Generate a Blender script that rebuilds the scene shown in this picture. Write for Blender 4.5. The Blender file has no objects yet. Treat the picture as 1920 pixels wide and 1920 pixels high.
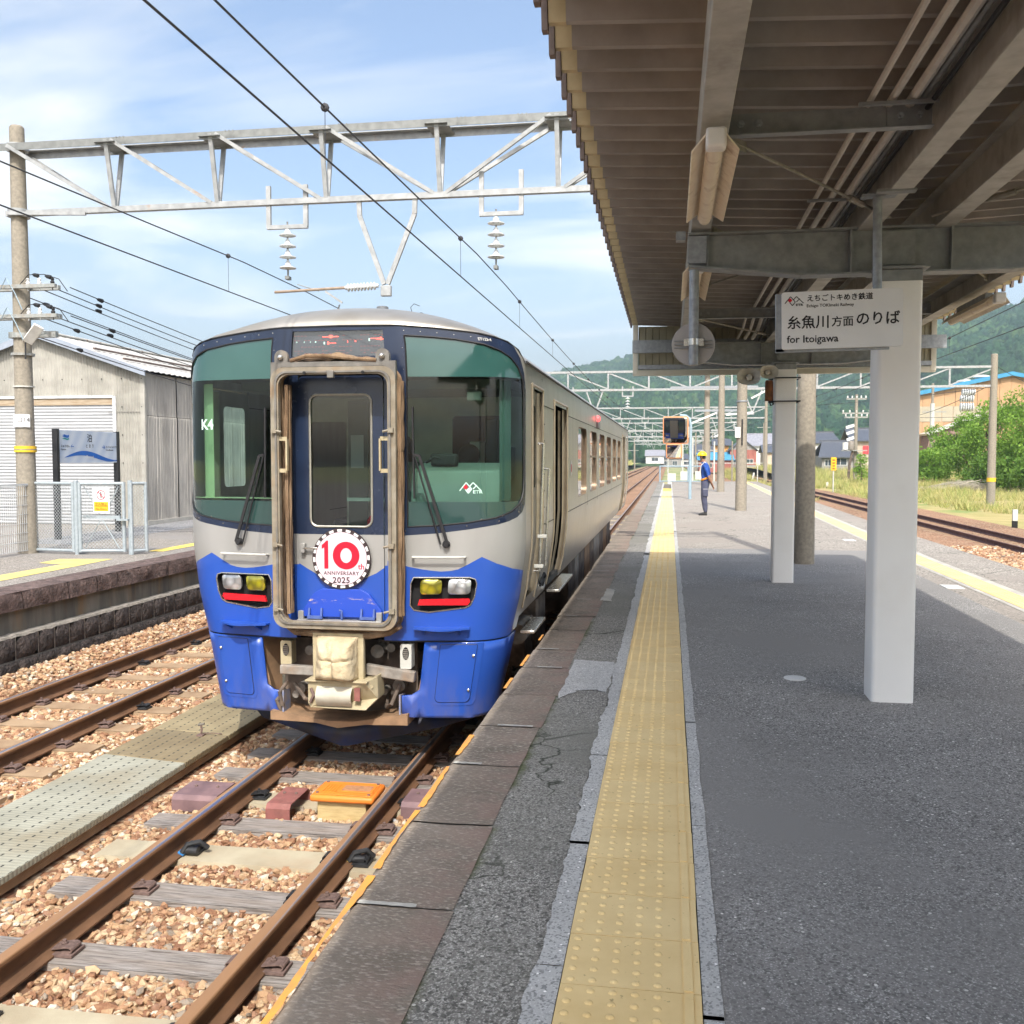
import bpy, bmesh, math, random
import numpy as np
from mathutils import Vector, Matrix, noise as mnoise
from mathutils.geometry import delaunay_2d_cdt, tessellate_polygon
random.seed(7); RNG = np.random.default_rng(7)
S = bpy.context.scene
COL = S.collection
R = math.radians

# ---------------------------------------------------------------- camera, world, sun, exposure
CAM_H = 1.51
YAW = math.atan(0.1619); PITCH = R(3.145)
cam_d = bpy.data.cameras.new('camera'); cam = bpy.data.objects.new('camera', cam_d); COL.objects.link(cam)
cam.location = (0, 0, CAM_H); cam.rotation_euler = (R(90) - PITCH, 0, YAW)
cam_d.sensor_width = 36; cam_d.sensor_fit = 'HORIZONTAL'; cam_d.lens = 36 * 1820 / 1920
cam_d.clip_start = 0.05; cam_d.clip_end = 9000
S.camera = cam
SUN_DIR = Vector((-0.15, 0.86, -1.0)).normalized()      # the way the light travels
SUN_EL = math.asin(-SUN_DIR.z); SUN_AZ = math.atan2(-SUN_DIR.x, -SUN_DIR.y)
W = bpy.data.worlds.new('World'); S.world = W; W.use_nodes = True
nt = W.node_tree; nt.nodes.clear()
def wn(t, **k):
    n = nt.nodes.new(t)
    for a, b in k.items(): setattr(n, a, b)
    return n
sky = wn('ShaderNodeTexSky', sky_type='NISHITA', sun_disc=False)
sky.sun_elevation = SUN_EL; sky.sun_rotation = SUN_AZ; sky.air_density = 1.0; sky.dust_density = 4.8; sky.ozone_density = 1.2
tc = wn('ShaderNodeTexCoord'); sep = wn('ShaderNodeSeparateXYZ'); nt.links.new(tc.outputs['Generated'], sep.inputs[0])
def wmath(op, a, b=None, c=None):
    n = wn('ShaderNodeMath', operation=op)
    for i, v in enumerate((a, b, c)):
        if v is None: continue
        if isinstance(v, (int, float)): n.inputs[i].default_value = v
        else: nt.links.new(v, n.inputs[i])
    return n.outputs[0]
zz = wmath('MAXIMUM', wmath('ADD', sep.outputs[2], 0.16), 0.05)
comb = wn('ShaderNodeCombineXYZ')
nt.links.new(wmath('DIVIDE', sep.outputs[0], zz), comb.inputs[0]); nt.links.new(wmath('DIVIDE', sep.outputs[1], zz), comb.inputs[1])
mp = wn('ShaderNodeMapping'); mp.inputs['Rotation'].default_value = (0, 0, 0.5); mp.inputs['Scale'].default_value = (0.62, .95, 1)
nt.links.new(comb.outputs[0], mp.inputs[0])
n1 = wn('ShaderNodeTexNoise'); n1.inputs['Scale'].default_value = 1.45; n1.inputs['Detail'].default_value = 7; n1.inputs['Roughness'].default_value = .52; n1.inputs['Distortion'].default_value = .5
nt.links.new(mp.outputs[0], n1.inputs[0])
ramp = wn('ShaderNodeValToRGB'); ramp.color_ramp.elements[0].position = .45; ramp.color_ramp.elements[1].position = .66
ramp.color_ramp.elements[0].color = (.0, .0, .0, 1); ramp.color_ramp.elements[1].color = (.95, .95, .95, 1)
nt.links.new(n1.outputs[0], ramp.inputs[0])
hz = wn('ShaderNodeMapRange'); nt.links.new(sep.outputs[2], hz.inputs[0]); hz.inputs[1].default_value = 0.0; hz.inputs[2].default_value = .30; hz.inputs[3].default_value = .22; hz.inputs[4].default_value = 0
hz.interpolation_type = 'SMOOTHSTEP'
cm = wmath('MAXIMUM', ramp.outputs[0], hz.outputs[0])
mix = wn('ShaderNodeMix', data_type='RGBA'); nt.links.new(cm, mix.inputs[0])
sb = wn('ShaderNodeSeparateColor'); nt.links.new(sky.outputs[0], sb.inputs[0]); cc = wn('ShaderNodeCombineColor')
for i_, k_ in enumerate((1.16, 1.20, 1.24)): nt.links.new(wmath('MULTIPLY', sb.outputs[2], k_), cc.inputs[i_])
nt.links.new(sky.outputs[0], mix.inputs[6]); nt.links.new(cc.outputs[0], mix.inputs[7])
bg = wn('ShaderNodeBackground'); nt.links.new(mix.outputs[2], bg.inputs[0]); bg.inputs[1].default_value = 0.125
wo = wn('ShaderNodeOutputWorld'); nt.links.new(bg.outputs[0], wo.inputs[0])
sd = bpy.data.lights.new('sun', 'SUN'); sun = bpy.data.objects.new('sun', sd); COL.objects.link(sun)
sd.energy = 2.05; sd.angle = R(0.55); sd.color = (1, .955, .88)
sun.rotation_euler = SUN_DIR.to_track_quat('-Z', 'Y').to_euler(); sun.location = (3, -20, 30)
S.view_settings.view_transform = 'Standard'; S.view_settings.look = 'None'; S.view_settings.exposure = 1.22; S.view_settings.gamma = 1
try: S.view_settings.use_curve_mapping = False
except Exception: pass
S.cycles.max_bounces = 6; S.cycles.diffuse_bounces = 4; S.cycles.glossy_bounces = 3; S.cycles.transmission_bounces = 4; S.cycles.transparent_max_bounces = 12; S.cycles.volume_bounces = 0
S.cycles.use_denoising = True; S.cycles.caustics_reflective = False; S.cycles.caustics_refractive = False

# ---------------------------------------------------------------- materials
def c4(c): return (c[0], c[1], c[2], 1)
class NT:
    def __init__(s, name):
        s.m = bpy.data.materials.new(name); s.m.use_nodes = True; s.t = s.m.node_tree; s.b = s.t.nodes['Principled BSDF']
    def n(s, t, **k):
        n = s.t.nodes.new(t)
        for a, b in k.items(): setattr(n, a, b)
        return n
    def l(s, a, b): s.t.links.new(a, b)
    def math(s, op, a, b=None, c=None, clamp=False):
        n = s.n('ShaderNodeMath', operation=op); n.use_clamp = clamp
        for i, v in enumerate((a, b, c)):
            if v is None: continue
            if isinstance(v, (int, float)): n.inputs[i].default_value = v
            else: s.l(v, n.inputs[i])
        return n.outputs[0]
    def mix(s, f, a, b, mode='MIX'):
        n = s.n('ShaderNodeMix', data_type='RGBA', blend_type=mode)
        if isinstance(f, (int, float)): n.inputs[0].default_value = f
        else: s.l(f, n.inputs[0])
        for i, v in ((6, a), (7, b)):
            if isinstance(v, tuple): n.inputs[i].default_value = c4(v)
            else: s.l(v, n.inputs[i])
        return n.outputs[2]
    def coord(s, kind='Object', scale=(1, 1, 1), rot=(0, 0, 0)):
        t = s.n('ShaderNodeTexCoord'); m = s.n('ShaderNodeMapping'); m.inputs['Scale'].default_value = scale; m.inputs['Rotation'].default_value = rot
        if kind == 'World':
            g = s.n('ShaderNodeNewGeometry'); s.l(g.outputs['Position'], m.inputs[0])
        else: s.l(t.outputs[kind], m.inputs[0])
        return m.outputs[0]
    def noise(s, vec, scale, detail=4, rough=.55, dist=0):
        n = s.n('ShaderNodeTexNoise'); n.inputs['Scale'].default_value = scale; n.inputs['Detail'].default_value = detail; n.inputs['Roughness'].default_value = rough; n.inputs['Distortion'].default_value = dist
        s.l(vec, n.inputs[0]); return n.outputs[0]
    def ramp(s, f, *stops, interp='LINEAR'):
        n = s.n('ShaderNodeValToRGB'); n.color_ramp.interpolation = interp; e = n.color_ramp.elements
        while len(e) < len(stops): e.new(.5)
        for i, (p, c) in enumerate(stops):
            e[i].position = p; e[i].color = c4(c) if not isinstance(c, (int, float)) else (c, c, c, 1)
        s.l(f, n.inputs[0]); return n.outputs[0]
    def set(s, **k):
        names = dict(col='Base Color', rough='Roughness', metal='Metallic', spec='Specular IOR Level', coat='Coat Weight', alpha='Alpha', ec='Emission Color', es='Emission Strength', ior='IOR', sheen='Sheen Weight', sss='Subsurface Weight')
        for a, v in k.items():
            i = s.b.inputs[names[a]]
            if isinstance(v, tuple): i.default_value = c4(v)
            elif isinstance(v, (int, float)): i.default_value = v
            else: s.l(v, i)
        return s
    def bump(s, h, strength=.3, dist=.01):
        n = s.n('ShaderNodeBump'); n.inputs['Strength'].default_value = strength; n.inputs['Distance'].default_value = dist
        s.l(h, n.inputs['Height']); s.l(n.outputs[0], s.b.inputs['Normal']); return s

def M(name, c1, c2=None, scale=6, rough=.6, metal=0, bump=.15, bscale=60, coord='World', stretch=(1, 1, 1), spec=.4, lo=.35, hi=.65, bdist=.004, dirt=None, dscale=1.3, dlo=.5, dhi=.75):
    t = NT(name); v = t.coord(coord, stretch)
    if c2 is None: c2 = tuple(x * .82 for x in c1)
    col = t.ramp(t.noise(v, scale, 6), (lo, c2), (hi, c1))
    if dirt is not None:
        col = t.mix(t.ramp(t.noise(v, dscale, 7, .65), (dlo, 0.0), (dhi, 1.0)), col, dirt)
    t.set(col=col, metal=metal, spec=spec)
    t.set(rough=t.math('ADD', t.math('MULTIPLY', t.noise(v, scale * 2.3, 3), .18), rough - .09, clamp=True))
    if bump: t.bump(t.noise(v, bscale, 4), bump, bdist)
    return t.m

def speckled(name, base, dark, light, sc=170, rough=.85, patch=None, amt=.62, bump=.6, cracks=False, moss=False):
    t = NT(name); v = t.coord('World')
    big = t.ramp(t.noise(v, .9, 6, .6), (.3, dark), (.7, base))
    vo = t.n('ShaderNodeTexVoronoi'); vo.inputs['Scale'].default_value = sc; t.l(v, vo.inputs[0])
    pick = t.ramp(vo.outputs['Color'], (amt, 0.0), (min(.99, amt + .18), 1.0))
    col = t.mix(pick, big, light)
    col = t.mix(t.ramp(t.noise(v, .55, 8, .72), (.50, 0.0), (.72, .55)), col, tuple(x * .72 for x in dark)); col = t.mix(t.ramp(t.noise(v, 2.3, 7, .7), (.58, 0.0), (.75, .35)), col, tuple(min(1, x * 1.25) for x in base))
    vo2 = t.n('ShaderNodeTexVoronoi'); vo2.inputs['Scale'].default_value = sc * .55; t.l(v, vo2.inputs[0])
    col = t.mix(t.ramp(vo2.outputs['Color'], (.22, 1.0), (.4, 0.0)), col, tuple(x * .6 for x in dark))
    vo3 = t.n('ShaderNodeTexVoronoi'); vo3.inputs['Scale'].default_value = sc * .23; t.l(v, vo3.inputs[0]); s3 = t.n('ShaderNodeSeparateColor'); t.l(vo3.outputs['Color'], s3.inputs[0]); col = t.mix(t.math('MULTIPLY', t.math('GREATER_THAN', s3.outputs[0], .93), t.math('LESS_THAN', vo3.outputs['Distance'], .26)), col, tuple(min(1, x * 1.5) for x in light))
    if patch: col = t.mix(t.ramp(t.noise(v, .35, 5, .6), (.45, 0.0), (.62, 1.0)), col, patch)
    if moss:
        sx = t.n('ShaderNodeSeparateXYZ'); t.l(v, sx.inputs[0]); d_ = t.math('ADD', t.math('MULTIPLY', t.math('ADD', sx.outputs[0], .70), 9.0), t.math('MULTIPLY', t.noise(v, 9, 6, .7), 1.0)); k_ = t.ramp(d_, (.46, .9), (.8, 0.0)); k_ = t.math('MULTIPLY', k_, t.ramp(t.noise(v, 1.1, 3), (.45, 0.0), (.53, 1.0))); col = t.mix(k_, col, t.ramp(t.noise(v, 60, 3), (.3, (.045, .055, .02)), (.7, (.14, .15, .07))))
    if cracks:
        w = t.noise(v, 1.7, 4, .6)
        vm = t.n('ShaderNodeVectorMath', operation='ADD'); t.l(v, vm.inputs[0])
        cb = t.n('ShaderNodeCombineXYZ'); t.l(w, cb.inputs[0]); t.l(w, cb.inputs[1]); t.l(cb.outputs[0], vm.inputs[1])
        vc = t.n('ShaderNodeTexVoronoi', feature='DISTANCE_TO_EDGE'); vc.inputs['Scale'].default_value = .55; t.l(vm.outputs[0], vc.inputs[0])
        ck = t.ramp(vc.outputs['Distance'], (.0, 1.0), (.007, 0.0))
        ck = t.math('MULTIPLY', ck, t.ramp(t.noise(v, .8, 2), (.46, 0.0), (.53, 1.0)))
        col = t.mix(ck, col, (.03, .035, .02))
    t.set(col=col, rough=rough, spec=.3)
    t.bump(t.math('ADD', vo.outputs['Distance'], t.noise(v, sc * .5, 3)), bump, .003)
    return t.m

def glassy(name, tint, gloss=.12, rough=.03):
    t = NT(name); t.t.nodes.remove(t.b)
    tr = t.n('ShaderNodeBsdfTransparent'); tr.inputs[0].default_value = c4(tint)
    gl = t.n('ShaderNodeBsdfGlossy'); gl.inputs['Roughness'].default_value = rough; gl.inputs[0].default_value = (1, 1, 1, 1)
    fr = t.n('ShaderNodeFresnel'); gb = t.n('ShaderNodeNewGeometry'); t.l(t.math('SUBTRACT', 1.5, t.math('MULTIPLY', gb.outputs['Backfacing'], 1.5 - 1 / 1.5)), fr.inputs[0])
    f = t.math('ADD', fr.outputs[0], gloss - .04, clamp=True)
    mx = t.n('ShaderNodeMixShader'); t.l(f, mx.inputs[0]); t.l(tr.outputs[0], mx.inputs[1]); t.l(gl.outputs[0], mx.inputs[2])
    t.l(mx.outputs[0], t.t.nodes['Material Output'].inputs[0]); return t.m

MT = {}
# ---------------------------------------------------------------- mesh builder
class MB:
    def __init__(s): s.v = []; s.f = []; s.mi = []; s.cur = 0
    def add(s, vs, fs):
        o = len(s.v); s.v.extend([tuple(v) for v in vs]); s.f.extend([tuple(i + o for i in f) for f in fs]); s.mi.extend([s.cur] * len(fs)); return s
    def box(s, x0, x1, y0, y1, z0, z1):
        return s.add([(x0, y0, z0), (x1, y0, z0), (x1, y1, z0), (x0, y1, z0), (x0, y0, z1), (x1, y0, z1), (x1, y1, z1), (x0, y1, z1)],
                     [(0, 3, 2, 1), (4, 5, 6, 7), (0, 1, 5, 4), (1, 2, 6, 5), (2, 3, 7, 6), (3, 0, 4, 7)])
    def cbox(s, c, d): return s.box(c[0] - d[0] / 2, c[0] + d[0] / 2, c[1] - d[1] / 2, c[1] + d[1] / 2, c[2] - d[2] / 2, c[2] + d[2] / 2)
    def bar(s, p, q, w, h=None, up=(0, 0, 1), roll=0):
        h = w if h is None else h; p = Vector(p); q = Vector(q); d = (q - p).normalized(); u = Vector(up)
        if abs(d.dot(u)) > .98: u = Vector((0, 1, 0))
        a = d.cross(u).normalized(); b = a.cross(d).normalized(); vs = []
        for e in (p, q):
            for i, j in ((-1, -1), (1, -1), (1, 1), (-1, 1)): vs.append(e + a * (i * w / 2) + b * (j * h / 2))
        return s.add(vs, [(0, 1, 2, 3), (7, 6, 5, 4), (0, 4, 5, 1), (1, 5, 6, 2), (2, 6, 7, 3), (3, 7, 4, 0)])
    def angle(s, p, q, w, t=.008, up=(0, 0, 1), flip=1):
        """an L-section steel angle"""
        p = Vector(p); q = Vector(q); d = (q - p).normalized(); u = Vector(up)
        if abs(d.dot(u)) > .98: u = Vector((0, 1, 0))
        a = d.cross(u).normalized() * flip; b = a.cross(d).normalized() * flip
        s.bar(p + a * w / 2, q + a * w / 2, w, t, up); s.bar(p - b * w / 2, q - b * w / 2, t, w, up); return s
    def tube(s, pts, r, n=10, caps=True):
        pts = [Vector(p) for p in pts]; rs = r if isinstance(r, (list, tuple)) else [r] * len(pts); o = []; prev = None
        for i, p in enumerate(pts):
            d = (pts[min(i + 1, len(pts) - 1)] - pts[max(i - 1, 0)]).normalized()
            if prev is None:
                u = Vector((0, 0, 1)) if abs(d.z) < .9 else Vector((1, 0, 0)); a = d.cross(u).normalized()
            else: a = (prev - d * prev.dot(d)).normalized()
            prev = a; b = d.cross(a)
            for k in range(n):
                t = 2 * math.pi * k / n; o.append(p + (a * math.cos(t) + b * math.sin(t)) * rs[i])
        fs = [(i * n + k, i * n + (k + 1) % n, (i + 1) * n + (k + 1) % n, (i + 1) * n + k) for i in range(len(pts) - 1) for k in range(n)]
        if caps: fs += [tuple(range(n))[::-1], tuple((len(pts) - 1) * n + k for k in range(n))]
        return s.add(o, fs)
    def lathe(s, prof, c=(0, 0, 0), axis=(0, 0, 1), n=16):
        ax = Vector(axis).normalized(); u = Vector((0, 0, 1)) if abs(ax.z) < .9 else Vector((1, 0, 0)); a = ax.cross(u).normalized(); b = ax.cross(a); c = Vector(c); o = []
        for (r, z) in prof:
            for k in range(n):
                t = 2 * math.pi * k / n; o.append(c + ax * z + (a * math.cos(t) + b * math.sin(t)) * max(r, 1e-4))
        m = len(prof); fs = [(i * n + k, i * n + (k + 1) % n, (i + 1) * n + (k + 1) % n, (i + 1) * n + k) for i in range(m - 1) for k in range(n)]
        fs += [tuple(range(n))[::-1], tuple((m - 1) * n + k for k in range(n))]
        return s.add(o, fs)
    def prism(s, poly, fn0, fn1):
        """poly: list of 2-D points; fn0/fn1 map a 2-D point to the two end faces"""
        n = len(poly); vs = [fn0(*p) for p in poly] + [fn1(*p) for p in poly]
        return s.add(vs, [tuple(range(n))[::-1], tuple(range(n, 2 * n))] + [(i, (i + 1) % n, n + (i + 1) % n, n + i) for i in range(n)])
    def sheet(s, poly, z): return s.add([(p[0], p[1], z) for p in poly], [tuple(range(len(poly)))])
    def grid(s, fn, us, vs):
        o = [fn(u, v) for u in us for v in vs]; m = len(vs)
        return s.add(o, [(i * m + j, (i + 1) * m + j, (i + 1) * m + j + 1, i * m + j + 1) for i in range(len(us) - 1) for j in range(m - 1)])
    def sphere(s, c, r, n=12, m=8, sq=(1, 1, 1), z0=-1.0, z1=1.0):
        return s.grid(lambda u, v: (c[0] + r * sq[0] * math.cos(u) * math.cos(v), c[1] + r * sq[1] * math.sin(u) * math.cos(v), c[2] + r * sq[2] * math.sin(v)),
                      [2 * math.pi * i / n for i in range(n + 1)], [math.asin(z0) + (math.asin(z1) - math.asin(z0)) * i / m for i in range(m + 1)])
    def mesh(s, name, mats, smooth=True, fixn=True, sharp=35):
        me = bpy.data.meshes.new(name); me.from_pydata(s.v, [], s.f)
        if not isinstance(mats, (list, tuple)): mats = [mats]
        for m in mats: me.materials.append(m)
        if len(mats) > 1: me.polygons.foreach_set('material_index', s.mi)
        if fixn:
            bm = bmesh.new(); bm.from_mesh(me); bmesh.ops.remove_doubles(bm, verts=bm.verts, dist=1e-5); bmesh.ops.recalc_face_normals(bm, faces=bm.faces); bm.to_mesh(me); bm.free()
        if smooth: me.shade_smooth(); me.set_sharp_from_angle(angle=R(sharp))
        me.update(); return me
    def build(s, name, mat, parent=None, label=None, loc=None, bevel=0, smooth=True, fixn=True, sharp=35):
        return obj(name, s.mesh(name, mat, smooth, fixn, sharp), parent, label, loc, bevel)
def obj(name, me, parent=None, label=None, loc=None, bevel=0, rot=None):
    o = bpy.data.objects.new(name, me); COL.objects.link(o)
    if parent is not None: o.parent = parent
    if loc is not None: o.location = loc
    if rot is not None: o.rotation_euler = rot
    if label: o['label'] = label
    if bevel:
        b = o.modifiers.new('bevel', 'BEVEL'); b.width = bevel; b.segments = 2; b.limit_method = 'ANGLE'; b.angle_limit = R(40)
    return o
def thing(name, label, cat, loc=(0, 0, 0), rz=0, group=None):
    o = bpy.data.objects.new(name, None); COL.objects.link(o); o.empty_display_size = .2
    o.location = loc; o.rotation_euler = (0, 0, rz); o['label'] = label; o['category'] = cat
    if group: o['group'] = group
    return o
def tag(o, label, cat, group=None):
    o['label'] = label; o['category'] = cat
    if group: o['group'] = group
    return o
def kind(o, k): o['kind'] = k; return o
KIDS = {}
def kids(r): return [o for o in COL.objects if o.parent == r]
def copy_tree(r, loc=None, label=None, group=None, rz=None, parent=None):
    c = r.copy(); COL.objects.link(c)
    if parent is not None: c.parent = parent
    if loc is not None: c.location = loc
    if rz is not None: c.rotation_euler = (0, 0, rz)
    if label: c['label'] = label
    if group: c['group'] = group
    for ch in list(r.children): copy_tree(ch, parent=c)
    return c
def text_mesh(body, size, fn=None, extrude=0.0, align='LEFT', sx=1.0, bold=0.0, spacing=1.0, res=2):
    cu = bpy.data.curves.new('txt', 'FONT'); cu.body = body; cu.size = size; cu.align_x = align; cu.resolution_u = res; cu.offset = bold; cu.extrude = extrude; cu.space_character = spacing
    o = bpy.data.objects.new('txt', cu); COL.objects.link(o)
    dg = bpy.context.evaluated_depsgraph_get(); me = bpy.data.meshes.new_from_object(o.evaluated_get(dg), depsgraph=dg)
    bpy.data.objects.remove(o); bpy.data.curves.remove(cu)
    for v in me.vertices:
        x, y, z = v.co.x * sx, v.co.y, v.co.z
        v.co = Vector(fn(x, y, z)) if fn else Vector((x, y, z))
    me.update(); return me
def text(name, body, size, mat, parent, fn, **k):
    me = text_mesh(body, size, fn, **k); me.materials.clear(); me.materials.append(mat); me.name = name
    return obj(name, me, parent)
def scatter(name, pts, scl, rot, variants, mat_kind='stuff'):
    """instances of a few small meshes on a cloud of points (only for what nobody could count)"""
    me = bpy.data.meshes.new(name); n = len(pts); me.vertices.add(n); me.vertices.foreach_set('co', np.asarray(pts, 'f').ravel())
    a = me.attributes.new('scl', 'FLOAT_VECTOR', 'POINT'); a.data.foreach_set('vector', np.asarray(scl, 'f').ravel())
    a = me.attributes.new('rot', 'FLOAT_VECTOR', 'POINT'); a.data.foreach_set('vector', np.asarray(rot, 'f').ravel())
    a = me.attributes.new('vid', 'INT', 'POINT'); a.data.foreach_set('value', RNG.integers(0, len(variants), n).astype('i'))
    o = bpy.data.objects.new(name, me); COL.objects.link(o); o['kind'] = 'stuff'
    vc = bpy.data.collections.new(name + '_variants')
    for i, vm in enumerate(variants):
        vo = bpy.data.objects.new('%s_variant_%02d' % (name, i), vm); vc.objects.link(vo)
    g = bpy.data.node_groups.new(name, 'GeometryNodeTree'); g.interface.new_socket('Geometry', in_out='INPUT', socket_type='NodeSocketGeometry'); g.interface.new_socket('Geometry', in_out='OUTPUT', socket_type='NodeSocketGeometry')
    gi = g.nodes.new('NodeGroupInput'); go = g.nodes.new('NodeGroupOutput'); ci = g.nodes.new('GeometryNodeCollectionInfo'); ci.inputs['Collection'].default_value = vc; ci.inputs['Separate Children'].default_value = True; ci.inputs['Reset Children'].default_value = True
    ip = g.nodes.new('GeometryNodeInstanceOnPoints'); ip.inputs['Pick Instance'].default_value = True
    def at(nm, ty):
        x = g.nodes.new('GeometryNodeInputNamedAttribute'); x.data_type = ty; x.inputs['Name'].default_value = nm; return x.outputs[0]
    L = g.links.new
    L(gi.outputs[0], ip.inputs['Points']); L(ci.outputs[0], ip.inputs['Instance']); L(at('vid', 'INT'), ip.inputs['Instance Index'])
    L(at('scl', 'FLOAT_VECTOR'), ip.inputs['Scale'])
    er = g.nodes.new('FunctionNodeEulerToRotation'); L(at('rot', 'FLOAT_VECTOR'), er.inputs[0]); L(er.outputs[0], ip.inputs['Rotation'])
    L(ip.outputs[0], go.inputs[0])
    o.modifiers.new('scatter', 'NODES').node_group = g
    return o
def blob_mesh(name, mat, sub=2, amp=.25, seed=0, sq=(1, 1, 1), freq=1.6, flat=False):
    bm = bmesh.new(); bmesh.ops.create_icosphere(bm, subdivisions=sub, radius=1)
    for v in bm.verts:
        k = 1 + amp * (mnoise.noise(v.co * freq + Vector((seed * 7.3, seed * 1.9, seed * 3.1))) * 2)
        v.co = Vector((v.co.x * k * sq[0], v.co.y * k * sq[1], v.co.z * k * sq[2]))
    me = bpy.data.meshes.new(name); bm.to_mesh(me); bm.free(); me.materials.append(mat)
    if not flat: me.shade_smooth()
    return me
# ---------------------------------------------------------------- the materials of the place
asph = speckled('asphalt', (.305, .292, .276), (.20, .192, .182), (.60, .58, .55), 210, patch=(.255, .244, .23), amt=.66)
asph_old = speckled('old_asphalt', (.265, .252, .225), (.175, .166, .148), (.46, .44, .40), 190, patch=(.205, .198, .168), cracks=True, amt=.55, moss=True)
asph_sun = speckled('sunlit_worn_asphalt', (.36, .325, .28), (.26, .235, .205), (.50, .46, .40), 90, patch=(.30, .265, .23), cracks=True)  # paler, warmer copy of the asphalt, with the sunlight in its colour; cracked
conc = speckled('edge_concrete', (.54, .535, .51), (.44, .435, .42), (.66, .65, .63), 260, amt=.72, bump=.2)
conc_l = M('pale_concrete', (.50, .48, .43), (.38, .36, .32), 3, .85, bump=.4, bscale=90)
stone = None
t = NT('coping_stone'); v = t.coord('World'); vs_ = t.coord('World', (.45, 1.0, 1), (0, 0, .5))
oi = t.n('ShaderNodeObjectInfo')
col = t.ramp(t.noise(v, 3.0, 6, .6), (.32, (.135, .112, .088)), (.5, (.22, .182, .145)), (.72, (.32, .262, .205)))
col = t.mix(t.ramp(t.noise(vs_, 95, 4, .6), (.52, 0.0), (.68, 1.0)), col, (.50, .44, .37))
col = t.mix(t.math('MULTIPLY', oi.outputs['Random'], .4), col, (.22, .18, .14))
sp_ = t.n('ShaderNodeSeparateXYZ'); t.l(v, sp_.inputs[0])
mr = t.n('ShaderNodeMapRange'); t.l(sp_.outputs[0], mr.inputs[0]); mr.inputs[1].default_value = -.95; mr.inputs[2].default_value = -.70
col = t.mix(t.math('MULTIPLY', mr.outputs[0], t.ramp(t.noise(v, 6, 4), (.4, 0.0), (.6, .7))), col, (.25, .165, .135))
t.set(col=col, rough=.8, spec=.3); t.bump(t.math('ADD', t.noise(vs_, 80, 5, .6), t.math('MULTIPLY', t.noise(v, 14, 3), 1.5)), .7, .008); stone = t.m
block = M('dark_wall_stone', (.085, .068, .063), (.03, .025, .024), 9, .9, bump=1, bscale=22, bdist=.05, dirt=(.22, .19, .17), dscale=20, dlo=.6, dhi=.75)
lstone = M('left_coping_stone', (.16, .11, .098), (.08, .057, .051), 7, .9, bump=.9, bscale=30, bdist=.03, dirt=(.27, .20, .175), dscale=14, dlo=.55, dhi=.75)
mortar = M('mortar', (.34, .31, .27), (.20, .185, .16), 20, .95, bump=.5)
wallc = M('stained_concrete', (.24, .225, .19), (.10, .10, .092), 2.2, .9, bump=.3, stretch=(1, 2.2, .35), dirt=(.26, .18, .10), dscale=1.9, dlo=.5, dhi=.68)
tilem = NT('tactile_yellow'); v = tilem.coord('World'); oi = tilem.n('ShaderNodeObjectInfo')
col = tilem.ramp(tilem.noise(v, 5, 6, .6), (.3, (.74, .53, .235)), (.7, (.84, .63, .305)))
col = tilem.mix(tilem.math('MULTIPLY', oi.outputs['Random'], .3), col, (.80, .66, .38))
col = tilem.mix(tilem.ramp(tilem.noise(v, 45, 3, .5), (.68, 0.0), (.74, .8)), col, (.40, .28, .12))
tilem.set(col=col, rough=.75, spec=.35); tilem.bump(tilem.noise(v, 220, 3), .15, .001); tilem = tilem.m
tile_b = M('tactile_new_yellow', (.85, .66, .12), (.75, .55, .10), 5, .7)
mortar_l = M('light_mortar', (.52, .50, .45), (.38, .36, .32), 30, .95, bump=.5)
paint_w = M('white_paint', (.72, .72, .70), (.6, .6, .58), 9, .7)
paint_y = M('yellow_line_paint', (.80, .58, .08), (.72, .55, .14), 4, .8, dirt=(.55, .45, .2), dscale=6)
paint_yl = M('pale_yellow_paint', (.66, .55, .20), (.58, .47, .15), 4, .85)
paint_o = M('orange_edge_paint', (.75, .33, .06), (.55, .26, .08), 14, .8)
moss = M('moss', (.07, .09, .03), (.03, .045, .015), 40, .95, bump=.8, bscale=120)
# ballast
bt = NT('ballast_stone'); oi = bt.n('ShaderNodeObjectInfo'); v = bt.coord('Object')
rr = oi.outputs['Random']
col = bt.ramp(rr, (0, (.22, .105, .06)), (.14, (.35, .20, .115)), (.32, (.43, .275, .16)), (.48, (.50, .36, .22)), (.63, (.56, .43, .28)), (.76, (.30, .165, .11)), (.85, (.27, .24, .20)), (.91, (.62, .55, .45)), interp='CONSTANT')
col = bt.mix(bt.ramp(bt.noise(v, 2.2, 4), (.35, 0.0), (.7, .5)), col, (.40, .25, .14))
bt.set(col=col, rough=.85, spec=.25); bt.bump(bt.noise(v, 4, 4), .3, .1); bt = bt.m
bb = NT('ballast_bed'); v = bb.coord('World')
vo = bb.n('ShaderNodeTexVoronoi'); vo.inputs['Scale'].default_value = 19; bb.l(v, vo.inputs[0])
sc_ = bb.n('ShaderNodeSeparateColor'); bb.l(vo.outputs['Color'], sc_.inputs[0])
col = bb.ramp(sc_.outputs[0], (0, (.12, .055, .03)), (.25, (.25, .12, .07)), (.5, (.36, .20, .11)), (.75, (.42, .28, .165)), (.92, (.48, .38, .27)))
col = bb.mix(bb.ramp(vo.outputs['Distance'], (.3, 0.0), (.75, .75)), col, (.10, .06, .04))
col = bb.mix(bb.ramp(bb.noise(v, .25, 4), (.4, 0.0), (.65, .45)), col, (.42, .24, .15))
bb.set(col=col, rough=.95, spec=.2); bb.bump(vo.outputs['Distance'], -.9, .03); bb = bb.m
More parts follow.
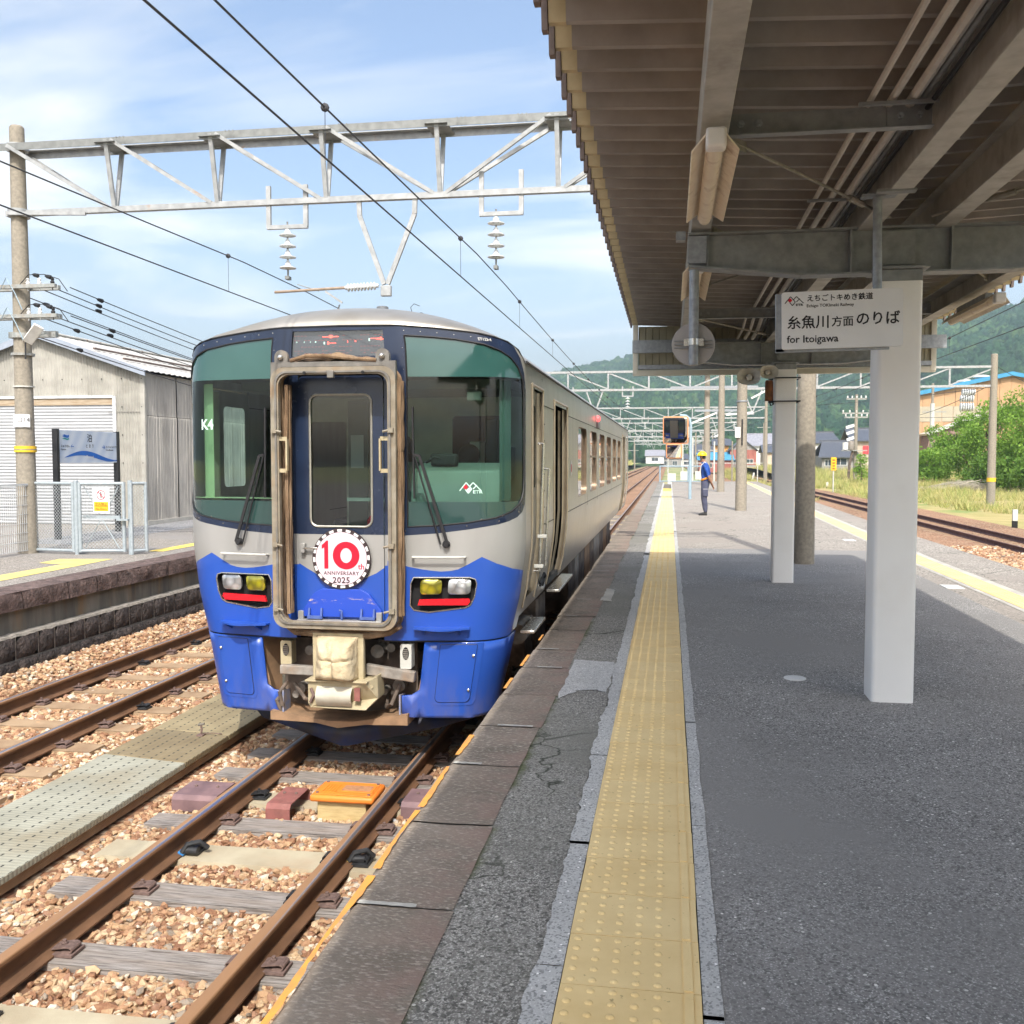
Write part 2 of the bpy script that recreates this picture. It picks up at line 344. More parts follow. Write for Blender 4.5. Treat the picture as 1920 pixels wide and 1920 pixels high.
def wood_mat():
    t = NT('weathered_sleeper_wood'); v = t.coord('Object', (2.2, 30, 30)); v2 = t.coord('Object', (1, 9, 9)); oi = t.n('ShaderNodeObjectInfo')
    g = t.noise(v, 2.2, 6, .65, .4)
    col = t.ramp(g, (.34, (.10, .085, .075)), (.47, (.25, .225, .205)), (.7, (.38, .35, .325)))
    col = t.mix(t.ramp(t.noise(v2, 1.3, 4), (.45, 0.0), (.7, .6)), col, (.27, .22, .18))
    t.set(col=col, rough=.9, spec=.2); t.bump(g, .9, .012); return t.m
woodm = wood_mat()
sl_conc = M('sleeper_concrete', (.44, .39, .28), (.34, .29, .20), 3, .9, bump=.35, bscale=90, dirt=(.40, .30, .2), dscale=2.2, dlo=.5, dhi=.8)
sl_tan = M('dusty_sleeper', (.37, .26, .16), (.26, .17, .10), 4, .95, bump=.5, bscale=60)
rt = NT('rail_steel'); v = rt.coord('World', (30, .6, 30)); gm = rt.n('ShaderNodeNewGeometry'); s1 = rt.n('ShaderNodeSeparateXYZ'); rt.l(gm.outputs['Position'], s1.inputs[0])
rust = rt.ramp(rt.noise(rt.coord('World', (3, 1, 3)), 3, 6), (.3, (.10, .052, .028)), (.7, (.20, .105, .055)))
top = rt.math('GREATER_THAN', s1.outputs[2], -.885)
edge = rt.math('GREATER_THAN', s1.outputs[2], -.905)
c_ = rt.mix(rt.math('MULTIPLY', edge, .75), rust, (.33, .185, .095))
vv = rt.n('ShaderNodeTexCoord'); s2 = rt.n('ShaderNodeSeparateXYZ'); rt.l(vv.outputs['Object'], s2.inputs[0])
band = rt.ramp(rt.math('ABSOLUTE', rt.math('ADD', s2.outputs[0], -.004)), (.012, 1.0), (.021, 0.0))
pol = rt.math('MULTIPLY', top, band)
c_ = rt.mix(pol, c_, (.42, .42, .47))
rt.set(col=c_, metal=rt.math('MULTIPLY', pol, .9), rough=rt.math('SUBTRACT', .75, rt.math('MULTIPLY', pol, .42)), spec=.4); rt.bump(rt.noise(v, 8, 3), .12, .002); rt = rt.m
rt_dark = M('dark_rusty_rail', (.12, .06, .055), (.07, .035, .035), 8, .8)
clipm = M('clip_steel', (.20, .135, .115), (.12, .08, .07), 30, .75, bump=.3, coord='Object')
clip_bk = M('black_clip', (.03, .032, .035), (.02, .02, .022), 30, .5, coord='Object')
grey_lv = M('lever_grey', (.20, .18, .15), (.1, .09, .075), 20, .7)
blue_p = M('blue_plastic', (.05, .25, .6), None, 30, .5); yel_p = M('yellow_plastic', (.75, .5, .06), None, 30, .5)
orange_p = M('orange_box_plastic', (.82, .24, .03), (.70, .2, .03), 6, .5, bump=.1, coord='Object')
cream_w = M('cream_block', (.52, .40, .20), (.42, .31, .14), 12, .85, stretch=(1, 3, 6))
redbox = M('oxide_red_cover', (.27, .10, .085), (.19, .075, .065), 12, .7, dirt=(.34, .15, .12), dscale=9)
maroon = M('maroon_cover', (.22, .135, .135), (.16, .10, .105), 10, .65)
def walk_mat(name, c1, c2, dirt, dl, grid=False):
    t = NT(name); v = t.coord('Object'); s = t.n('ShaderNodeSeparateXYZ'); t.l(v, s.inputs[0])
    fx = t.math('FRACT', t.math('DIVIDE', s.outputs[0], .112)); fy = t.math('FRACT', t.math('DIVIDE', s.outputs[1], .075))
    h = t.math('MULTIPLY', t.math('LESS_THAN', t.math('ABSOLUTE', t.math('SUBTRACT', fx, .5)), .065), t.math('LESS_THAN', t.math('ABSOLUTE', t.math('SUBTRACT', fy, .5)), .20))
    gn = t.n('ShaderNodeNewGeometry'); sn_ = t.n('ShaderNodeSeparateXYZ'); t.l(gn.outputs['Normal'], sn_.inputs[0]); h = t.math('MULTIPLY', h, t.math('GREATER_THAN', sn_.outputs[2], .9))
    rib = t.math('SINE', t.math('MULTIPLY', s.outputs[1], 2 * math.pi / .0375))
    col = t.ramp(t.noise(v, 3, 6), (.35, c2), (.65, c1))
    col = t.mix(t.ramp(t.noise(v, 1.4, 5), (dl, 0.0), (dl + .2, .8)), col, dirt)
    col = t.mix(t.math('MULTIPLY', t.math('ADD', t.math('MULTIPLY', rib, .5), .5), .16), col, tuple(x * .5 for x in c2))
    if grid:
        g = t.math('LESS_THAN', t.math('ABSOLUTE', t.math('SUBTRACT', t.math('FRACT', t.math('DIVIDE', s.outputs[0], .056)), .5)), .2)
        col = t.mix(t.math('MULTIPLY', g, .5), col, (.22, .17, .09))
    col = t.mix(h, col, (.03, .03, .025)); t.set(col=col, rough=.7, spec=.35)
    t.bump(t.math('SUBTRACT', rib, t.math('MULTIPLY', h, 5.0)), .3, .003); return t.m
walk_g = walk_mat('walkway_grey', (.36, .355, .285), (.29, .285, .225), (.26, .225, .15), .48)
walk_t = walk_mat('walkway_tan', (.34, .28, .165), (.25, .20, .115), (.19, .145, .08), .5)
walk_d = walk_mat('walkway_dirty', (.27, .215, .125), (.21, .17, .105), (.14, .105, .06), .45, True)
soil = M('dry_soil', (.42, .29, .18), (.31, .205, .125), 1.2, .95, bump=.6, bscale=25, dirt=(.44, .38, .18), dscale=.35, dlo=.45, dhi=.6)
grassg = M('dry_grass_ground', (.42, .33, .15), (.30, .265, .09), .8, .95, bump=.8, bscale=18, dirt=(.20, .25, .07), dscale=.22, dlo=.5, dhi=.62)
land = M('land', (.22, .27, .10), (.34, .30, .16), .05, .95, bump=.3, bscale=4, dirt=(.12, .19, .06), dscale=.03)

# ---------------------------------------------------------------- ground and ballast
mb = MB(); mb.box(-1400, 1600, -300, 1650, -2.0, -1.30); kind(mb.build('ground', land, smooth=False), 'structure')
mb = MB(); mb.add([(4.6, -12, -1.12), (60, -12, -1.12), (120, 330, -1.0), (4.6, 330, -1.12)], [(0, 1, 2, 3)]); mb.add([(4.6, -12, -1.5), (60, -12, -1.5)], [])
kind(mb.build('dirt_yard', grassg, smooth=False, fixn=False), 'structure')
def bed_z(x, y):
    z = -1.075
    if x < -6.75: z = -1.075 + .13 * min(1, (-6.75 - x) / .45)
    return z
mb = MB()
mb.grid(lambda y, x: (x, y, bed_z(x, y) + .012 * mnoise.noise(Vector((x * 1.3, y * 1.3, 0)))), [-45, -30, -18, -12] + list(np.arange(-6, 40, .5)) + list(np.arange(40, 341, 10)), [-7.45, -7.1, -6.75, -6.4, -6, -5.4, -4.9, -4.4, -3.8, -3.2, -2.6, -2.0, -1.5, -.9])
kind(mb.build('ballast_bed', bb, fixn=False), 'structure')
mb = MB(); mb.grid(lambda y, x: (x, y, (-1.04 if 7.4 < x < 12.4 else -1.10) + .02 * mnoise.noise(Vector((x, y, 3)))), list(np.arange(-6, 60, 1)) + list(np.arange(60, 341, 10)), [4.6, 5.5, 6.5, 7.6, 8.8, 10, 11.2, 12.2, 13])
kind(mb.build('right_ballast_bed', bb, fixn=False), 'structure')
mb = MB(); mb.grid(lambda y, x: (x + (1.0 if x > 5 else 0) * .35 * mnoise.noise(Vector((x, y * .4, 8))), y, -1.085 + (.02 if 4.9 < x < 7.2 else -.06)), np.arange(-6, 90, 1.0), [4.62, 5.0, 5.8, 6.6, 7.3])
kind(mb.build('dirt_strip', soil, fixn=False), 'structure')

# ---------------------------------------------------------------- the platform one stands on
PX0, PXS, PXC = -1.05, -.695, -.37
def edge_r(y): return 4.75 + max(0, y - 22) * .022
plat = MB(); ys = [-7, 22, 66, 74]
plat.add([(PX0 + .05, y, z) for y in (-45, 66) for z in (-1.3, -.2)] + [(edge_r(y) - .05, y, z) for y in (-45, 66) for z in (-1.3, -.2)], [(0, 1, 3, 2), (4, 6, 7, 5), (1, 5, 7, 3), (0, 4, 5, 1), (2, 3, 7, 6)])
platform = plat.build('platform', wallc, smooth=False); kind(platform, 'structure')
mb = MB()
for ya, yb in ((-7, 15.5),): mb.add([(.157, ya, -.2), (edge_r(ya), ya, -.2), (edge_r(yb), yb, -.2), (.157, yb, -.2), (.157, ya, 0), (edge_r(ya), ya, 0), (edge_r(yb), yb, 0), (.157, yb, 0)], [(4, 5, 6, 7), (0, 1, 5, 4), (1, 2, 6, 5), (2, 3, 7, 6), (3, 0, 4, 7)])
# newer asphalt in shade; beyond it sunlight is painted into a paler cracked copy
mb = MB(); mb.add([(.157, -45, 0), (3.2, -45, 0), (3.2, 16.6, 0), (.157, 16.6, 0)], [(0, 1, 2, 3)]); mb.build('asphalt_surface', asph, platform, fixn=False, smooth=False)
mb = MB(); mb.add([(3.2, -45, 0), (edge_r(-7), -45, 0), (edge_r(22), 22, 0), (edge_r(66), 66, 0), (.157, 66, 0), (.157, 16.6, 0), (3.2, 16.6, 0)], [(0, 1, 2, 6), (6, 2, 3, 4, 5)])
mb.build('sunlit_asphalt_surface', asph_sun, platform, fixn=False, smooth=False)
mb = MB(); mb.add([(PXS - .02, -45, -.002), (PXC, -45, -.002), (PXC, 66, -.002), (PXS - .02, 66, -.002)], [(0, 1, 2, 3)]); mb.build('edge_asphalt', asph_old, platform, fixn=False, smooth=False)
# side face right
mb = MB(); mb.add([(edge_r(y), y, z) for y in (-7, 22, 66) for z in (-1.3, 0)], [(0, 2, 3, 1), (2, 4, 5, 3)]); mb.build('side_wall', wallc, platform, smooth=False)
# ragged concrete margins
def ragged(x0, x1, y0, y1, amp0, amp1, z, step=.05, seed=0):
    v = []; ys = np.arange(y0, y1 + step, step)
    for y in ys:
        a = amp0 * (mnoise.noise(Vector((y * 2.1, seed, 0))) + .5 * mnoise.noise(Vector((y * 14, seed, 4)))); b = amp1 * (mnoise.noise(Vector((y * 2.3, seed + 9, 0))) + .4 * mnoise.noise(Vector((y * 17, seed, 7))))
        v += [(x0 + a, y, z), (x1 + b, y, z)]
    return v, [(2 * i, 2 * i + 1, 2 * i + 3, 2 * i + 2) for i in range(len(ys) - 1)]
yy = -6.0; k = 0
while yy < 60:
    L = random.uniform(.9, 1.5) if yy < 16 else 3.0
    mb = MB(); mb.add(*ragged(-.375, -.299, yy, yy + L - .012, .035 if yy > 0 else .01, 0, .003, .05 if yy < 14 else .3, 3)); mb.build('concrete_margin', conc, platform, fixn=False, smooth=False)
    yy += L
yy = -6.0
while yy < 60:
    L = random.uniform(1.3, 2.2) if yy < 16 else 4.0
    mb = MB(); mb.add(*ragged(.105, .160, yy, yy + L - .008, 0, .012, .003, .05 if yy < 14 else .3, 13)); mb.build('concrete_margin', conc, platform, fixn=False, smooth=False)
    yy += L
def patch_flat(name, pts, z, mat, parent, amp=.012, n=9):
    o = []
    for i, p in enumerate(pts):
        q = pts[(i + 1) % len(pts)]
        for k in range(n):
            t = k / n; x = p[0] + (q[0] - p[0]) * t; y = p[1] + (q[1] - p[1]) * t
            o.append((x + amp * mnoise.noise(Vector((x * 19, y * 19, 1))) * 2, y + amp * mnoise.noise(Vector((x * 19, y * 19, 5))) * 2))
    mb = MB(); v = [(p[0], p[1], z) for p in o]; tr = tessellate_polygon([[Vector(p) for p in v]]); mb.add(v, [tuple(t) for t in tr])
    me = mb.mesh(name, mat, False, False)
    for p in me.polygons:
        pass
    ob = obj(name, me, parent)
    if me.polygons and me.polygons[0].normal.z < 0: me.flip_normals()
    return ob
patch_flat('repair_patch', [(-.68, 7.2), (-.385, 7.16), (-.385, 6.2), (-.45, 6.28), (-.58, 6.25), (-.69, 6.02)], .002, conc, platform, .02)
patch_flat('repair_patch', [(-.70, 11.25), (-.61, 11.17), (-.59, 10.24), (-.71, 10.26)], .006, conc_l, platform, .01)
for (y, l, w) in ():
    patch_flat('moss_patch', [(-.71, y), (-.69 + w, y + .03), (-.69 + w * .6, y + l), (-.71, y + l * .9)], .004, moss, platform, .02)
# coping stones
vj = [1083, 1127, 1159, 1185, 1223, 1258, 1310, 1372, 1448, 1563, 1729]
js = sorted([(2748 / (v - 860) - .11) / .987 for v in vj]); js = [-4.6, -3.8, -3.1, -2.3, -1.6, -.8, -.1, .65, 1.4, 2.15] + js
while js[-1] < 65: js.append(js[-1] + random.choice([.6, .75, .9, 1.0]) * (1 if js[-1] < 30 else 1.6))
for i in range(len(js) - 1):
    a, b = js[i] + .006, js[i + 1] - .006; j = random.uniform(-.012, .008); jz = random.uniform(-.003, .003); xr = PXS + random.uniform(-.015, .02)
    mb = MB(); nx, ny = 5, max(3, int((b - a) / .12)) if a < 16 else 2
    if a < 16:
        mb.grid(lambda y, x: (x + (.007 * mnoise.noise(Vector((y * 9, 2, 0))) if x < PX0 + .05 or x > xr - .02 else 0), y, jz + .003 + .004 * mnoise.noise(Vector((x * 9, y * 9, 0))) - (.012 if x < PX0 + j + .001 else 0)), list(np.linspace(a, b, ny)), [PX0 + j, PX0 + j + .018, PX0 + .15, PX0 + .27, xr])
        mb.add([(PX0 + j, a, -.012), (PX0 + j, b, -.012), (PX0 + j, b, -.21), (PX0 + j, a, -.21), (xr, a, -.21), (xr, b, -.21)], [(0, 1, 2, 3)])
        mb.add([(PX0 + j, a, -.21), (xr, a, -.21), (xr, a, jz - .001), (PX0 + j, a, jz - .012)], [(0, 1, 2, 3)]); mb.add([(PX0 + j, b, -.21), (xr, b, -.21), (xr, b, jz - .001), (PX0 + j, b, jz - .012)], [(3, 2, 1, 0)])
        mb.build('coping_stone', stone, platform, fixn=False)
    else: mb.box(PX0 + j, xr, a, b, -.21, .003 + jz).build('coping_stone', stone, platform, smooth=False)
    if a < 14 and i % 3 != 1:
        x0_ = PX0 + random.uniform(.01, .12); x1_ = x0_ + random.uniform(.12, .25); m2 = MB(); n_ = 12; v_ = []
        for q in range(n_ + 1): xx = x0_ + (x1_ - x0_) * q / n_; w_ = .010 + .012 * abs(mnoise.noise(Vector((xx * 30, b, 2)))); v_ += [(xx, b + .006 - w_, .0105), (xx, b + .006 + w_, .0105)]
        m2.add(v_, [(2 * q, 2 * q + 2, 2 * q + 3, 2 * q + 1) for q in range(n_)]); m2.build('joint_fill', mortar_l, platform, fixn=False, smooth=False)
mb = MB(); mb.add([(PX0 + .02, -45, -.03), (PXS, -45, -.03), (PXS, 66, -.03), (PX0 + .02, 66, -.03)], [(0, 1, 2, 3)]); mb.build('joint_mortar', mortar, platform, fixn=False, smooth=False)
for (ya, yb) in ((2.3, 3.3), (3.36, 3.95), (4.0, 4.55), (4.75, 5.1), (6.2, 6.5), (6.9, 7.3), (7.9, 8.15), (1.0, 2.2)):
    mb = MB(); mb.add(*ragged(PX0 - .012, PX0 + .010, ya, yb, .002, .016, .009, .02, 21)); mb.build('orange_edge_line', paint_o, platform, fixn=False, smooth=False)
# tactile tiles
def tile_mesh(name, w, l, cols, rows, x0, dx, y0, dy, bar=None, mat=tilem, far=False):
    mb = MB(); mb.box(.002, w - .002, .003, l - .003, -.02, .005)
    for i in range(cols):
        for j in range(rows):
            cx, cy = x0 + dx * i, y0 + dy * j
            if far: mb.box(cx - .009, cx + .009, cy - .009, cy + .009, .005, .009); continue
            n = 10; vs = []
            for r, z in ((.0125, .005), (.0095, .0088), (.005, .0102)):
                vs += [(cx + r * math.cos(2 * math.pi * k / n), cy + r * math.sin(2 * math.pi * k / n), z) for k in range(n)]
            mb.add(vs, [(m * n + k, m * n + (k + 1) % n, (m + 1) * n + (k + 1) % n, (m + 1) * n + k) for m in range(2) for k in range(n)] + [tuple(2 * n + k for k in range(n))])
    if bar: mb.box(bar[0], bar[1], .008, l - .008, .005, .0095)
    return mb.mesh(name, mat, True, False, 50)
tm_n = tile_mesh('tactile_tile', .402, .3, 5, 5, .028, .0625, .03, .06, (.352, .378))
tm_f = tile_mesh('tactile_tile', .402, .3, 4, 4, .05, .08, .04, .075, (.352, .378), far=True)
y = -1.2
while y < 45.6:
    obj('tactile_tile', tm_n if y < 12 else tm_f, platform, loc=(-.299 + random.uniform(-.0015, .0015), y, random.uniform(-.001, .001)), rot=(0, 0, random.uniform(-.003, .003))); y += .3
mb = MB(); mb.box(-.30, .12, 45.7, 49.5, .0, .008); mb.build('painted_strip', tile_b, platform, smooth=False)
tm_r = tile_mesh('tactile_tile', .3, .3, 5, 5, .03, .06, .03, .06, far=True)
def rx(y): return float(np.interp(y, [0, 15, 27, 45, 63], [3.50, 3.54, 3.80, 4.25, 4.75]))
y = 6.0
while y < 38:
    obj('tactile_tile', tm_r, platform, loc=(rx(y), y, .0), rot=(0, 0, -math.atan((rx(y + .5) - rx(y)) / .5))); y += .3
mb = MB(); mb.add([(rx(yy) + o, yy, .007) for yy in (38, 45, 55, 65) for o in (0, .3)], [(0, 1, 3, 2), (2, 3, 5, 4), (4, 5, 7, 6)]); mb.build('painted_strip', tilem, platform, smooth=False)
for o0, o1 in ((-.07, -.004), (.304, .40)):
    mb = MB(); v = []
    for q in np.arange(-6, 60, .5): v += [(rx(q) + o0, q, .004), (rx(q) + o1, q, .004)]
    mb.add(v, [(2 * i, 2 * i + 1, 2 * i + 3, 2 * i + 2) for i in range(len(v) // 2 - 1)]); mb.build('concrete_margin', conc_l, platform, fixn=False, smooth=False)
mb = MB(); mb.lathe([(.075, 0), (.075, .006), (.07, .008)], (.865, 6.83, 0), n=32); tag(mb.build('floor_marker_disc', paint_w), 'round white disc set in the asphalt left of the near pillar', 'floor marker')
for (x, y, w, l, nm) in ((3.30, 12.05, .2, .32, 'nearer'), (3.30, 18.7, .2, .32, 'farther')):
    mb = MB(); mb.box(x - w / 2, x + w / 2, y - l / 2, y + l / 2, 0, .007); tag(mb.build('floor_marker_plate', paint_w), 'white square marker beside the right yellow strip, the %s of two' % nm, 'floor marker', 'white markers on the right side of the platform')

# ---------------------------------------------------------------- left platform
LZ = -.04
left = MB().box(-60, -7.6, -45, 60, -1.2, LZ).build('left_platform', speckled('left_platform_asphalt', (.30, .27, .235), (.225, .20, .175), (.44, .41, .36), 90, patch=(.25, .235, .22)), smooth=False); kind(left, 'structure')
wl = MB(); wl.box(-7.62, -7.52, -8, 60, -.60, -.24); wl.build('concrete_wall', wallc, left, smooth=False)
MB().grid(lambda y, k: ((-7.60, -7.44 + .025 * mnoise.noise(Vector((y * 5, 1, 0))), -7.425 + .025 * mnoise.noise(Vector((y * 5, 1, 0))))[k], y, (-.50, -.522, -.55)[k] + .012 * mnoise.noise(Vector((y * 8, k, 5)))), list(np.arange(3, 32, .07)), [0, 1, 2]).build('mortar_ledge', mortar, left)
MB().box(-7.6, -7.43, -8, 60, -1.2, -.545).build('wall_mortar', mortar, left, smooth=False)
y = 2.5
while y < 34:
    L = random.choice([.5, .62, .75, .85]); mb = MB()
    mb.grid(lambda a, b: (-7.45 + .03 * mnoise.noise(Vector((a * 6, b * 6, 0))) + (-.02 if b > -.02 + LZ else 0), a, b), list(np.linspace(y + .006, y + L - .006, 6)), [-.245, -.17, -.10, LZ + .002])
    mb.add([(-7.47, y + .006, LZ + .003), (-7.47, y + L - .006, LZ + .003), (-7.95, y + L - .006, LZ + .003), (-7.95, y + .006, LZ + .003)], [(0, 1, 2, 3)])
    mb.add([(-7.45, y + .006, -.245), (-7.45, y + L - .006, -.245), (-7.6, y + L - .006, -.245), (-7.6, y + .006, -.245)], [(0, 1, 2, 3)])
    mb.build('coping_stone', lstone, left, fixn=True, sharp=60); y += L
def rough_block(y0, y1, z0, z1, x):
    mb = MB(); n = 6; ys_ = np.linspace(y0, y1, n); zs = np.linspace(z0, z1, 5)
    def f(a, b):
        e = min(a - y0, y1 - a, b - z0, z1 - b); k = min(1, e / .03)
        return (x - .035 + .035 * k + .03 * k * mnoise.noise(Vector((a * 16, b * 16, 2))), a, b)
    return mb.grid(f, ys_, zs)
y = 4.5
while y < 30:
    L = random.uniform(.29, .42); rough_block(y + .009, y + L - .009, -.81, -.548, -7.395).build('wall_stone', block, left, fixn=False, sharp=60); y += L
y = 4.5
while y < 26:
    L = random.uniform(.3, .6); rough_block(y + .008, y + L - .008, -.99, -.825, -7.37).build('wall_stone', block, left, fixn=False, sharp=60); y += L
patch_flat('yellow_arrow_line', [(-8.77, 11.3), (-8.76, 12.9), (-9.23, 13.04), (-9.28, 13.62), (-8.47, 13.75), (-8.39, 12.21), (-8.35, 11.0), (-8.3, 6), (-8.72, 6)], LZ + .005, paint_yl, left, .006)
patch_flat('yellow_line', [(-8.6, 15.0), (-8.6, 30), (-8.33, 30), (-8.33, 15.0)], LZ + .005, paint_y, left, .006)

# ---------------------------------------------------------------- tracks
def tx(y, c): return c - (.0021 * (9 - y) ** 2 if (y < 9 and c > -3 and c < 0) else 0)
RP = [(-.0635, 0), (-.0635, .011), (-.02, .027), (-.0083, .04), (-.0083, .105), (-.0305, .118), (-.0325, .125), (-.0325, .144), (-.029, .150), (-.020, .1527), (0, .1533), (.020, .1527), (.029, .150), (.0325, .144), (.0325, .125), (.0305, .118), (.0083, .105), (.0083, .04), (.02, .027), (.0635, .011), (.0635, 0)]
def rail_mesh(cx, ys_, off, mat):
    mb = MB(); n = len(RP); x00 = cx + off
    for y in ys_:
        x = tx(y, cx) + off - x00
        mb.v += [(x + p[0], y, -1.0333 + p[1]) for p in RP]
    for i in range(len(ys_) - 1):
        for k in range(n): mb.f.append((i * n + k, i * n + (k + 1) % n, (i + 1) * n + (k + 1) % n, (i + 1) * n + k)); mb.mi.append(0)
    mb.f += [tuple(range(n)), tuple((len(ys_) - 1) * n + k for k in range(n))[::-1]]; mb.mi += [0, 0]
    return mb.mesh('rail', mat, True, True, 30), x00
def clip_mesh(mat):
    mb = MB(); mb.box(-.07, .07, -.06, .06, -.0, .014)
    n = 8; pr = [(-.055, .030), (.02, .042)] + [(.035 + .024 * math.sin(a), .030 - .0 + .014 * math.cos(a) + .0) for a in np.linspace(.1, math.pi, 7)] + [(.0, .017)]
    t = .006
    for i in range(len(pr) - 1):
        mb.bar((pr[i][0], 0, pr[i][1]), (pr[i + 1][0], 0, pr[i + 1][1]), .085, t, up=(0, 0, 1))
    mb.lathe([(.017, .040), (.017, .052), (.011, .054), (.011, .066)], (-.005, 0, 0), n=6); mb.lathe([(.026, .038), (.026, .042)], (-.005, 0, 0), n=12)
    return mb.mesh('rail_clip', mat, True, True, 30)
clip_me = clip_mesh(clipm); clip_me2 = clip_mesh(clip_bk)
def sleeper_mesh(mat, w=.22, L=2.1, conc_=False):
    mb = MB(); nn = 12
    if conc_:
        mb.prism([(-w / 2 - .02, -.16), (w / 2 + .02, -.16), (w / 2, 0), (-w / 2, 0)], lambda a, b: (-L / 2, a, b), lambda a, b: (L / 2, a, b))
    else:
        mb.grid(lambda u, v: (u, v * w / 2 + .006 * mnoise.noise(Vector((u * 3, v * 3, 1))), .004 * mnoise.noise(Vector((u * 4, v * 9, 5)))), list(np.linspace(-L / 2, L / 2, nn)), [-1, -.5, 0, .5, 1])
        mb.box(-L / 2, L / 2, -w / 2, w / 2, -.16, -.004)
    return mb.mesh('sleeper', mat, True, True, 40)
def make_track(name, label, cx, sleepers, y0, y1, mat_r, clip_to, curved=True):
    t = thing(name, label, 'railway track', (0, 0, 0))
    ys_ = [y0 + i * .5 for i in range(int((9.5 - y0) / .5) + 1)] + [y1]
    for s in (-1, 1):
        me, x0 = rail_mesh(cx, ys_, s * .566, mat_r); obj('rail', me, t, loc=(x0, 0, 0))
    for (y, k) in sleepers:
        me = {'w': sw, 'c': sc, 't': st}[k]
        obj('sleeper', me, t, loc=(tx(y, cx) + random.uniform(-.03, .03), y, -1.036 + random.uniform(-.003, .002)), rot=(0, 0, random.uniform(-.012, .012)))
        if y < clip_to and k != 't2':
            for s in (-1, 1):
                for q in (-1, 1):
                    obj('rail_clip', clip_me2 if (k == 'c' or random.random() < .2) else clip_me, t, loc=(tx(y, cx) + s * .566 + q * .088, y + random.uniform(-.01, .01), -1.031), rot=(0, 0, 0 if q > 0 else math.pi))
    return t
sw = sleeper_mesh(woodm); sc = sleeper_mesh(sl_conc, .26, 2.2, True); st = sleeper_mesh(sl_tan, .24, 2.0)
SL1 = [(1.9, 'w'), (2.55, 'w'), (3.2, 'w'), (3.84, 'c'), (4.45, 'w'), (5.18, 'w'), (5.75, 'c'), (6.27, 'w'), (6.78, 'c'), (7.3, 'w'), (7.86, 'w')]
y = 8.45
while y < 44: SL1.append((y, 'c' if len(SL1) % 4 == 0 else 'w')); y += .6
make_track('railway_track', 'railway track under the blue railcar, next to the platform edge', -2.53, SL1, 1.5, 330, rt, 15)
SL2 = []; y = 6.4
while y < 44: SL2.append((y, 't')); y += .66
make_track('railway_track', 'empty railway track beside the dark stone wall of the left platform', -5.93, SL2, 5.0, 330, rt, 17)
SL3 = []; y = 14
while y < 60: SL3.append((y, 't')); y += .8
make_track('railway_track', 'dark rusty railway track right of the platform by the grassy yard', 10.0, SL3, 6, 330, rt_dark, 0)
# walkway boards
wk = thing('track_walkway', 'perforated grey and tan walkway boards lying between the two left tracks', 'walkway', (-4.21, 0, -.93))
for (a, b, m_) in ((1.6, 4.4, walk_g), (4.41, 7.22, walk_g), (7.23, 8.0, walk_d), (8.01, 10.8, walk_t), (10.81, 13.6, walk_t), (13.61, 16.4, walk_t), (16.41, 19.2, walk_t), (19.21, 22, walk_t), (22.01, 25, walk_t)):
    sk = .06
    mb = MB(); mb.prism([(-.39, a + sk), (.39, a - sk), (.39, b - sk), (-.39, b + sk)], lambda x, y: (x, y, -.045), lambda x, y: (x, y, 0)); mb.build('walkway_board', m_, wk, smooth=False, bevel=.006)
mb = MB(); mb.box(.29, .36, 1.6, 25, -.12, -.047); mb.build('timber_bearer', sl_tan, wk, smooth=False)
# odd things on the track
t = thing('signal_junction_box', 'bright orange plastic box on a cream block between the rails', 'trackside box', (-2.265, 6.60, -1.145))
mb = MB(); mb.box(-.235, .235, -.16, .16, .225, .275); mb.build('box_body', orange_p, t, bevel=.018)
mb = MB(); mb.box(-.21, .21, -.135, .135, .2755, .281); mb.box(-.05, .20, -.08, .07, .281, .287); mb.build('box_lid', orange_p, t, bevel=.004)
for q in range(5): MB().box(-.17 + q * .022, -.158 + q * .022, -.09, .06, .281, .285).build('lid_rib', orange_p, t, smooth=False)
for x_, y_ in ((-.19, -.115), (.19, -.115), (-.19, .115), (.19, .115)): MB().lathe([(.012, 0), (.012, .007)], (x_, y_, .281), n=8).build('lid_bolt', clipm, t)
mb = MB(); mb.box(-.03, .18, -.06, .05, .2872, .2885); mb.build('lid_plate', M('dusty_plate', (.45, .22, .10), (.30, .15, .08), 30, .8), t, smooth=False)
mb = MB(); mb.box(-.19, .17, -.12, .12, .02, .225); mb.build('base_block', cream_w, t, bevel=.006)
mb = MB(); mb.tube([(.17, -.05, .12), (.28, -.04, .10), (.40, -.02, .06), (.5, 0, 0)], .014, 8); mb.tube([(-.19, -.02, .1), (-.24, 0, .06), (-.27, .03, 0)], .014, 8); mb.build('cable', M('grey_cable', (.35, .36, .37)), t)
def cover(x, y, L, w, h, m_, label, rz=0):
    t = thing('cable_cover', label, 'cable cover', (x, y, -1.06), rz, 'steel covers over the track cables'); mb = MB()
    mb.prism([(-w / 2, 0), (-w / 2, h - .03), (-w / 2 + .03, h), (w / 2 - .03, h), (w / 2, h - .03), (w / 2, 0), (w / 2 - .008, 0), (w / 2 - .008, h - .034), (w / 2 - .034, h - .008), (-w / 2 + .034, h - .008), (-w / 2 + .008, h - .034), (-w / 2 + .008, 0)], lambda a, b: (-L / 2, a, b), lambda a, b: (L / 2, a, b)); mb.build('cover_plate', m_, t)
    for q in (-.25, .25): MB().lathe([(.012, 0), (.012, .008), (.006, .012)], (L * q, w * .1, h), n=8).build('bolt', clipm, t)
cover(-3.40, 6.66, .34, .36, .115, maroon, 'maroon steel cable cover outside the left rail')
cover(-2.72, 6.60, .18, .40, .12, redbox, 'oxide red cable cover between the rails, left of the orange box')
cover(-1.72, 6.75, .30, .34, .12, maroon, 'maroon cable cover squeezed between right rail and platform')
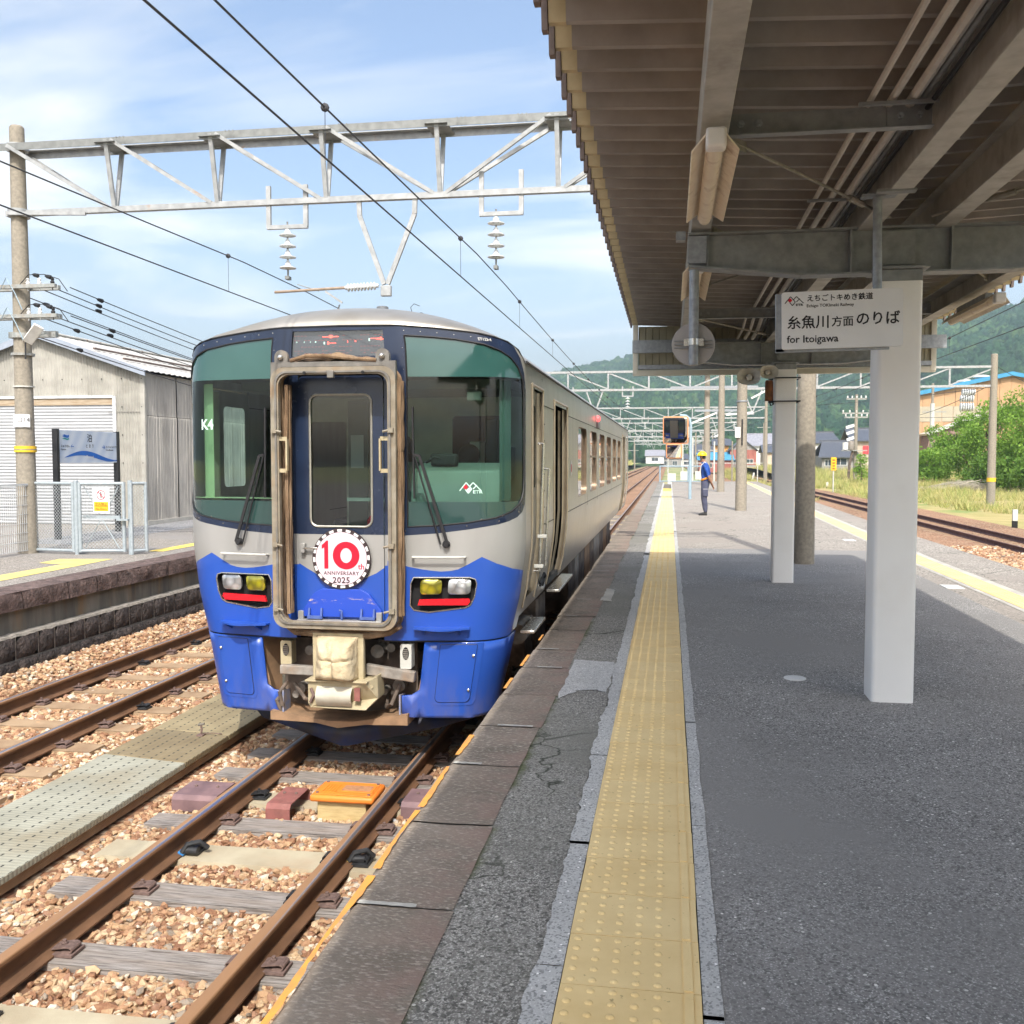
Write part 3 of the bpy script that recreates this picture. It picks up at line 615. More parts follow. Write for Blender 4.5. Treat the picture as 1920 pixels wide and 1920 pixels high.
t = thing('rail_bond_clamp', 'black rail clamp with a blue plastic wedge on the cream sleeper', 'rail clamp', (-3.0, 5.72, -1.03), 0, 'rail clamps with coloured wedges')
MB().tube([(-.06, -.05, .02), (-.03, -.03, .07), (.04, .0, .08), (.08, .03, .03)], .017, 8).build('hook', clip_bk, t); MB().lathe([(.024, -.04), (.024, .04)], (.0, -.03, .03), (1, 0, 0)).build('coil', clip_bk, t); MB().box(-.085, -.045, -.06, .03, 0, .03).build('wedge', blue_p, t, bevel=.006)
c_ = copy_tree(t, (-1.9, 5.76, -1.03), 'black rail clamp with a yellow plastic wedge by the right rail')
for o in c_.children:
    if o.name.startswith('wedge'): o.data = o.data.copy(); o.data.materials[0] = yel_p
t = thing('track_lever', 'small rusty lever bracket on the tan walkway beside the train', 'lever', (-4.06, 7.9, -.93)); t.scale = (.6, .6, .55); MB().box(-.05, .05, -.06, .06, 0, .02).build('lever_base', clipm, t, smooth=False); MB().tube([(0, 0, .02), (.02, -.01, .10), (.0, .0, .17)], .014, 6).build('lever_stem', clipm, t); MB().tube([(-.04, 0, .17), (.05, .01, .19)], .02, 8).build('lever_head', grey_lv, t); MB().tube([(0, .0, .03), (.15, .06, .03), (.28, .10, .01)], .008, 5).build('lever_rod', clipm, t)
# ballast stones (nobody could count them)
def ballast_points(x0, x1, y0, y1, dens, rmin, rmax, sls=(), cxs=(), walk=False, zf=bed_z):
    n = int((x1 - x0) * (y1 - y0) * dens); x = RNG.uniform(x0, x1, n); y = RNG.uniform(y0, y1, n); keep = (x > -.77 * y - .5)
    for cx, sl in sls:
        for (sy, k) in sl:
            if sy < y0 - 1 or sy > y1 + 1: continue
            hw = .105 if k != 't' else .10
            ins = (np.abs(y - sy) < hw) & (np.abs(x - np.array(cx)) < 1.06); keep &= ~(ins & (RNG.random(n) > (.03 if k != 't' else .22)))
    for c in cxs: keep &= np.abs(x - np.where((y < 9) & (c > -3.2) & (c < 0), c - .0021 * (9 - y) ** 2, c)) > .078
    if walk: keep &= ~((x > -4.66) & (x < -3.77))
    x, y = x[keep], y[keep]; n = len(x); r = RNG.uniform(rmin, rmax, n) * np.where(RNG.random(n) < .08, 1.45, 1)
    z = np.array([zf(a, b) for a, b in zip(x, y)]) + RNG.uniform(-.012, .02, n)
    sc3 = np.stack([r * RNG.uniform(.8, 1.35, n), r * RNG.uniform(.75, 1.1, n), r * RNG.uniform(.6, .95, n)], 1)
    return np.stack([x, y, z], 1), sc3, np.stack([RNG.uniform(-.5, .5, n), RNG.uniform(-.5, .5, n), RNG.uniform(0, 6.28, n)], 1)
SV = [blob_mesh('pebble_%02d' % i, bt, 1, .42, i, (1, .95, .85), 1.9, True) for i in range(9)]
cx = (-2.53 - .566, -2.53 + .566, -5.93 - .566, -5.93 + .566); sls = ((-2.53, SL1), (-5.93, SL2))
P_ = [ballast_points(-5.2, -1.02, 2.0, 8.0, 1750, .015, .0275, sls, cx, True), ballast_points(-7.42, -1.02, 8.0, 15.0, 950, .020, .033, sls, cx, True),
      ballast_points(-7.42, -5.0, 5.5, 8.0, 1100, .019, .032, sls, cx, True), ballast_points(-7.42, -1.02, 15.0, 24, 330, .03, .046, sls, cx, True)]
scatter('ballast', np.concatenate([p[0] for p in P_]), np.concatenate([p[1] for p in P_]), np.concatenate([p[2] for p in P_]), SV)
P_ = [ballast_points(7.4, 12.4, 14, 30, 90, .03, .06, (), (9.434, 10.566), zf=lambda a, b: -1.045), ballast_points(4.7, 7.6, 8, 24, 60, .02, .045, (), (), zf=lambda a, b: -1.07)]
scatter('right_ballast', np.concatenate([p[0] for p in P_]), np.concatenate([p[1] for p in P_]), np.concatenate([p[2] for p in P_]), SV)
# ---------------------------------------------------------------- the railcar
X0, Y0, ZR = -2.52, 7.19, -0.88
def g_(s):
    if s < .36: return 0
    if s < .8: return (s - .36) / .44 * .10
    q = (s - .8) / .2; return .10 + .05 * q + .30 * (1 - math.sqrt(max(0, 1 - q * q)))
_S = np.concatenate([np.linspace(0, .8, 81), 1 - .2 * (1 - np.sin(np.linspace(0, math.pi / 2, 80)))[1:]]); _X = _S * 1.4; _Y = np.array([g_(s) for s in _S])
_A = np.concatenate([[0], np.cumsum(np.hypot(np.diff(_X), np.diff(_Y)))]); AC = _A[-1]
def plan(a):
    b = abs(a)
    if b <= AC: return math.copysign(float(np.interp(b, _A, _X)), a), float(np.interp(b, _A, _Y))
    return math.copysign(1.4, a), .45 + b - AC
def Wt(t): return float(np.interp(t, [.3, .96, 1.3, 1.7, 3.0, 3.25, 3.45], [1.15, 1.27, 1.35, 1.4, 1.4, 1.375, 1.3]))
def shell(a, t, off=0.0):
    x, y = plan(a); k = Wt(t) / 1.4
    if off:
        x2, y2 = plan(a + .004); x1, y1 = plan(a - .004); d = Vector((x2 - x1, y2 - y1)).normalized(); nx, ny = d.y, -d.x
        return (x * k + nx * off, y + ny * off, t)
    return (x * k, y, t)
def inside(p, poly):
    x, y = p; r = False; j = len(poly) - 1
    for i in range(len(poly)):
        xi, yi = poly[i]; xj, yj = poly[j]
        if (yi > y) != (yj > y) and x < (xj - xi) * (y - yi) / (yj - yi) + xi: r = not r
        j = i
    return r
def densify(poly, d):
    o = []
    for i, p in enumerate(poly):
        q = poly[(i + 1) % len(poly)]; n = max(1, int(math.hypot(q[0] - p[0], q[1] - p[1]) / d))
        for k in range(n): o.append((p[0] + (q[0] - p[0]) * k / n, p[1] + (q[1] - p[1]) * k / n))
    return o
def rrect(x0, x1, y0, y1, r, n=5):
    o = []; rs = r if isinstance(r, (list, tuple)) else [r] * 4
    for (cx, cy, a0, rr_) in ((x1 - rs[0], y1 - rs[0], 0, rs[0]), (x0 + rs[1], y1 - rs[1], 90, rs[1]), (x0 + rs[2], y0 + rs[2], 180, rs[2]), (x1 - rs[3], y0 + rs[3], 270, rs[3])):
        for k in range(n + 1): o.append((cx + rr_ * math.cos(R(a0 + 90 * k / n)), cy + rr_ * math.sin(R(a0 + 90 * k / n))))
    return o
def cdt_patch(poly, holes=(), d=.07, da=None, dt=None):
    """triangles of a polygon with holes, in the plane of the shell"""
    da = da or d; dt = dt or d
    V = []; E = []
    for pl in [poly] + list(holes):
        pl = densify(pl, min(d, .07) if d < .2 else d); o = len(V); V += pl; E += [(o + i, o + (i + 1) % len(pl)) for i in range(len(pl))]
    xs = [p[0] for p in poly]; ts = [p[1] for p in poly]; bnd = np.array(V)
    for a in np.arange(min(xs) + da * .37, max(xs), da):
        for t in np.arange(min(ts) + dt * .41, max(ts), dt):
            if inside((a, t), poly) and not any(inside((a, t), h) for h in holes) and np.min((bnd[:, 0] - a) ** 2 / da ** 2 + (bnd[:, 1] - t) ** 2 / dt ** 2) > .12: V.append((a, t))
    r = delaunay_2d_cdt([Vector(p) for p in V], E, [], 0, 1e-6); vo = [(p.x, p.y) for p in r[0]]; out = []
    for f in r[2]:
        c = (sum(vo[i][0] for i in f) / 3, sum(vo[i][1] for i in f) / 3)
        if inside(c, poly) and not any(inside(c, h) for h in holes): out.append(tuple(f))
    return vo, out
def spatch(name, poly, mat, parent, holes=(), off=0.0, d=.07, da=None, dt=None, label=None, mir=False, thick=0):
    vo, fs = cdt_patch(poly, holes, d, da, dt); o = None
    mb = MB(); mb.add([shell(-a if mir else a, t, off) for a, t in vo], fs); me = mb.mesh(name, mat, True, True, 50)
    c = sum((p.center for p in me.polygons), Vector()) / max(1, len(me.polygons)); p = me.polygons[len(me.polygons) // 2]
    ref = Vector((p.center.x, min(p.center.y, 1.2) - 1.6 if abs(p.center.x) < 1.39 else 0, 0))
    if p.normal.dot(ref) < 0: me.flip_normals()
    ob = obj(name, me, parent, label)
    if thick: m = ob.modifiers.new('thickness', 'SOLIDIFY'); m.thickness = thick; m.offset = -1
    return ob
def both(name, poly, mat, parent, **k):
    hs = k.pop('holes', ())
    return spatch(name, poly, mat, parent, holes=hs, **k), spatch(name, poly, mat, parent, holes=hs, mir=True, **k)

silver = NT('silver_paint'); v = silver.coord('Object')
silver.set(col=silver.ramp(silver.noise(silver.coord('Object', (1, 1, .25)), 2.5, 6), (.3, (.33, .325, .31)), (.7, (.41, .405, .39))), metal=.35, rough=.42, spec=.5); silver = silver.m
steel = NT('brushed_steel_side'); v = steel.coord('Object', (1, .4, 22)); v2 = steel.coord('Object', (1, 2.2, .5))
gg = steel.noise(v, 6, 4)
col = steel.ramp(steel.noise(v2, 3, 6), (.3, (.42, .405, .385)), (.7, (.54, .53, .51)))
steel.set(col=steel.mix(.05, col, (.62, .5, .38)), metal=.82, rough=steel.math('ADD', steel.math('MULTIPLY', gg, .12), .27), spec=.5); steel.bump(gg, .05, .002); steel = steel.m
roofm = NT('dusty_roof_steel'); v = roofm.coord('Object', (1, 1, 1))
roofm.set(col=roofm.ramp(roofm.noise(v, 2.2, 6), (.3, (.30, .27, .22)), (.7, (.43, .41, .375))), metal=.6, rough=.36, spec=.5); roofm = roofm.m
bluep = NT('train_blue_paint'); v = bluep.coord('Object')
sz_ = bluep.n('ShaderNodeSeparateXYZ'); bluep.l(v, sz_.inputs[0]); lowd = bluep.math('MULTIPLY', bluep.ramp(sz_.outputs[2], (.36, .55), (.75, .0)), bluep.ramp(bluep.noise(bluep.coord('Object', (1, 1, .3)), 6, 6, .7), (.42, 0.0), (.7, 1.0)))
bluep.set(col=bluep.mix(lowd, bluep.mix(bluep.ramp(bluep.noise(v, 3.5, 6), (.5, 0.0), (.8, .35)), (.018, .075, .38), (.03, .09, .33)), (.17, .14, .13)), rough=.34, spec=.5, coat=.25); bluep.bump(bluep.noise(v, 5, 2), .03, .01); bluep = bluep.m
navy = M('navy_mask_paint', (.016, .028, .062), (.012, .02, .045), 3, .25, bump=0, coord='Object', spec=.6)
blackm = M('matt_black', (.012, .012, .013), None, 9, .8, bump=0); dark_int = M('dark_interior', (.03, .03, .03), None, 5, .8, bump=0)
rubber = M('dark_rubber', (.02, .02, .022), None, 12, .55)
gl_clear = glassy('cab_glass', (.62, .86, .78), .045); gl_band = NT('tinted_band'); gl_band.set(col=gl_band.ramp(gl_band.noise(gl_band.coord('Object'), 1.5, 3), (.3, (.022, .075, .068)), (.7, (.036, .105, .094))), rough=.04, spec=.7, coat=.5); gl_band = gl_band.m
gl_low = NT('tinted_glass_low'); gl_low.set(col=(.022, .058, .053), rough=.05, spec=.7, coat=.4); gl_low = gl_low.m
gl_side = NT('side_window_glass'); gl_side.set(col=(.06, .075, .07), metal=.35, rough=.04, spec=1.0, coat=1.0); gl_side = gl_side.m
frame_g = M('grey_gangway_steel', (.22, .21, .19), (.15, .14, .125), 12, .5, metal=.3, coord='Object', dirt=(.30, .22, .14), dscale=3, dlo=.5, dhi=.75)
frame_t = M('dirty_gangway_steel', (.27, .24, .185), (.19, .16, .115), 12, .6, coord='Object', dirt=(.28, .19, .11), dscale=4)
canvas = M('brown_canvas', (.25, .165, .095), (.10, .06, .035), 9, .95, bump=1, bscale=26, bdist=.02, coord='Object', stretch=(1, 1, .35), dirt=(.32, .23, .15), dscale=5)
cream_m = M('cream_cover', (.46, .40, .26), (.36, .30, .185), 7, .7, coord='Object', dirt=(.36, .24, .12), dscale=5, dlo=.55, dhi=.8)
canvas_w = M('cream_canvas_bag', (.54, .46, .31), (.40, .31, .19), 6, .85, bump=.9, bscale=13, bdist=.03, coord='Object')
tan_m = M('rust_dusted_steel', (.30, .185, .105), (.18, .115, .068), 7, .8, coord='Object')
grey_eq = M('dusty_grey_gear', (.30, .28, .25), (.17, .15, .13), 10, .8, coord='Object', dirt=(.32, .22, .14), dscale=4)
under = M('underframe_dirt', (.16, .125, .10), (.07, .055, .045), 6, .9, coord='Object', dirt=(.28, .2, .14), dscale=3)
chrome = M('bright_steel', (.62, .60, .56), None, 20, .25, metal=.9, bump=0)
white_pl = M('off_white_enamel', (.56, .56, .52), (.47, .47, .43), 8, .5, coord='Object')
whitem = M('sign_white', (.72, .72, .72), (.68, .68, .68), 6, .5, bump=0); pinkw = M('headmark_pale_pink', (.70, .55, .61), (.67, .53, .58), 4, .45, bump=0)
redp = M('vivid_red', (.60, .006, .03), None, 8, .5, bump=0); dkbrown = M('headmark_dark', (.045, .028, .03), None, 8, .6, bump=0)
black_t = M('lettering_black', (.015, .015, .018), None, 8, .5, bump=0)
def lensm(name, c, e=0):
    t = NT(name); v = t.coord('Object', (1, 1, 1)); vo = t.n('ShaderNodeTexVoronoi'); vo.inputs['Scale'].default_value = 13; t.l(v, vo.inputs[0])
    t.set(col=t.mix(t.ramp(vo.outputs['Distance'], (.1, 0.0), (.6, 1.0)), c, tuple(min(1, x * .35 + .02) for x in c)), metal=.6, rough=.12, spec=.8, coat=1.0); t.bump(vo.outputs['Distance'], .5, .012); return t.m
lens_w = lensm('clear_lens', (.80, .82, .84)); lens_y = lensm('yellow_lens', (.72, .66, .02)); lens_r = NT('red_reflector'); v = lens_r.coord('Object', (90, 90, 90)); w_ = lens_r.n('ShaderNodeTexChecker'); w_.inputs['Scale'].default_value = 1; lens_r.l(v, w_.inputs[0]); lens_r.set(col=lens_r.mix(w_.outputs[1], (.75, .01, .02), (.5, .01, .02)), rough=.25, spec=.6, coat=.6); lens_r = lens_r.m
mint = M('pale_green_panel', (.36, .38, .22), (.31, .33, .19), 3, .6, bump=0, coord='Object'); greyg = M('console_grey_green', (.125, .155, .14), (.10, .125, .11), 4, .55, bump=0, coord='Object')
cream_i = M('cab_cream', (.62, .62, .52), (.50, .50, .42), 4, .6, bump=0, coord='Object')

T = thing('railcar', 'blue and silver single railcar with a brown framed end door standing at the platform', 'train', (X0, Y0, ZR))
AE = 1.60
ttop_a = [0, .5, .815, 1.114, 1.337, 1.46, 1.55, AE]; ttop_t = [3.405, 3.40, 3.378, 3.345, 3.30, 3.25, 3.19, 3.15]
def ttop(a): return float(np.interp(abs(a), ttop_a, ttop_t))
mask_bot = [(1.50, 1.972), (1.43, 1.935), (1.34, 1.908), (1.248, 1.886), (1.007, 1.847), (.769, 1.817), (.506, 1.80), (.39, 1.80)]
mask_r = [(.39, 3.06), (.39, 3.12), (0, 3.12), (0, 3.405)] + [(a, ttop(a)) for a in (.2, .5, .815, .96, 1.114, 1.23, 1.337)] + [(1.43, 3.25), (1.505, 3.17), (1.555, 3.06), (1.575, 2.93), (1.578, 2.6), (1.578, 2.3), (1.575, 2.12), (1.555, 2.03)] + mask_bot
glass_r = [(.545, 3.325), (.76, 3.312), (.944, 3.294), (1.152, 3.258), (1.28, 3.215), (1.38, 3.165), (1.46, 3.095), (1.515, 3.0), (1.535, 2.88), (1.54, 2.6), (1.54, 2.25), (1.53, 2.14), (1.50, 2.08), (1.45, 2.03), (1.363, 1.98), (1.223, 1.936), (1.007, 1.90), (.769, 1.877), (.545, 1.868)]
disp = rrect(-.375, .378, 3.175, 3.37, .012, 2); disp_r = [(0, 3.175), (.378, 3.175), (.378, 3.37), (0, 3.37)]
both('mask_panel', mask_r, navy, T, holes=[glass_r, disp_r])
def clip(poly, lo=None, hi=None):
    out = []
    for i, p in enumerate(poly):
        q = poly[(i + 1) % len(poly)]
        ins = lambda z: (lo is None or z[1] >= lo - 1e-9) and (hi is None or z[1] <= hi + 1e-9)
        if ins(p): out.append(p)
        for b in (lo, hi):
            if b is not None and (p[1] - b) * (q[1] - b) < 0: k = (b - p[1]) / (q[1] - p[1]); out.append((p[0] + (q[0] - p[0]) * k, b))
    return out
both('windscreen', clip(glass_r, 2.06, 3.012), gl_clear, T, off=-.008, label='see-through green middle of the windscreen')
both('windscreen_band', clip(glass_r, 3.013, None), gl_band, T, off=-.008, label='dark teal band along the top of the windscreen')
both('windscreen_band', clip(glass_r, None, 2.059), gl_low, T, off=-.008, label='dark green strip along the foot of the windscreen')
# thin rubber around the glass
for sg in (-1, 1):
    mb = MB(); n = len(glass_r); pp = densify(glass_r, .06); mb.tube([shell(sg * a, t, -.002) for a, t in pp] + [shell(sg * pp[0][0], pp[0][1], -.002)], .007, 5); mb.build('windscreen_seal', rubber, T)
wave = [(.39, 1.605), (.47, 1.584), (.56, 1.56), (.657, 1.542), (.74, 1.530), (.816, 1.524), (.89, 1.529), (.947, 1.542), (1.02, 1.58), (1.12, 1.637), (1.24, 1.585), (1.40, 1.535), (AE, 1.500)]
silver_r = [(.39, 1.80)] + mask_bot[::-1][1:] + [(1.555, 2.03), (1.575, 2.12), (1.578, 2.3), (1.578, 2.6), (1.575, 2.93), (1.555, 3.06), (1.505, 3.17), (1.43, 3.25), (1.337, 3.30), (1.46, 3.25), (1.55, 3.19), (AE, 3.15)] + wave[::-1]
both('front_panel', silver_r, silver, T)
lampo = [(.58, 1.43), (.60, 1.478), (1.04, 1.478), (1.085, 1.465), (1.10, 1.43), (1.092, 1.33), (1.07, 1.265), (1.03, 1.243), (.74, 1.208), (.62, 1.225), (.585, 1.262)]
both('front_panel', wave + [(AE, .987), (.39, .987)], bluep, T, holes=[lampo], label='blue lower front panel with a wave edge')
# lamp housings
for sg in (-1, 1):
    hb = MB(); n = len(lampo); hb.add([shell(sg * a, t, 0) for a, t in lampo] + [shell(sg * a, t, -.07) for a, t in lampo], [(i, (i + 1) % n, n + (i + 1) % n, n + i) for i in range(n)] + [tuple(range(n, 2 * n))])
    h = hb.build('lamp_housing', blackm, T)
    pp = densify(lampo, .05); MB().tube([shell(sg * a, t, .001) for a, t in pp] + [shell(sg * pp[0][0], pp[0][1], .001)], .006, 5).build('housing_rim', chrome, h)
    for (a0, a1, t0, t1, m_, nm) in ((.655, .825, 1.345, 1.462, lens_y, 'fog_lamp'), (.875, 1.055, 1.345, 1.465, lens_w, 'headlight')):
        mb = MB(); po = rrect(a0, a1, t0, t1, .03, 4); n = len(po); ca, ct_ = (a0 + a1) / 2, (t0 + t1) / 2
        rings = [(1, -.03), (1, -.012), (.8, -.004), (.45, .0)]; vs = []
        for k, o_ in rings: vs += [shell(sg * (ca + (a - ca) * k), ct_ + (t - ct_) * k, o_) for a, t in po]
        mb.add(vs, [(r_ * n + i, r_ * n + (i + 1) % n, (r_ + 1) * n + (i + 1) % n, (r_ + 1) * n + i) for r_ in range(3) for i in range(n)] + [tuple(3 * n + i for i in range(n))])
        mb.build(nm, m_, h)
    mb = MB(); po = [(.645, 1.262), (.655, 1.308), (1.05, 1.314), (1.062, 1.29), (1.045, 1.262)]; n = len(po); mb.add([shell(sg * a, t, -.02) for a, t in po] + [shell(sg * a, t, .0) for a, t in po], [(i, (i + 1) % n, n + (i + 1) % n, n + i) for i in range(n)] + [tuple(range(n, 2 * n))]); mb.build('red_reflector', lens_r, h)
# skirts
sk_r = [(.60, .972), (AE, .972), (1.9, .968), (1.9, .40), (1.72, .375), (1.45, .372), (.60, .388), (.60, .55), (.73, .575), (.735, .972)][1:] + []
sk_r = [(.735, .972), (1.2, .972), (AE, .970), (1.86, .968), (1.80, .70), (1.66, .43), (1.55, .38), (1.3, .373), (.9, .378), (.592, .388), (.572, .555), (.66, .560), (.73, .60)]
both('skirt', sk_r, bluep, T, thick=.02)
both('joint_shadow_strip', [(.40, .988), (.40, .973), (1.7, .969), (1.7, .986)], rubber, T, off=-.02)
for sg in (-1, 1):
    p_ = shell(sg * .565, .47); MB().prism([(0, 0), (.14, .02), (.14, .17), (0, .19)], lambda a, b: (p_[0] - .006, p_[1] - .012 + a, .375 + b), lambda a, b: (p_[0] + .006, p_[1] - .012 + a, .375 + b)).build('skirt_return', M('skirt_edge', (.16, .22, .42), (.30, .27, .25), 16, .6, coord='Object') if sg < 0 else MT['se'], T); MT['se'] = bpy.data.materials['skirt_edge']
    # service hatch: frame line and leaf
    spatch('hatch_frame', rrect(.845, 1.245, .475, .968, [.01, .01, .05, .05]), bluep, T, off=.004, mir=sg < 0)
    hp = rrect(.875, 1.185, .505, .955, [.01, .01, .04, .04]); h = spatch('hatch', hp, bluep, T, off=.010, mir=sg < 0)
    pp = densify(hp, .05); MB().tube([shell(sg * a, t, .006) for a, t in pp] + [shell(sg * pp[0][0], pp[0][1], .006)], .004, 4).build('hatch_gap', rubber, h)
    for tt in (.60, .87): q = shell(sg * 1.165, tt, .012); MB().lathe([(.011, 0), (.011, .008), (.005, .012)], q, (0, -1, 0), 8).build('hatch_bolt', chrome, h)
    # step plate and its bracket, grab rail
    mb = MB(); us = np.linspace(.635, 1.095, 9); mb.grid(lambda a, k: shell(sg * a, 1.090 + (.004 if k else 0), .16 if k == 2 else (.0 if k == 0 else .155)), list(us), [0, 1, 2])
    mb = MB(); A_ = [shell(sg * a, 1.09, 0) for a in us]; B_ = [shell(sg * a, 1.09, .15 * min(1, 3.2 * min((a - .62), (1.11 - a)) + .35)) for a in us]; n = len(us)
    mb.add([(p[0], p[1], 1.082) for p in A_] + [(p[0], p[1], 1.082) for p in B_] + [(p[0], p[1], 1.094) for p in A_] + [(p[0], p[1], 1.094) for p in B_], [(i, i + 1, n + i + 1, n + i) for i in range(n - 1)] + [(2 * n + i, 2 * n + i + 1, 3 * n + i + 1, 3 * n + i) for i in range(n - 1)] + [(n + i, n + i + 1, 3 * n + i + 1, 3 * n + i) for i in range(n - 1)] + [(0, n, 3 * n, 2 * n), (n - 1, 2 * n - 1, 4 * n - 1, 3 * n - 1)])
    stp = mb.build('step_plate', bluep, T); spatch('step_bracket', rrect(.65, 1.09, .995, 1.08, .01), bluep, stp, off=.008, mir=sg < 0)
    for a in (.72, 1.02): q = shell(sg * a, 1.08, .004); q2 = shell(sg * a, 1.08, .10); q3 = shell(sg * a, 1.03, .004); MB().prism([(0, 0)], lambda a, b: q, lambda a, b: q) if 0 else MB().add([(q[0] - .006, q[1], q[2]), (q2[0] - .006, q2[1], q2[2]), (q3[0] - .006, q3[1], q3[2]), (q[0] + .006, q[1], q[2]), (q2[0] + .006, q2[1], q2[2]), (q3[0] + .006, q3[1], q3[2])], [(0, 1, 2), (3, 5, 4), (0, 3, 4, 1), (1, 4, 5, 2), (0, 2, 5, 3)]).build('gusset', bluep, stp)
    MB().tube([shell(sg * .59, 1.635, 0), shell(sg * .59, 1.64, .055)] + [shell(sg * a, 1.64, .06) for a in (.605, .7, .8, .9, .975)] + [shell(sg * .99, 1.64, .055), shell(sg * .99, 1.635, 0)], .0095, 8).build('grab_rail', white_pl, T)
    # wiper
    w = MB().lathe([(.028, 0), (.03, .03), (.018, .05)], shell(sg * .845, 1.735, .0), (0, -1, 0), 12).build('wiper_pivot', rubber, T)
    MB().bar(shell(sg * .855, 1.735, .045), shell(sg * .64, 2.412, .03), .022, .014, up=(0, -1, 0)).build('wiper_arm', rubber, w)
    MB().tube([shell(sg * .80, 1.735, .03), shell(sg * .602, 2.418, .028)], .007, 6).build('wiper_arm', rubber, w)
    MB().bar(shell(sg * .598, 2.42, .03), shell(sg * .645, 2.41, .03), .02, .012, up=(0, -1, 0)).build('wiper_link', rubber, w)
    MB().bar(shell(sg * .59, 2.785, .014), shell(sg * .60, 2.085, .014), .012, .022, up=(0, -1, 0)).build('wiper_blade', rubber, w)
    # rivets along the mask edge
    mb = MB()
    for i, (a, t) in enumerate(densify([(.43, 1.83), (.53, 1.835), (.77, 1.848), (1.0, 1.875), (1.25, 1.912), (1.45, 1.975)], .16)[:8]): mb.lathe([(.005, 0), (.004, .003)], shell(sg * a, t, .0), (0, -1, 0), 6)
    for t in np.arange(1.95, 3.35, .16): mb.lathe([(.004, 0), (.003, .003)], shell(sg * .522, t, .0), (0, -1, 0), 6)
    for a in np.arange(.55, 1.3, .13): mb.lathe([(.005, 0), (.004, .003)], shell(sg * a, ttop(a) - .035, .0), (0, -1, 0), 6)
    kind(mb.build('rivets', chrome, T), 'stuff')
# plough and dark gear under the front
mb = MB(); pl = [(-1.0, .56), (-.83, .42), (-.06, .14), (.0, .14), (.7, .36), (1.06, .56)]
zt = .32; mb.v = []
for (x, y) in pl: mb.v += [(x, y + .06, zt)]
for (x, y) in pl: mb.v += [(x, y + .0, .30 if abs(x) > .9 else (.22 if abs(x) > .5 else .10))]
mb.f = [(i, i + 1, 6 + i + 1, 6 + i) for i in range(5)]; mb.mi = [0] * 5
pm = M('dark_blue_plough', (.014, .026, .085), (.035, .03, .032), 5, .5, coord='Object')
o = mb.build('snow_plough', pm, T); m_ = o.modifiers.new('t', 'SOLIDIFY'); m_.thickness = .015
MB().prism([(-.57, .405), (-.57, .335), (-.2, .325), (-.02, .29), (.2, .325), (.545, .335), (.545, .42), (.1, .345), (-.1, .345)], lambda a, b: (a, -.03, b), lambda a, b: (a, .30, b)).build('bottom_plate', tan_m, T, smooth=False)
MB().box(-.57, .545, .28, .30, .35, .98).build('gear_backing', under, T, smooth=False)
MB().box(-.72, .72, .28, .42, .95, 1.12).build('frame_crossmember', blackm, T, smooth=False)
for sx in (-1, 1):
    MB().add([(sx * .70, .07, .60), (sx * .70, .07, .97), (sx * .60, .29, .97), (sx * .60, .29, .36), (sx * .60, .07, .40), (sx * .60, .07, .58)], [(0, 1, 2, 3, 4, 5)]).build('side_plate', tan_m, T, smooth=False)
for x0, x1 in ((-.50, -.41), (.475, .565)):
    v_ = MB().prism(rrect(x0, x1, .765, .955, .012, 3), lambda a, b: (a, .02, b), lambda a, b: (a, .12, b)).build('buzzer_box', white_pl if x0 > 0 else cream_m, T, smooth=False)
    cx_ = (x0 + x1) / 2; mb = MB(); mb.prism([(cx_ + .026 * math.cos(t), .885 + .05 * math.sin(t)) for t in np.linspace(0, 2 * math.pi, 17)[:-1]], lambda a, b: (a, .0185, b), lambda a, b: (a, .0195, b)); mb.build('grille', blackm, v_, smooth=False)
    mb = MB(); [mb.box(cx_ - .02, cx_ + .02, .012, .0182, z, z + .006) for z in (.848, .864, .880, .896, .912)]; mb.build('grille_bars', grey_eq, v_, smooth=False)
mb = MB(); mb.bar((-.49, .0, .735), (-.17, .0, .73), .06, .075); mb.build('draft_arm', grey_eq, T, bevel=.01)
mb = MB(); mb.bar((.20, .02, .755), (.60, .0, .71), .06, .085); mb.build('draft_arm', grey_eq, T, bevel=.01)
MB().tube([(.0, .3, .72), (.0, -.1, .72)], .11, 14).build('coupler_shank', grey_eq, T)
for (x, z, r_) in ((.25, .87, .055), (.36, .9, .035), (-.3, .86, .04), (.42, .6, .05), (-.38, .55, .045), (-.42, .5, .03), (.3, .55, .03)):
    MB().tube([(x, .27, z), (x * 1.02, .14, z)], r_, 10).build('pipe_fitting', grey_eq, T)
for pts in ([(-.42, .1, .60), (-.3, .02, .50), (-.2, .1, .45), (-.18, .25, .5)], [(.45, .1, .62), (.40, .03, .48), (.34, .1, .44), (.3, .26, .5)], [(-.5, .1, .55), (-.53, .0, .48), (-.50, .02, .40)], [(-.47, .08, .62), (-.50, -.01, .55), (-.48, .0, .44)]):
    MB().tube(pts, .016, 8).build('air_hose', under, T)
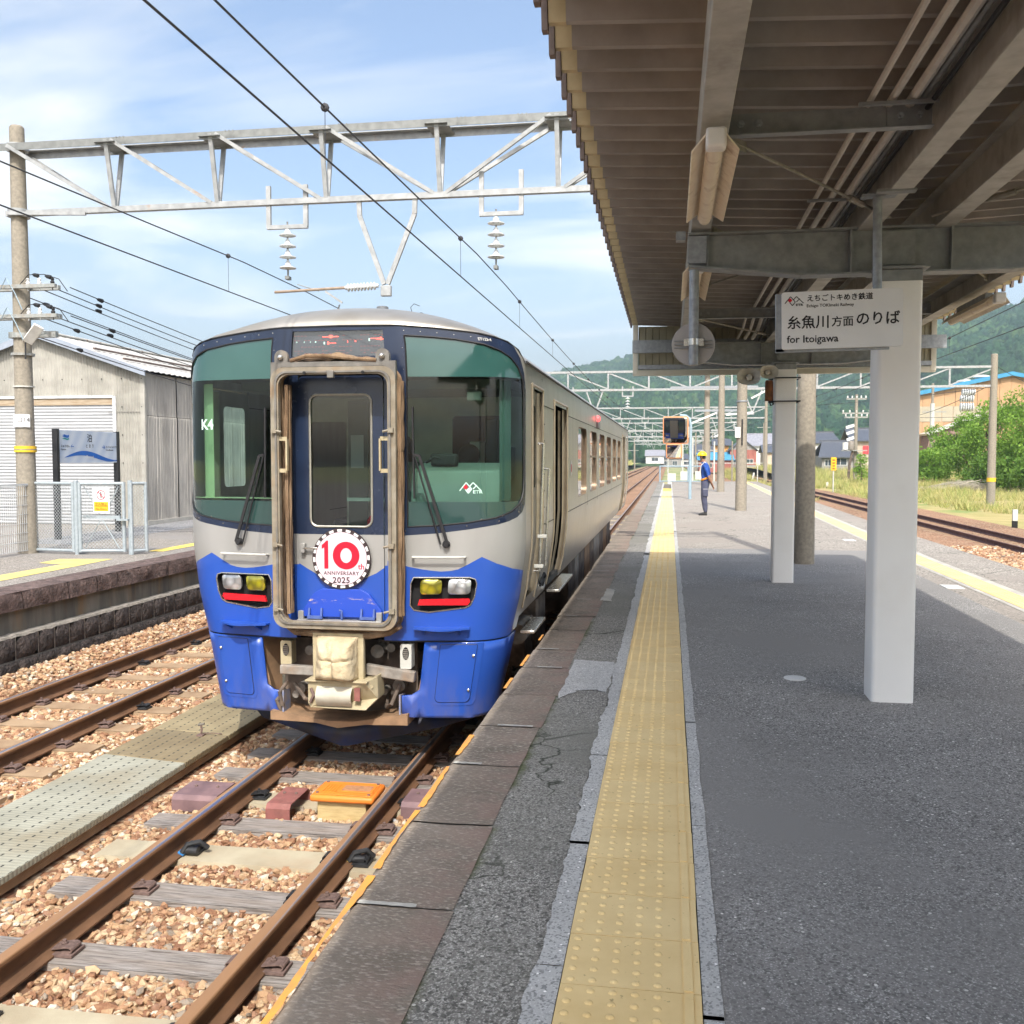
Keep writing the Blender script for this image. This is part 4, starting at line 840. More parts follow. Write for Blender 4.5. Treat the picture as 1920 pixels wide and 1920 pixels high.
# coupler cover: square plate with a sagging canvas bag, box below
c1 = MB().box(-.170, .235, -.15, -.10, .70, 1.06).build('coupler_plate', cream_m, T, bevel=.006)
mb = MB(); nu, nv = 14, 12
def bag(u, v):
    x = .03 + .165 * u; z = .875 + .165 * v; r_ = max(abs(u), abs(v)); k = max(0, 1 - r_ ** 3.2) ** .55
    d = .17 * k * (1 + .25 * u - .25 * v) + .012 * math.sin(9 * u + 3 * v) * k + .02 * mnoise.noise(Vector((u * 2.3, v * 2.3, 3))) * k - .025 * k * math.exp(-((v - .1) / .05) ** 2) - .02 * k * math.exp(-((u + .1 * v) / .06) ** 2)
    return (x, -.15 - d, z - .02 * k)
mb.grid(bag, list(np.linspace(-1, 1, 29)), list(np.linspace(-1, 1, 27))); mb.build('canvas_bag', canvas_w, T, sharp=60)
mb = MB(); mb.prism([(-.185, .70), (.265, .70), (.335, .735), (.34, .56), (.27, .49), (-.165, .495), (-.185, .53)], lambda a, b: (a, -.22 + (.10 if a > .3 else 0), b), lambda a, b: (a, .05, b)); c2 = mb.build('coupler_box', cream_m, T, bevel=.006, smooth=False)
MB().box(-.20, .29, -.245, -.09, .70, .712).build('box_lid', cream_m, c2, bevel=.003)
MB().grid(lambda a, z: (a, -.225 - .045 * math.sin((z - .515) / .15 * math.pi), z), [-.11, .17], list(np.linspace(.515, .665, 9))).build('cylinder_cover', M('dull_cream_grey', (.50, .48, .40), (.42, .39, .31), 8, .6, coord='Object'), c2)
MB().box(.185, .23, -.228, -.218, .56, .66).build('box_latch', redbox, c2, smooth=False); MB().tube([(-.155, -.235, .65), (-.13, -.24, .60), (-.16, -.235, .54)], .012, 7).build('box_handle', clipm, c2); MB().lathe([(.014, 0), (.014, .03)], (.29, -.15, .66), (.5, -1, 0), 8).build('box_bolt', cream_m, c2)
# gangway
gx = .030
def ring(hw, z0, z1, rt_, rb, n=6): return rrect(gx - hw, gx + hw, z0, z1, [rt_, rt_, rb, rb], n)
def ringmesh(name, mat, o, i_, ya, yb, parent, label=None):
    n = len(o); mb = MB(); mb.add([(p[0], ya, p[1]) for p in o] + [(p[0], ya, p[1]) for p in i_] + [(p[0], yb, p[1]) for p in o] + [(p[0], yb, p[1]) for p in i_],
        [f for k in range(n) for f in ((k, (k + 1) % n, n + (k + 1) % n, n + k), (2 * n + k, 3 * n + k, 3 * n + (k + 1) % n, 2 * n + (k + 1) % n), (k, 2 * n + k, 2 * n + (k + 1) % n, (k + 1) % n), (n + k, n + (k + 1) % n, 3 * n + (k + 1) % n, 3 * n + k))]); return mb.build(name, mat, parent, label)
gf = ringmesh('gangway_frame', frame_t, ring(.487, 1.10, 3.075, .10, .10), ring(.425, 1.155, 3.02, .085, .08), -.215, -.17, T)
ringmesh('frame_lip', frame_g, ring(.452, 1.132, 3.045, .09, .09), ring(.437, 1.145, 3.032, .085, .085), -.228, -.215, gf)
MB().prism([(gx - .487, 2.98), (gx - .487, 3.115), (gx + .487, 3.115), (gx + .487, 2.98), (gx + .46, 3.03), (gx + .40, 3.078), (gx - .40, 3.078), (gx - .46, 3.03)], lambda a, b: (a, -.205, b), lambda a, b: (a, -.165, b)).build('frame_head', frame_g, gf, smooth=False)
for sx in (-1, 1):
    lx = gx - .01 + sx * .395; MB().prism([(lx - .052, 3.11), (lx - .052, 3.155)] + [(lx + .052 * math.cos(t), 3.155 + .052 * math.sin(t)) for t in np.linspace(math.pi, 0, 9)] + [(lx + .052, 3.11)], lambda a, b: (a, -.20, b), lambda a, b: (a, -.16, b)).build('hanger_lug', frame_g, gf)
    MB().sphere((lx, -.215, 3.15), .022, 12, 8).build('lug_bolt', chrome, gf)
    for zz_ in (2.60, 1.62 + .12, 1.25): 
        mb = MB(); mb.box(gx + sx * .455 - .02, gx + sx * .455 + .02, -.245, -.215, zz_ - .018, zz_ + .018); mb.tube([(gx + sx * .44, -.235, zz_), (gx + sx * .395, -.24, zz_ - .01)], .010, 6); mb.build('clamp', frame_t, gf)
    hx = gx + sx * .365; mb = MB(); mb.bar((hx, -.20, 2.30), (hx, -.20, 2.54), .035, .012, up=(1, 0, 0)); mb.bar((hx, -.20, 2.54), (gx + sx * .43, -.20, 2.54), .01, .03); mb.bar((hx, -.20, 2.30), (gx + sx * .43, -.20, 2.30), .01, .03); mb.build('frame_handle', cream_m, gf)
for x_ in (-.21, .245): MB().lathe([(.012, 0), (.012, .01)], (gx + x_, -.23, 3.03), (0, -1, 0), 8).build('frame_hole', blackm, gf)
MB().box(gx - .03, gx + .02, -.245, -.21, 2.99, 3.045).build('clamp', frame_g, gf, bevel=.004)
# canvas folds
for k in range(5):
    y_ = -.165 + k * .034; e = .012 * math.sin(k * 2.1); o_ = densify(ring(.462 + e, 1.105, 3.06, .09, .09), .09); n = len(o_)
    mb = MB(); mb.tube([(p[0] + .012 * mnoise.noise(Vector((p[0] * 6, p[1] * 5, k))), y_ + .010 * mnoise.noise(Vector((p[1] * 4, k, 2))), p[1] + .008 * mnoise.noise(Vector((p[0] * 6, p[1] * 6, k + 9)))) for p in o_ + [o_[0]]], .019, 7, False); mb.build('bellows_fold', canvas, T)
for k in range(3):   # hanging folds seen inside the frame and along its right outer side
    for (xx, amp) in ((gx - .398, 1), (gx - .384, .7)) + (((gx + .492, 1), (gx + .505, .7)) if 1 else ()):
        mb = MB(); zs = np.linspace(1.2, 2.95, 26); mb.tube([(xx + .008 * mnoise.noise(Vector((z * 5, k, xx))) + .006 * (k % 2), -.15 + k * .035 + .006 * mnoise.noise(Vector((z * 7, k, 5))), z) for z in zs], [.008 + .004 * mnoise.noise(Vector((z * 4, k, xx * 3))) for z in zs], 6); mb.build('canvas_strip', canvas, T)
for sx, z0, z1 in ((1, 2.45, 2.97), (-1, 2.5, 2.78)):
    mb = MB(); mb.grid(lambda z, k: (gx + sx * (.487 + .03 * math.sin(k * math.pi) * (1 + .6 * mnoise.noise(Vector((z * 9, k, 1))))), -.165 + k * .12, z), list(np.linspace(z0, z1, 14)), list(np.linspace(0, 1, 6))); mb.build('canvas_flap', canvas, T)
mb = MB()
def top_fold(u, v):
    h_ = .065 * (1 - abs(u) ** 2.2) + .010 * math.sin(u * 8 + v * 3); return (gx + u * .36 + .02 * v, -.19 + .15 * v, 3.112 + h_ * math.sin(v * math.pi * .9 + .25) + .012 * mnoise.noise(Vector((u * 5, v * 4, 0))))
mb.grid(top_fold, list(np.linspace(-1, 1, 31)), list(np.linspace(0, 1, 12))); mb.build('canvas_roof_fold', canvas, T)
mb = MB(); mb.tube([(gx - .33, -.20, 3.125), (gx - .2, -.205, 3.16), (gx - .02, -.205, 3.155), (gx + .15, -.205, 3.135), (gx + .34, -.2, 3.12)], .016, 8); mb.build('canvas_roll', canvas, T)
mb = MB(); o_ = [(gx - .40, 1.10), (gx - .35, 1.06), (gx - .1, 1.045), (gx + .25, 1.045), (gx + .40, 1.075), (gx + .47, 1.12)]; mb.tube([(a, -.12, b) for a, b in o_], .03, 8); mb.tube([(a, -.06, b) for a, b in o_], .03, 8); mb.build('bellows_fold', canvas, T)
# recess and door
mb = MB(); rp = [(-.39, .99), (-.39, 3.12), (.39, 3.12), (.39, .99)]
mb.add([(a, 0, b) for a, b in rp] + [(a, .10, b) for a, b in rp], [(0, 1, 5, 4), (1, 2, 6, 5), (2, 3, 7, 6), (3, 0, 4, 7)]); mb.build('door_recess', navy, T, smooth=False)
dwave = [(-.345, 1.57), (-.28, 1.53), (-.2, 1.485), (-.1, 1.45), (0, 1.435), (.1, 1.44), (.2, 1.465), (.28, 1.50), (.345, 1.545)]
def flat(name, poly, y, mat, parent, holes=(), label=None, d=.2):
    vo, fs = cdt_patch(poly, holes, d); mb = MB(); mb.add([(a, y, t) for a, t in vo], fs); me = mb.mesh(name, mat, False, True)
    if me.polygons and me.polygons[0].normal.y > 0: me.flip_normals()
    return obj(name, me, parent, label)
dwin = rrect(-.245, .252, 1.862, 2.885, .06)
dr = flat('end_door', rrect(-.345, .345, 1.80, 3.03, [.05, .05, 0, 0]), .045, navy, T, [dwin])
flat('door_panel', [(-.345, 1.80), (.345, 1.80)] + dwave[::-1], .045, silver, dr); flat('door_panel', dwave + [(.345, 1.13), (-.345, 1.13)], .045, bluep, dr)
for sx, (xa, xb) in ((-1, (-.39, -.345)), (1, (.345, .39))):
    flat('jamb', [(xa, 1.80), (xb, 1.80), (xb, 3.12), (xa, 3.12)], .06, navy, dr); flat('jamb', [(xa, 1.56), (xb, 1.56), (xb, 1.80), (xa, 1.80)], .06, silver, dr); flat('jamb', [(xa, .99), (xb, .99), (xb, 1.56), (xa, 1.56)], .06, bluep, dr)
flat('door_window', dwin, .055, glassy('door_glass', (.62, .72, .66), .08), dr)
pp = densify(dwin, .05); MB().tube([(a, .042, t) for a, t in pp] + [(pp[0][0], .042, pp[0][1])], .009, 6).build('window_trim', M('trim_steel', (.45, .44, .38), None, 20, .4, metal=.5), dr)
flp = [(-.315, 1.155), (-.315, 1.20), (-.22, 1.34), (-.15, 1.375), (.16, 1.375), (.23, 1.34), (.33, 1.21), (.33, 1.155)]
fm = NT('scuffed_blue'); v = fm.coord('Object'); s_ = fm.n('ShaderNodeSeparateXYZ'); fm.l(v, s_.inputs[0]); bd = fm.ramp(fm.math('ABSOLUTE', fm.math('SUBTRACT', s_.outputs[2], 1.283)), (.0, 1.0), (.03, 0.0)); sn = fm.ramp(fm.noise(fm.coord('Object', (1, 1, 5)), 7, 5, .7), (.55, 0.0), (.6, 1.0))
fm.set(col=fm.mix(fm.math('MULTIPLY', bd, sn), (.022, .07, .45), (.55, .42, .30)), rough=.35, spec=.5); fm = fm.m
fl = MB().prism(flp, lambda a, b: (a, .015, b), lambda a, b: (a, .044, b)).build('fold_down_plate', fm, dr, bevel=.004, smooth=False)
mb = MB(); mb.box(-.345, .335, -.03, .04, 1.112, 1.135); mb.box(-.345, -.30, .0, .04, 1.13, 1.20); mb.box(.29, .335, .0, .04, 1.13, 1.20); mb.build('threshold', silver, dr, bevel=.003)
for x_ in (-.20, .225):
    mb = MB()
    for d_ in (-.05, .05): mb.bar((x_ + d_, -.012, 1.14), (x_ + d_, .005, 1.225), .014, .02)
    mb.bar((x_ - .06, -.012, 1.155), (x_ + .06, -.012, 1.155), .022, .022); mb.build('plate_hinge', M('hinge_blue', (.09, .14, .36), (.06, .1, .3), 20, .5) if x_ < 0 else bpy.data.materials['hinge_blue'], dr)
MB().tube([(.02, -.02, 1.14), (.02, -.02, 1.21), (.0, -.025, 1.215)], .009, 6).build('catch', bpy.data.materials['hinge_blue'], dr)
MB().box(-.30, -.18, -.0, .02, 1.685, 1.70).build('door_handle', chrome, dr, bevel=.003); MB().box(-.32, -.285, -.0, .043, 1.655, 1.73).build('handle_plate', silver, dr, bevel=.004)
# headmark
hm = MB().lathe([(.236, 0), (.236, .012)], (.012, .02, 1.615), (0, -1, 0), 48).build('headmark', dkbrown, T, label='round anniversary headmark in the middle of the end door')
MB().lathe([(.206, 0), (.206, .003)], (.012, .008, 1.615), (0, -1, 0), 48).build('headmark_face', pinkw, hm)
for k in range(20):
    a0 = 2 * math.pi * k / 20 + .05; mb = MB(); da_ = .085
    mb.add([(.012 + r_ * math.cos(a), .0065, 1.615 + r_ * math.sin(a)) for r_, a in ((.211, a0 - da_), (.230, a0 - da_), (.230, a0 + da_), (.211, a0 + da_))], [(0, 1, 2, 3)]); mb.build('dash', whitem, hm, smooth=False)
yk = .0035
mb = MB(); cx_, cz_ = .052, 1.640; n = 40; mb.add([(cx_ + .108 * math.cos(2 * math.pi * k / n), yk, cz_ + .108 * math.sin(2 * math.pi * k / n)) for k in range(n)] + [(cx_ + .046 * math.cos(2 * math.pi * k / n), yk, cz_ + .058 * math.sin(2 * math.pi * k / n)) for k in range(n)], [(k, (k + 1) % n, n + (k + 1) % n, n + k) for k in range(n)]); mb.build('red_zero', redp, hm, smooth=False)
mb = MB(); mb.add([(-.125, yk, 1.535), (-.092, yk, 1.535), (-.092, yk, 1.755), (-.105, yk, 1.755), (-.125, yk, 1.735)], [(0, 1, 2, 3, 4)]); mb.add([(-.125, yk, 1.70), (-.125, yk, 1.735), (-.145, yk, 1.72), (-.145, yk, 1.69)], [(0, 1, 2, 3)]); mb.build('red_one', redp, hm, smooth=False)
fy_ = lambda cx, cz: (lambda x, y, z: (cx + x, yk - z, cz + y))
text('lettering', 'th', .062, redp, hm, fy_(.148, 1.535), bold=.001)
text('lettering', 'ANNIVERSARY', .040, dkbrown, hm, fy_(.012, 1.488), align='CENTER', bold=.0008, spacing=1.12)
text('lettering', '2025', .066, dkbrown, hm, fy_(.012, 1.425), align='CENTER', bold=.0016, spacing=1.1)
# destination display
ds = flat('destination_display', disp, .03, M('display_screen', (.05, .055, .062), (.07, .075, .085), 3, .25, bump=0, coord='Object'), T)
mb = MB(); n = len(disp); mb.add([(a, 0, t) for a, t in disp] + [(a, .03, t) for a, t in disp], [(i, (i + 1) % n, n + (i + 1) % n, n + i) for i in range(n)]); mb.build('display_frame', rubber, ds)
flat('display_glass', disp, .012, glassy('display_cover', (.85, .87, .9), .10), ds)
led = NT('red_led'); led.set(col=(.5, .02, .01), ec=(1, .10, .06), es=1.6); led = led.m; led2 = NT('dim_red_led'); led2.set(col=(.2, .03, .03), ec=(.8, .08, .06), es=.12); led2 = led2.m; ledg = NT('pale_led'); ledg.set(col=(.4, .6, .5), ec=(.5, .8, .65), es=.5); ledg = ledg.m
for (xa, xb, za, zb, m_) in ((-.13, 0, 3.325, 3.331, led), (-.075, -.05, 3.318, 3.340, led), (-.09, -.02, 3.276, 3.281, led), (-.09, -.078, 3.268, 3.29, led), (.30, .36, 3.300, 3.305, led), (.255, .33, 3.306, 3.311, led), (.33, .345, 3.296, 3.318, led), (-.12, -.11, 3.27, 3.29, ledg), (.24, .25, 3.29, 3.31, ledg), (-.34, -.335, 3.285, 3.295, ledg), (-.28, -.275, 3.285, 3.295, ledg), (-.23, -.225, 3.286, 3.294, ledg), (-.19, -.18, 3.285, 3.295, ledg), (.07, .075, 3.28, 3.295, led), (.13, .14, 3.285, 3.295, led)):
    MB().box(xa, xb, .027, .029, za, zb).build('display_dot', m_, ds, smooth=False)
for zz_ in (3.335, 3.30, 3.25, 3.22, 3.20):
    mb = MB()
    for k in range(26):
        if random.random() < .6: mb.box(-.36 + k * .028, -.36 + k * .028 + .018, .0275, .029, zz_, zz_ + .003)
    kind(mb.build('display_dots', led2, ds, smooth=False), 'stuff')
for x_ in (-.06, .31): pass
# K4 and the small emblem on the glass
mintt = M('mint_lettering', (.62, .86, .76), None, 5, .5, bump=0)
text('number_lettering', 'K4', .112, mintt, T, lambda x, y, z: shell(-1.195 + x, 2.515 + y + .11, .003), bold=.003, sx=.92)
def emblem(parent, fn, k, mats):
    """two linked peaks, the left one with a red diamond"""
    w, r_, bk = mats
    mb = MB()
    for p, q in (((0, 0), (.30, .38)), ((.30, .38), (.56, .08)), ((.56, .08), (.40, -.12)), ((.40, -.12), (.26, .06)), ((.46, .20), (.62, .38)), ((.62, .38), (1.0, 0)), ((.62, .08), (.80, .26)), ):
        d = Vector((q[0] - p[0], q[1] - p[1])).normalized() * .022; nrm = Vector((-d.y, d.x)); mb.add([fn((p[0] + nrm.x) * k, (p[1] + nrm.y) * k), fn((q[0] + nrm.x) * k, (q[1] + nrm.y) * k), fn((q[0] - nrm.x) * k, (q[1] - nrm.y) * k), fn((p[0] - nrm.x) * k, (p[1] - nrm.y) * k)], [(0, 1, 2, 3)])
    mb.build('emblem_line', bk, parent, smooth=False)
    mb = MB(); mb.add([fn(a * k, b * k) for a, b in ((.27, .04), (.40, .17), (.28, .30), (.15, .17))], [(0, 1, 2, 3)]); mb.build('emblem_diamond', r_, parent, smooth=False)
    if w: mb = MB(); mb.add([fn(a * k, b * k) for a, b in ((.40, -.10), (.53, .05), (.44, .16), (.30, .03))], [(0, 1, 2, 3)]); mb.build('emblem_diamond', w, parent, smooth=False)
emblem(T, lambda x, y: shell(.945 + x, 2.145 + y, .004), .165, (mintt, redp, mintt)); text('emblem_lettering', 'ETR', .034, mintt, T, lambda x, y, z: shell(1.045 + x, 2.125 + y, .004), sx=1.3, bold=.0006)
text('number_lettering', 'ET122-4', .030, M('small_white_print', (.6, .6, .58), None, 5, .5, bump=0), T, lambda x, y, z: shell(1.12 + x, 3.288 + y - .06 * x, .003), bold=.0005)
# roof
main_prof = lambda s: (1.375 * s, 3.155 + .475 * max(0, 1 - s * s) ** .75)
SS = [math.sin(t) for t in np.linspace(-math.pi / 2, math.pi / 2, 41)]
def roof_pt(q, s):
    a = s * AE; E = shell(a, ttop(a)); mx, mz = main_prof(s); ym = .80; k = math.sin(q * math.pi / 2); c = 1 - math.cos(q * math.pi / 2)
    return (E[0] + (mx - E[0]) * q, E[1] + (ym - E[1]) * c, E[2] + (mz - E[2]) * k)
mb = MB(); mb.grid(roof_pt, list(np.linspace(0, 1, 13)), SS); mb.build('roof_dome', roofm, T, sharp=60)
mb = MB(); ysr = [.80, 2, 5, 8, 11, 14, 17, 19.6]; mb.grid(lambda y, s: (main_prof(s)[0], y, main_prof(s)[1]), ysr, SS); mb.add([(main_prof(s)[0], 19.6, main_prof(s)[1]) for s in SS], [tuple(range(len(SS)))]); mb.build('roof', roofm, T, sharp=60)
for s in (-1, 1):
    MB().tube([shell(s * (AE + .03), 3.155, .012), (s * 1.392, 1.2, 3.155), (s * 1.392, 19.6, 3.155)], .010, 6).build('rain_gutter', rubber, T)
    pts = [roof_pt(0, s * i / 14) for i in range(15)]; MB().tube([(p[0], p[1] - .004, p[2] + .001) for p in pts], .006, 5).build('roof_edge_seal', rubber, T)
an = MB().lathe([(.062, 0), (.052, .13), (.045, .135)], (.0, 1.2, 3.60), n=20).build('roof_antenna', M('antenna_grey', (.16, .17, .18), None, 8, .5), T)
mb = MB(); mb.lathe([(.065, 0), (.065, .012), (.03, .03), (.02, .055), (.0, .06)], (.40, 1.0, 3.585), n=14); ah = mb.build('roof_antenna', rubber, T); MB().tube([(.33, 1.0, 3.62), (.31, 1.0, 3.69), (.34, 1.0, 3.72), (.39, 1.0, 3.70)], .003, 5).build('antenna_wire', rubber, ah)
for y0_, L_ in ((4.6, 3.2), (9.2, 3.4), (14.2, 2.8)): MB().prism([(-.55, 3.5), (-.5, 3.66), (.5, 3.66), (.55, 3.5)], lambda a, b: (a, y0_, b), lambda a, b: (a, y0_ + L_, b)).build('roof_unit', roofm, T, bevel=.03)
# sides
LEN = 20.95
wins = [rrect(6.0 + 1.86 * i, 7.27 + 1.86 * i, 1.915, 2.79, .12) for i in range(6)]
crew = [(1.93, 1.22), (1.93, 2.975), (2.56, 2.975), (2.56, 1.22)]; pdoor = [(3.50, 1.1), (3.50, 2.92), (4.66, 2.92), (4.66, 1.1)]; rdoor = [(17.55, 1.1), (17.55, 2.92), (18.75, 2.92), (18.75, 1.1)]; crew2 = [(19.5, 1.22), (19.5, 2.975), (20.1, 2.975), (20.1, 1.22)]
def side_poly(a0, a1): return [(a0, 1.09), (a0, 3.15), (a1, 3.15), (a1, 1.09)]
segs = [(1.86 if 0 else AE, 3.50, [crew]), (4.66, 17.55, wins), (18.75, LEN, [crew2])]
crew_w = rrect(2.03, 2.46, 2.14, 2.85, .05)
for mir in (False, True):
    sg = -1 if mir else 1
    spatch('body_side', [(AE, 1.0), (AE, 3.15), (3.50, 3.15), (3.50, 1.09), (1.86, 1.09), (1.86, 1.0)], steel, T, [crew], d=.22, dt=.1, mir=mir)
    spatch('body_side', [(3.50, 2.92), (3.50, 3.15), (4.66, 3.15), (4.66, 2.92)], steel, T, d=.3, dt=.1, mir=mir)
    spatch('body_side', side_poly(4.66, 17.55), steel, T, wins, d=.35, dt=.1, mir=mir)
    spatch('body_side', [(17.55, 2.92), (17.55, 3.15), (18.75, 3.15), (18.75, 2.92)], steel, T, d=.3, dt=.1, mir=mir)
    spatch('body_side', side_poly(18.75, LEN), steel, T, [crew2], d=.3, dt=.1, mir=mir)
    cd = spatch('crew_door', [(1.93, 1.22), (1.93, 2.975), (2.56, 2.975), (2.56, 1.22)], steel, T, [crew_w], off=-.045, d=.2, dt=.1, mir=mir)
    spatch('door_window', crew_w, gl_side if not mir else glassy('crew_glass', (.92, .96, .94), .03), cd, off=-.05, d=.2, mir=mir)
    spatch('crew_door', crew2, steel, T, off=-.04, d=.3, dt=.1, mir=mir)
    for w_ in wins:
        po = spatch('side_window', w_, gl_side, T, off=-.035, d=.3, mir=mir)
        pp = densify(w_, .12); n = len(pp); mb = MB(); mb.add([shell(sg * a, t, .002) for a, t in pp] + [shell(sg * a, t, -.036) for a, t in pp], [(i, (i + 1) % n, n + (i + 1) % n, n + i) for i in range(n)]); mb.build('window_reveal', M('window_reveal', (.16, .11, .08), (.3, .22, .15), 6, .4, metal=.4, coord='Object') if 'wr' not in MT else MT['wr'], po); MT['wr'] = bpy.data.materials['window_reveal']
        if w_ is not wins[0]: MB().bar(shell(sg * (w_[7][0] + .02), 2.42, -.02), shell(sg * (w_[0][0] - .02), 2.42, -.02), .02, .03).build('window_bar', MT['wr'], po)
    for (tt) in (1.795, 2.865):
        for (a0, a1) in ((2.62, 3.44), (4.75, 17.4)):
            MB().bar(shell(sg * a0, tt, .001), shell(sg * a1, tt, .001), .006, .008).build('side_seam', rubber, T, smooth=False)
    for a_ in ([2.62] + [5.6 + 1.86 * i for i in range(1, 6)]): MB().bar(shell(sg * a_, 1.75, .001), shell(sg * a_, 3.1, .001), .004, .004).build('side_seam', rubber if a_ < 3 else steel, T, smooth=False)
    # door frames (raised)
    for (a0, a1, t1) in ((1.90, 2.59, 3.0), (3.46, 4.70, 2.96), (17.5, 18.8, 2.96)):
        mb = MB()
        for a_ in (a0, a1): mb.tube([shell(sg * a_, t, .004) for t in np.linspace(1.15, t1, 12)], .012, 6)
        mb.tube([shell(sg * a0, t1, .004), shell(sg * a1, t1, .004)], .012, 6); mb.build('door_frame', M('door_frame_steel', (.50, .43, .33), (.40, .33, .24), 5, .35, metal=.7, coord='Object') if 'df' not in MT else MT['df'], T); MT['df'] = bpy.data.materials['door_frame_steel']
        for e_ in (1, 0): MB().grid(lambda t, k: shell(sg * ((a1 - .04 + .04 * k) if e_ else (a0 + .04 - .04 * k)), t, -.05 * (1 - k)), list(np.linspace(1.12, t1 - .03, 12)), [0, 1]).build('door_reveal', MT['df'], T)
# open passenger door: dark saloon behind, half-drawn leaf; closed doors elsewhere
spatch('door_leaf', [(3.62, 1.12), (3.62, 2.91), (3.96, 2.91), (3.96, 1.12)], blackm, T, off=-.09, d=.3, dt=.1)
spatch('door_leaf', [(4.42, 1.12), (4.42, 2.91), (4.66, 2.91), (4.66, 1.12)], M('door_edge_tan', (.42, .34, .23), (.3, .24, .16), 4, .5, coord='Object'), T, off=-.07, d=.3, dt=.1)
spatch('door_leaf', rdoor, steel, T, off=-.06, d=.3, dt=.1); spatch('door_leaf', rdoor, steel, T, off=-.06, d=.3, dt=.1, mir=True); spatch('door_leaf', pdoor, steel, T, off=-.06, d=.3, dt=.1, mir=True)
MB().box(-1.3, 1.3, 2.6, 19.5, 1.10, 1.16).build('saloon_floor', dark_int, T, smooth=False)
MB().box(-1.25, 1.25, 5.0, 5.05, 1.16, 3.1).build('saloon_partition', dark_int, T, smooth=False)
mb = MB(); mb.tube([(.8, 2.8, 1.16), (.8, 2.8, 3.0)], .018, 8); mb.tube([(.95, 3.55, 1.16), (.95, 3.55, 3.0)], .018, 8); mb.build('grab_pole', chrome, T)
for i in range(2): MB().cbox((-.8, 3.0 + i * .7, 1.45), (.5, .45, .6)).build('saloon_seat', M('seat_blue', (.04, .08, .2)) if i == 0 else bpy.data.materials['seat_blue'], T, bevel=.04)
MB().box(1.33, 1.46, 2.28, 3.62, 1.075, 1.10).build('door_sill', chrome, T, bevel=.004)
MB().box(1.30, 1.42, .78, 1.5, .93, .955).build('crew_step', chrome, T, bevel=.004)
for a_ in (2.28, 2.68):
    MB().tube([shell(a_, 1.42, .0), shell(a_, 1.42, .05), shell(a_, 2.52 if a_ < 2.5 else 2.3, .05), shell(a_, 2.52 if a_ < 2.5 else 2.3, 0)], .013, 8).build('side_grab_rail', chrome, T)
mb = MB(); [mb.box(*(lambda p: (p[0] - .03, p[0] + .05, p[1] - .02, p[1] + .02, p[2] - .015, p[2] + .015))(shell(2.28, tt, .03))) for tt in (1.72, 1.46)]; mb.build('rail_bracket', white_pl, T, bevel=.004)
mb = MB()
for tt in np.arange(1.35, 2.85, .15): mb.box(*(lambda p: (p[0] - .003, p[0] + .005, p[1] - .03, p[1] + .03, p[2] - .005, p[2] + .005))(shell(2.70, tt, .0)))
kind(mb.build('side_louvres', rubber, T, smooth=False), 'stuff')
mb = MB(); mb.tube([shell(2.75, 1.25, .02), shell(2.85, 1.33, .03), shell(2.95, 1.3, .03), shell(3.0, 1.2, .02)], .014, 6); mb.tube([shell(2.8, 1.22, .02), shell(2.92, 1.27, .03), shell(3.02, 1.22, .02)], .012, 6); mb.build('coupling_hook', rubber, T)
q = shell(8.9, 3.0, .02); MB().lathe([(.05, 0), (.05, .03), (.03, .05)], q, (1, 0, 0), 10).build('door_warning_lamp', NT('red_lamp').set(col=(.7, .05, .05), ec=(1, .1, .1), es=1.0).m, T)
MB().box(1.39, 1.44, 9.0 - 1.162, 9.35 - 1.162, 2.86, 3.06).build('side_display', M('side_sign_grey', (.25, .25, .24)), T, bevel=.01)
mb = MB(); c0 = shell(5.15, 2.28, .004); n = 20; mb.add([(c0[0], c0[1] + .09 * math.cos(2 * math.pi * k / n), c0[2] + .09 * math.sin(2 * math.pi * k / n)) for k in range(n)], [tuple(range(n))]); sk = mb.build('side_sticker', whitem, T, smooth=False); mb = MB(); mb.add([(c0[0] + .002, c0[1] + .05 * math.cos(2 * math.pi * k / n), c0[2] + .05 * math.sin(2 * math.pi * k / n)) for k in range(n)], [tuple(range(n))]); mb.build('sticker_centre', redp, sk, smooth=False)
MB().box(-1.34, 1.34, 19.72, 19.8, 1.62, 3.2).build('rear_wall', navy, T, smooth=False); MB().box(-1.18, 1.18, 19.72, 19.82, .98, 1.615).build('rear_lower_wall', bluep, T, smooth=False)
for x_ in (-.95, .95): MB().box(x_ - .36, x_ + .36, 19.80, 19.83, 2.0, 3.0).build('rear_window', gl_low, T, smooth=False); MB().box(x_ - .2, x_ + .2, 19.82, 19.85, 1.28, 1.42).build('rear_lamp', lens_w, T, smooth=False)
MB().box(-.5, .5, 19.8, 20.0, 1.1, 3.1).build('rear_gangway', frame_t, T, smooth=False)
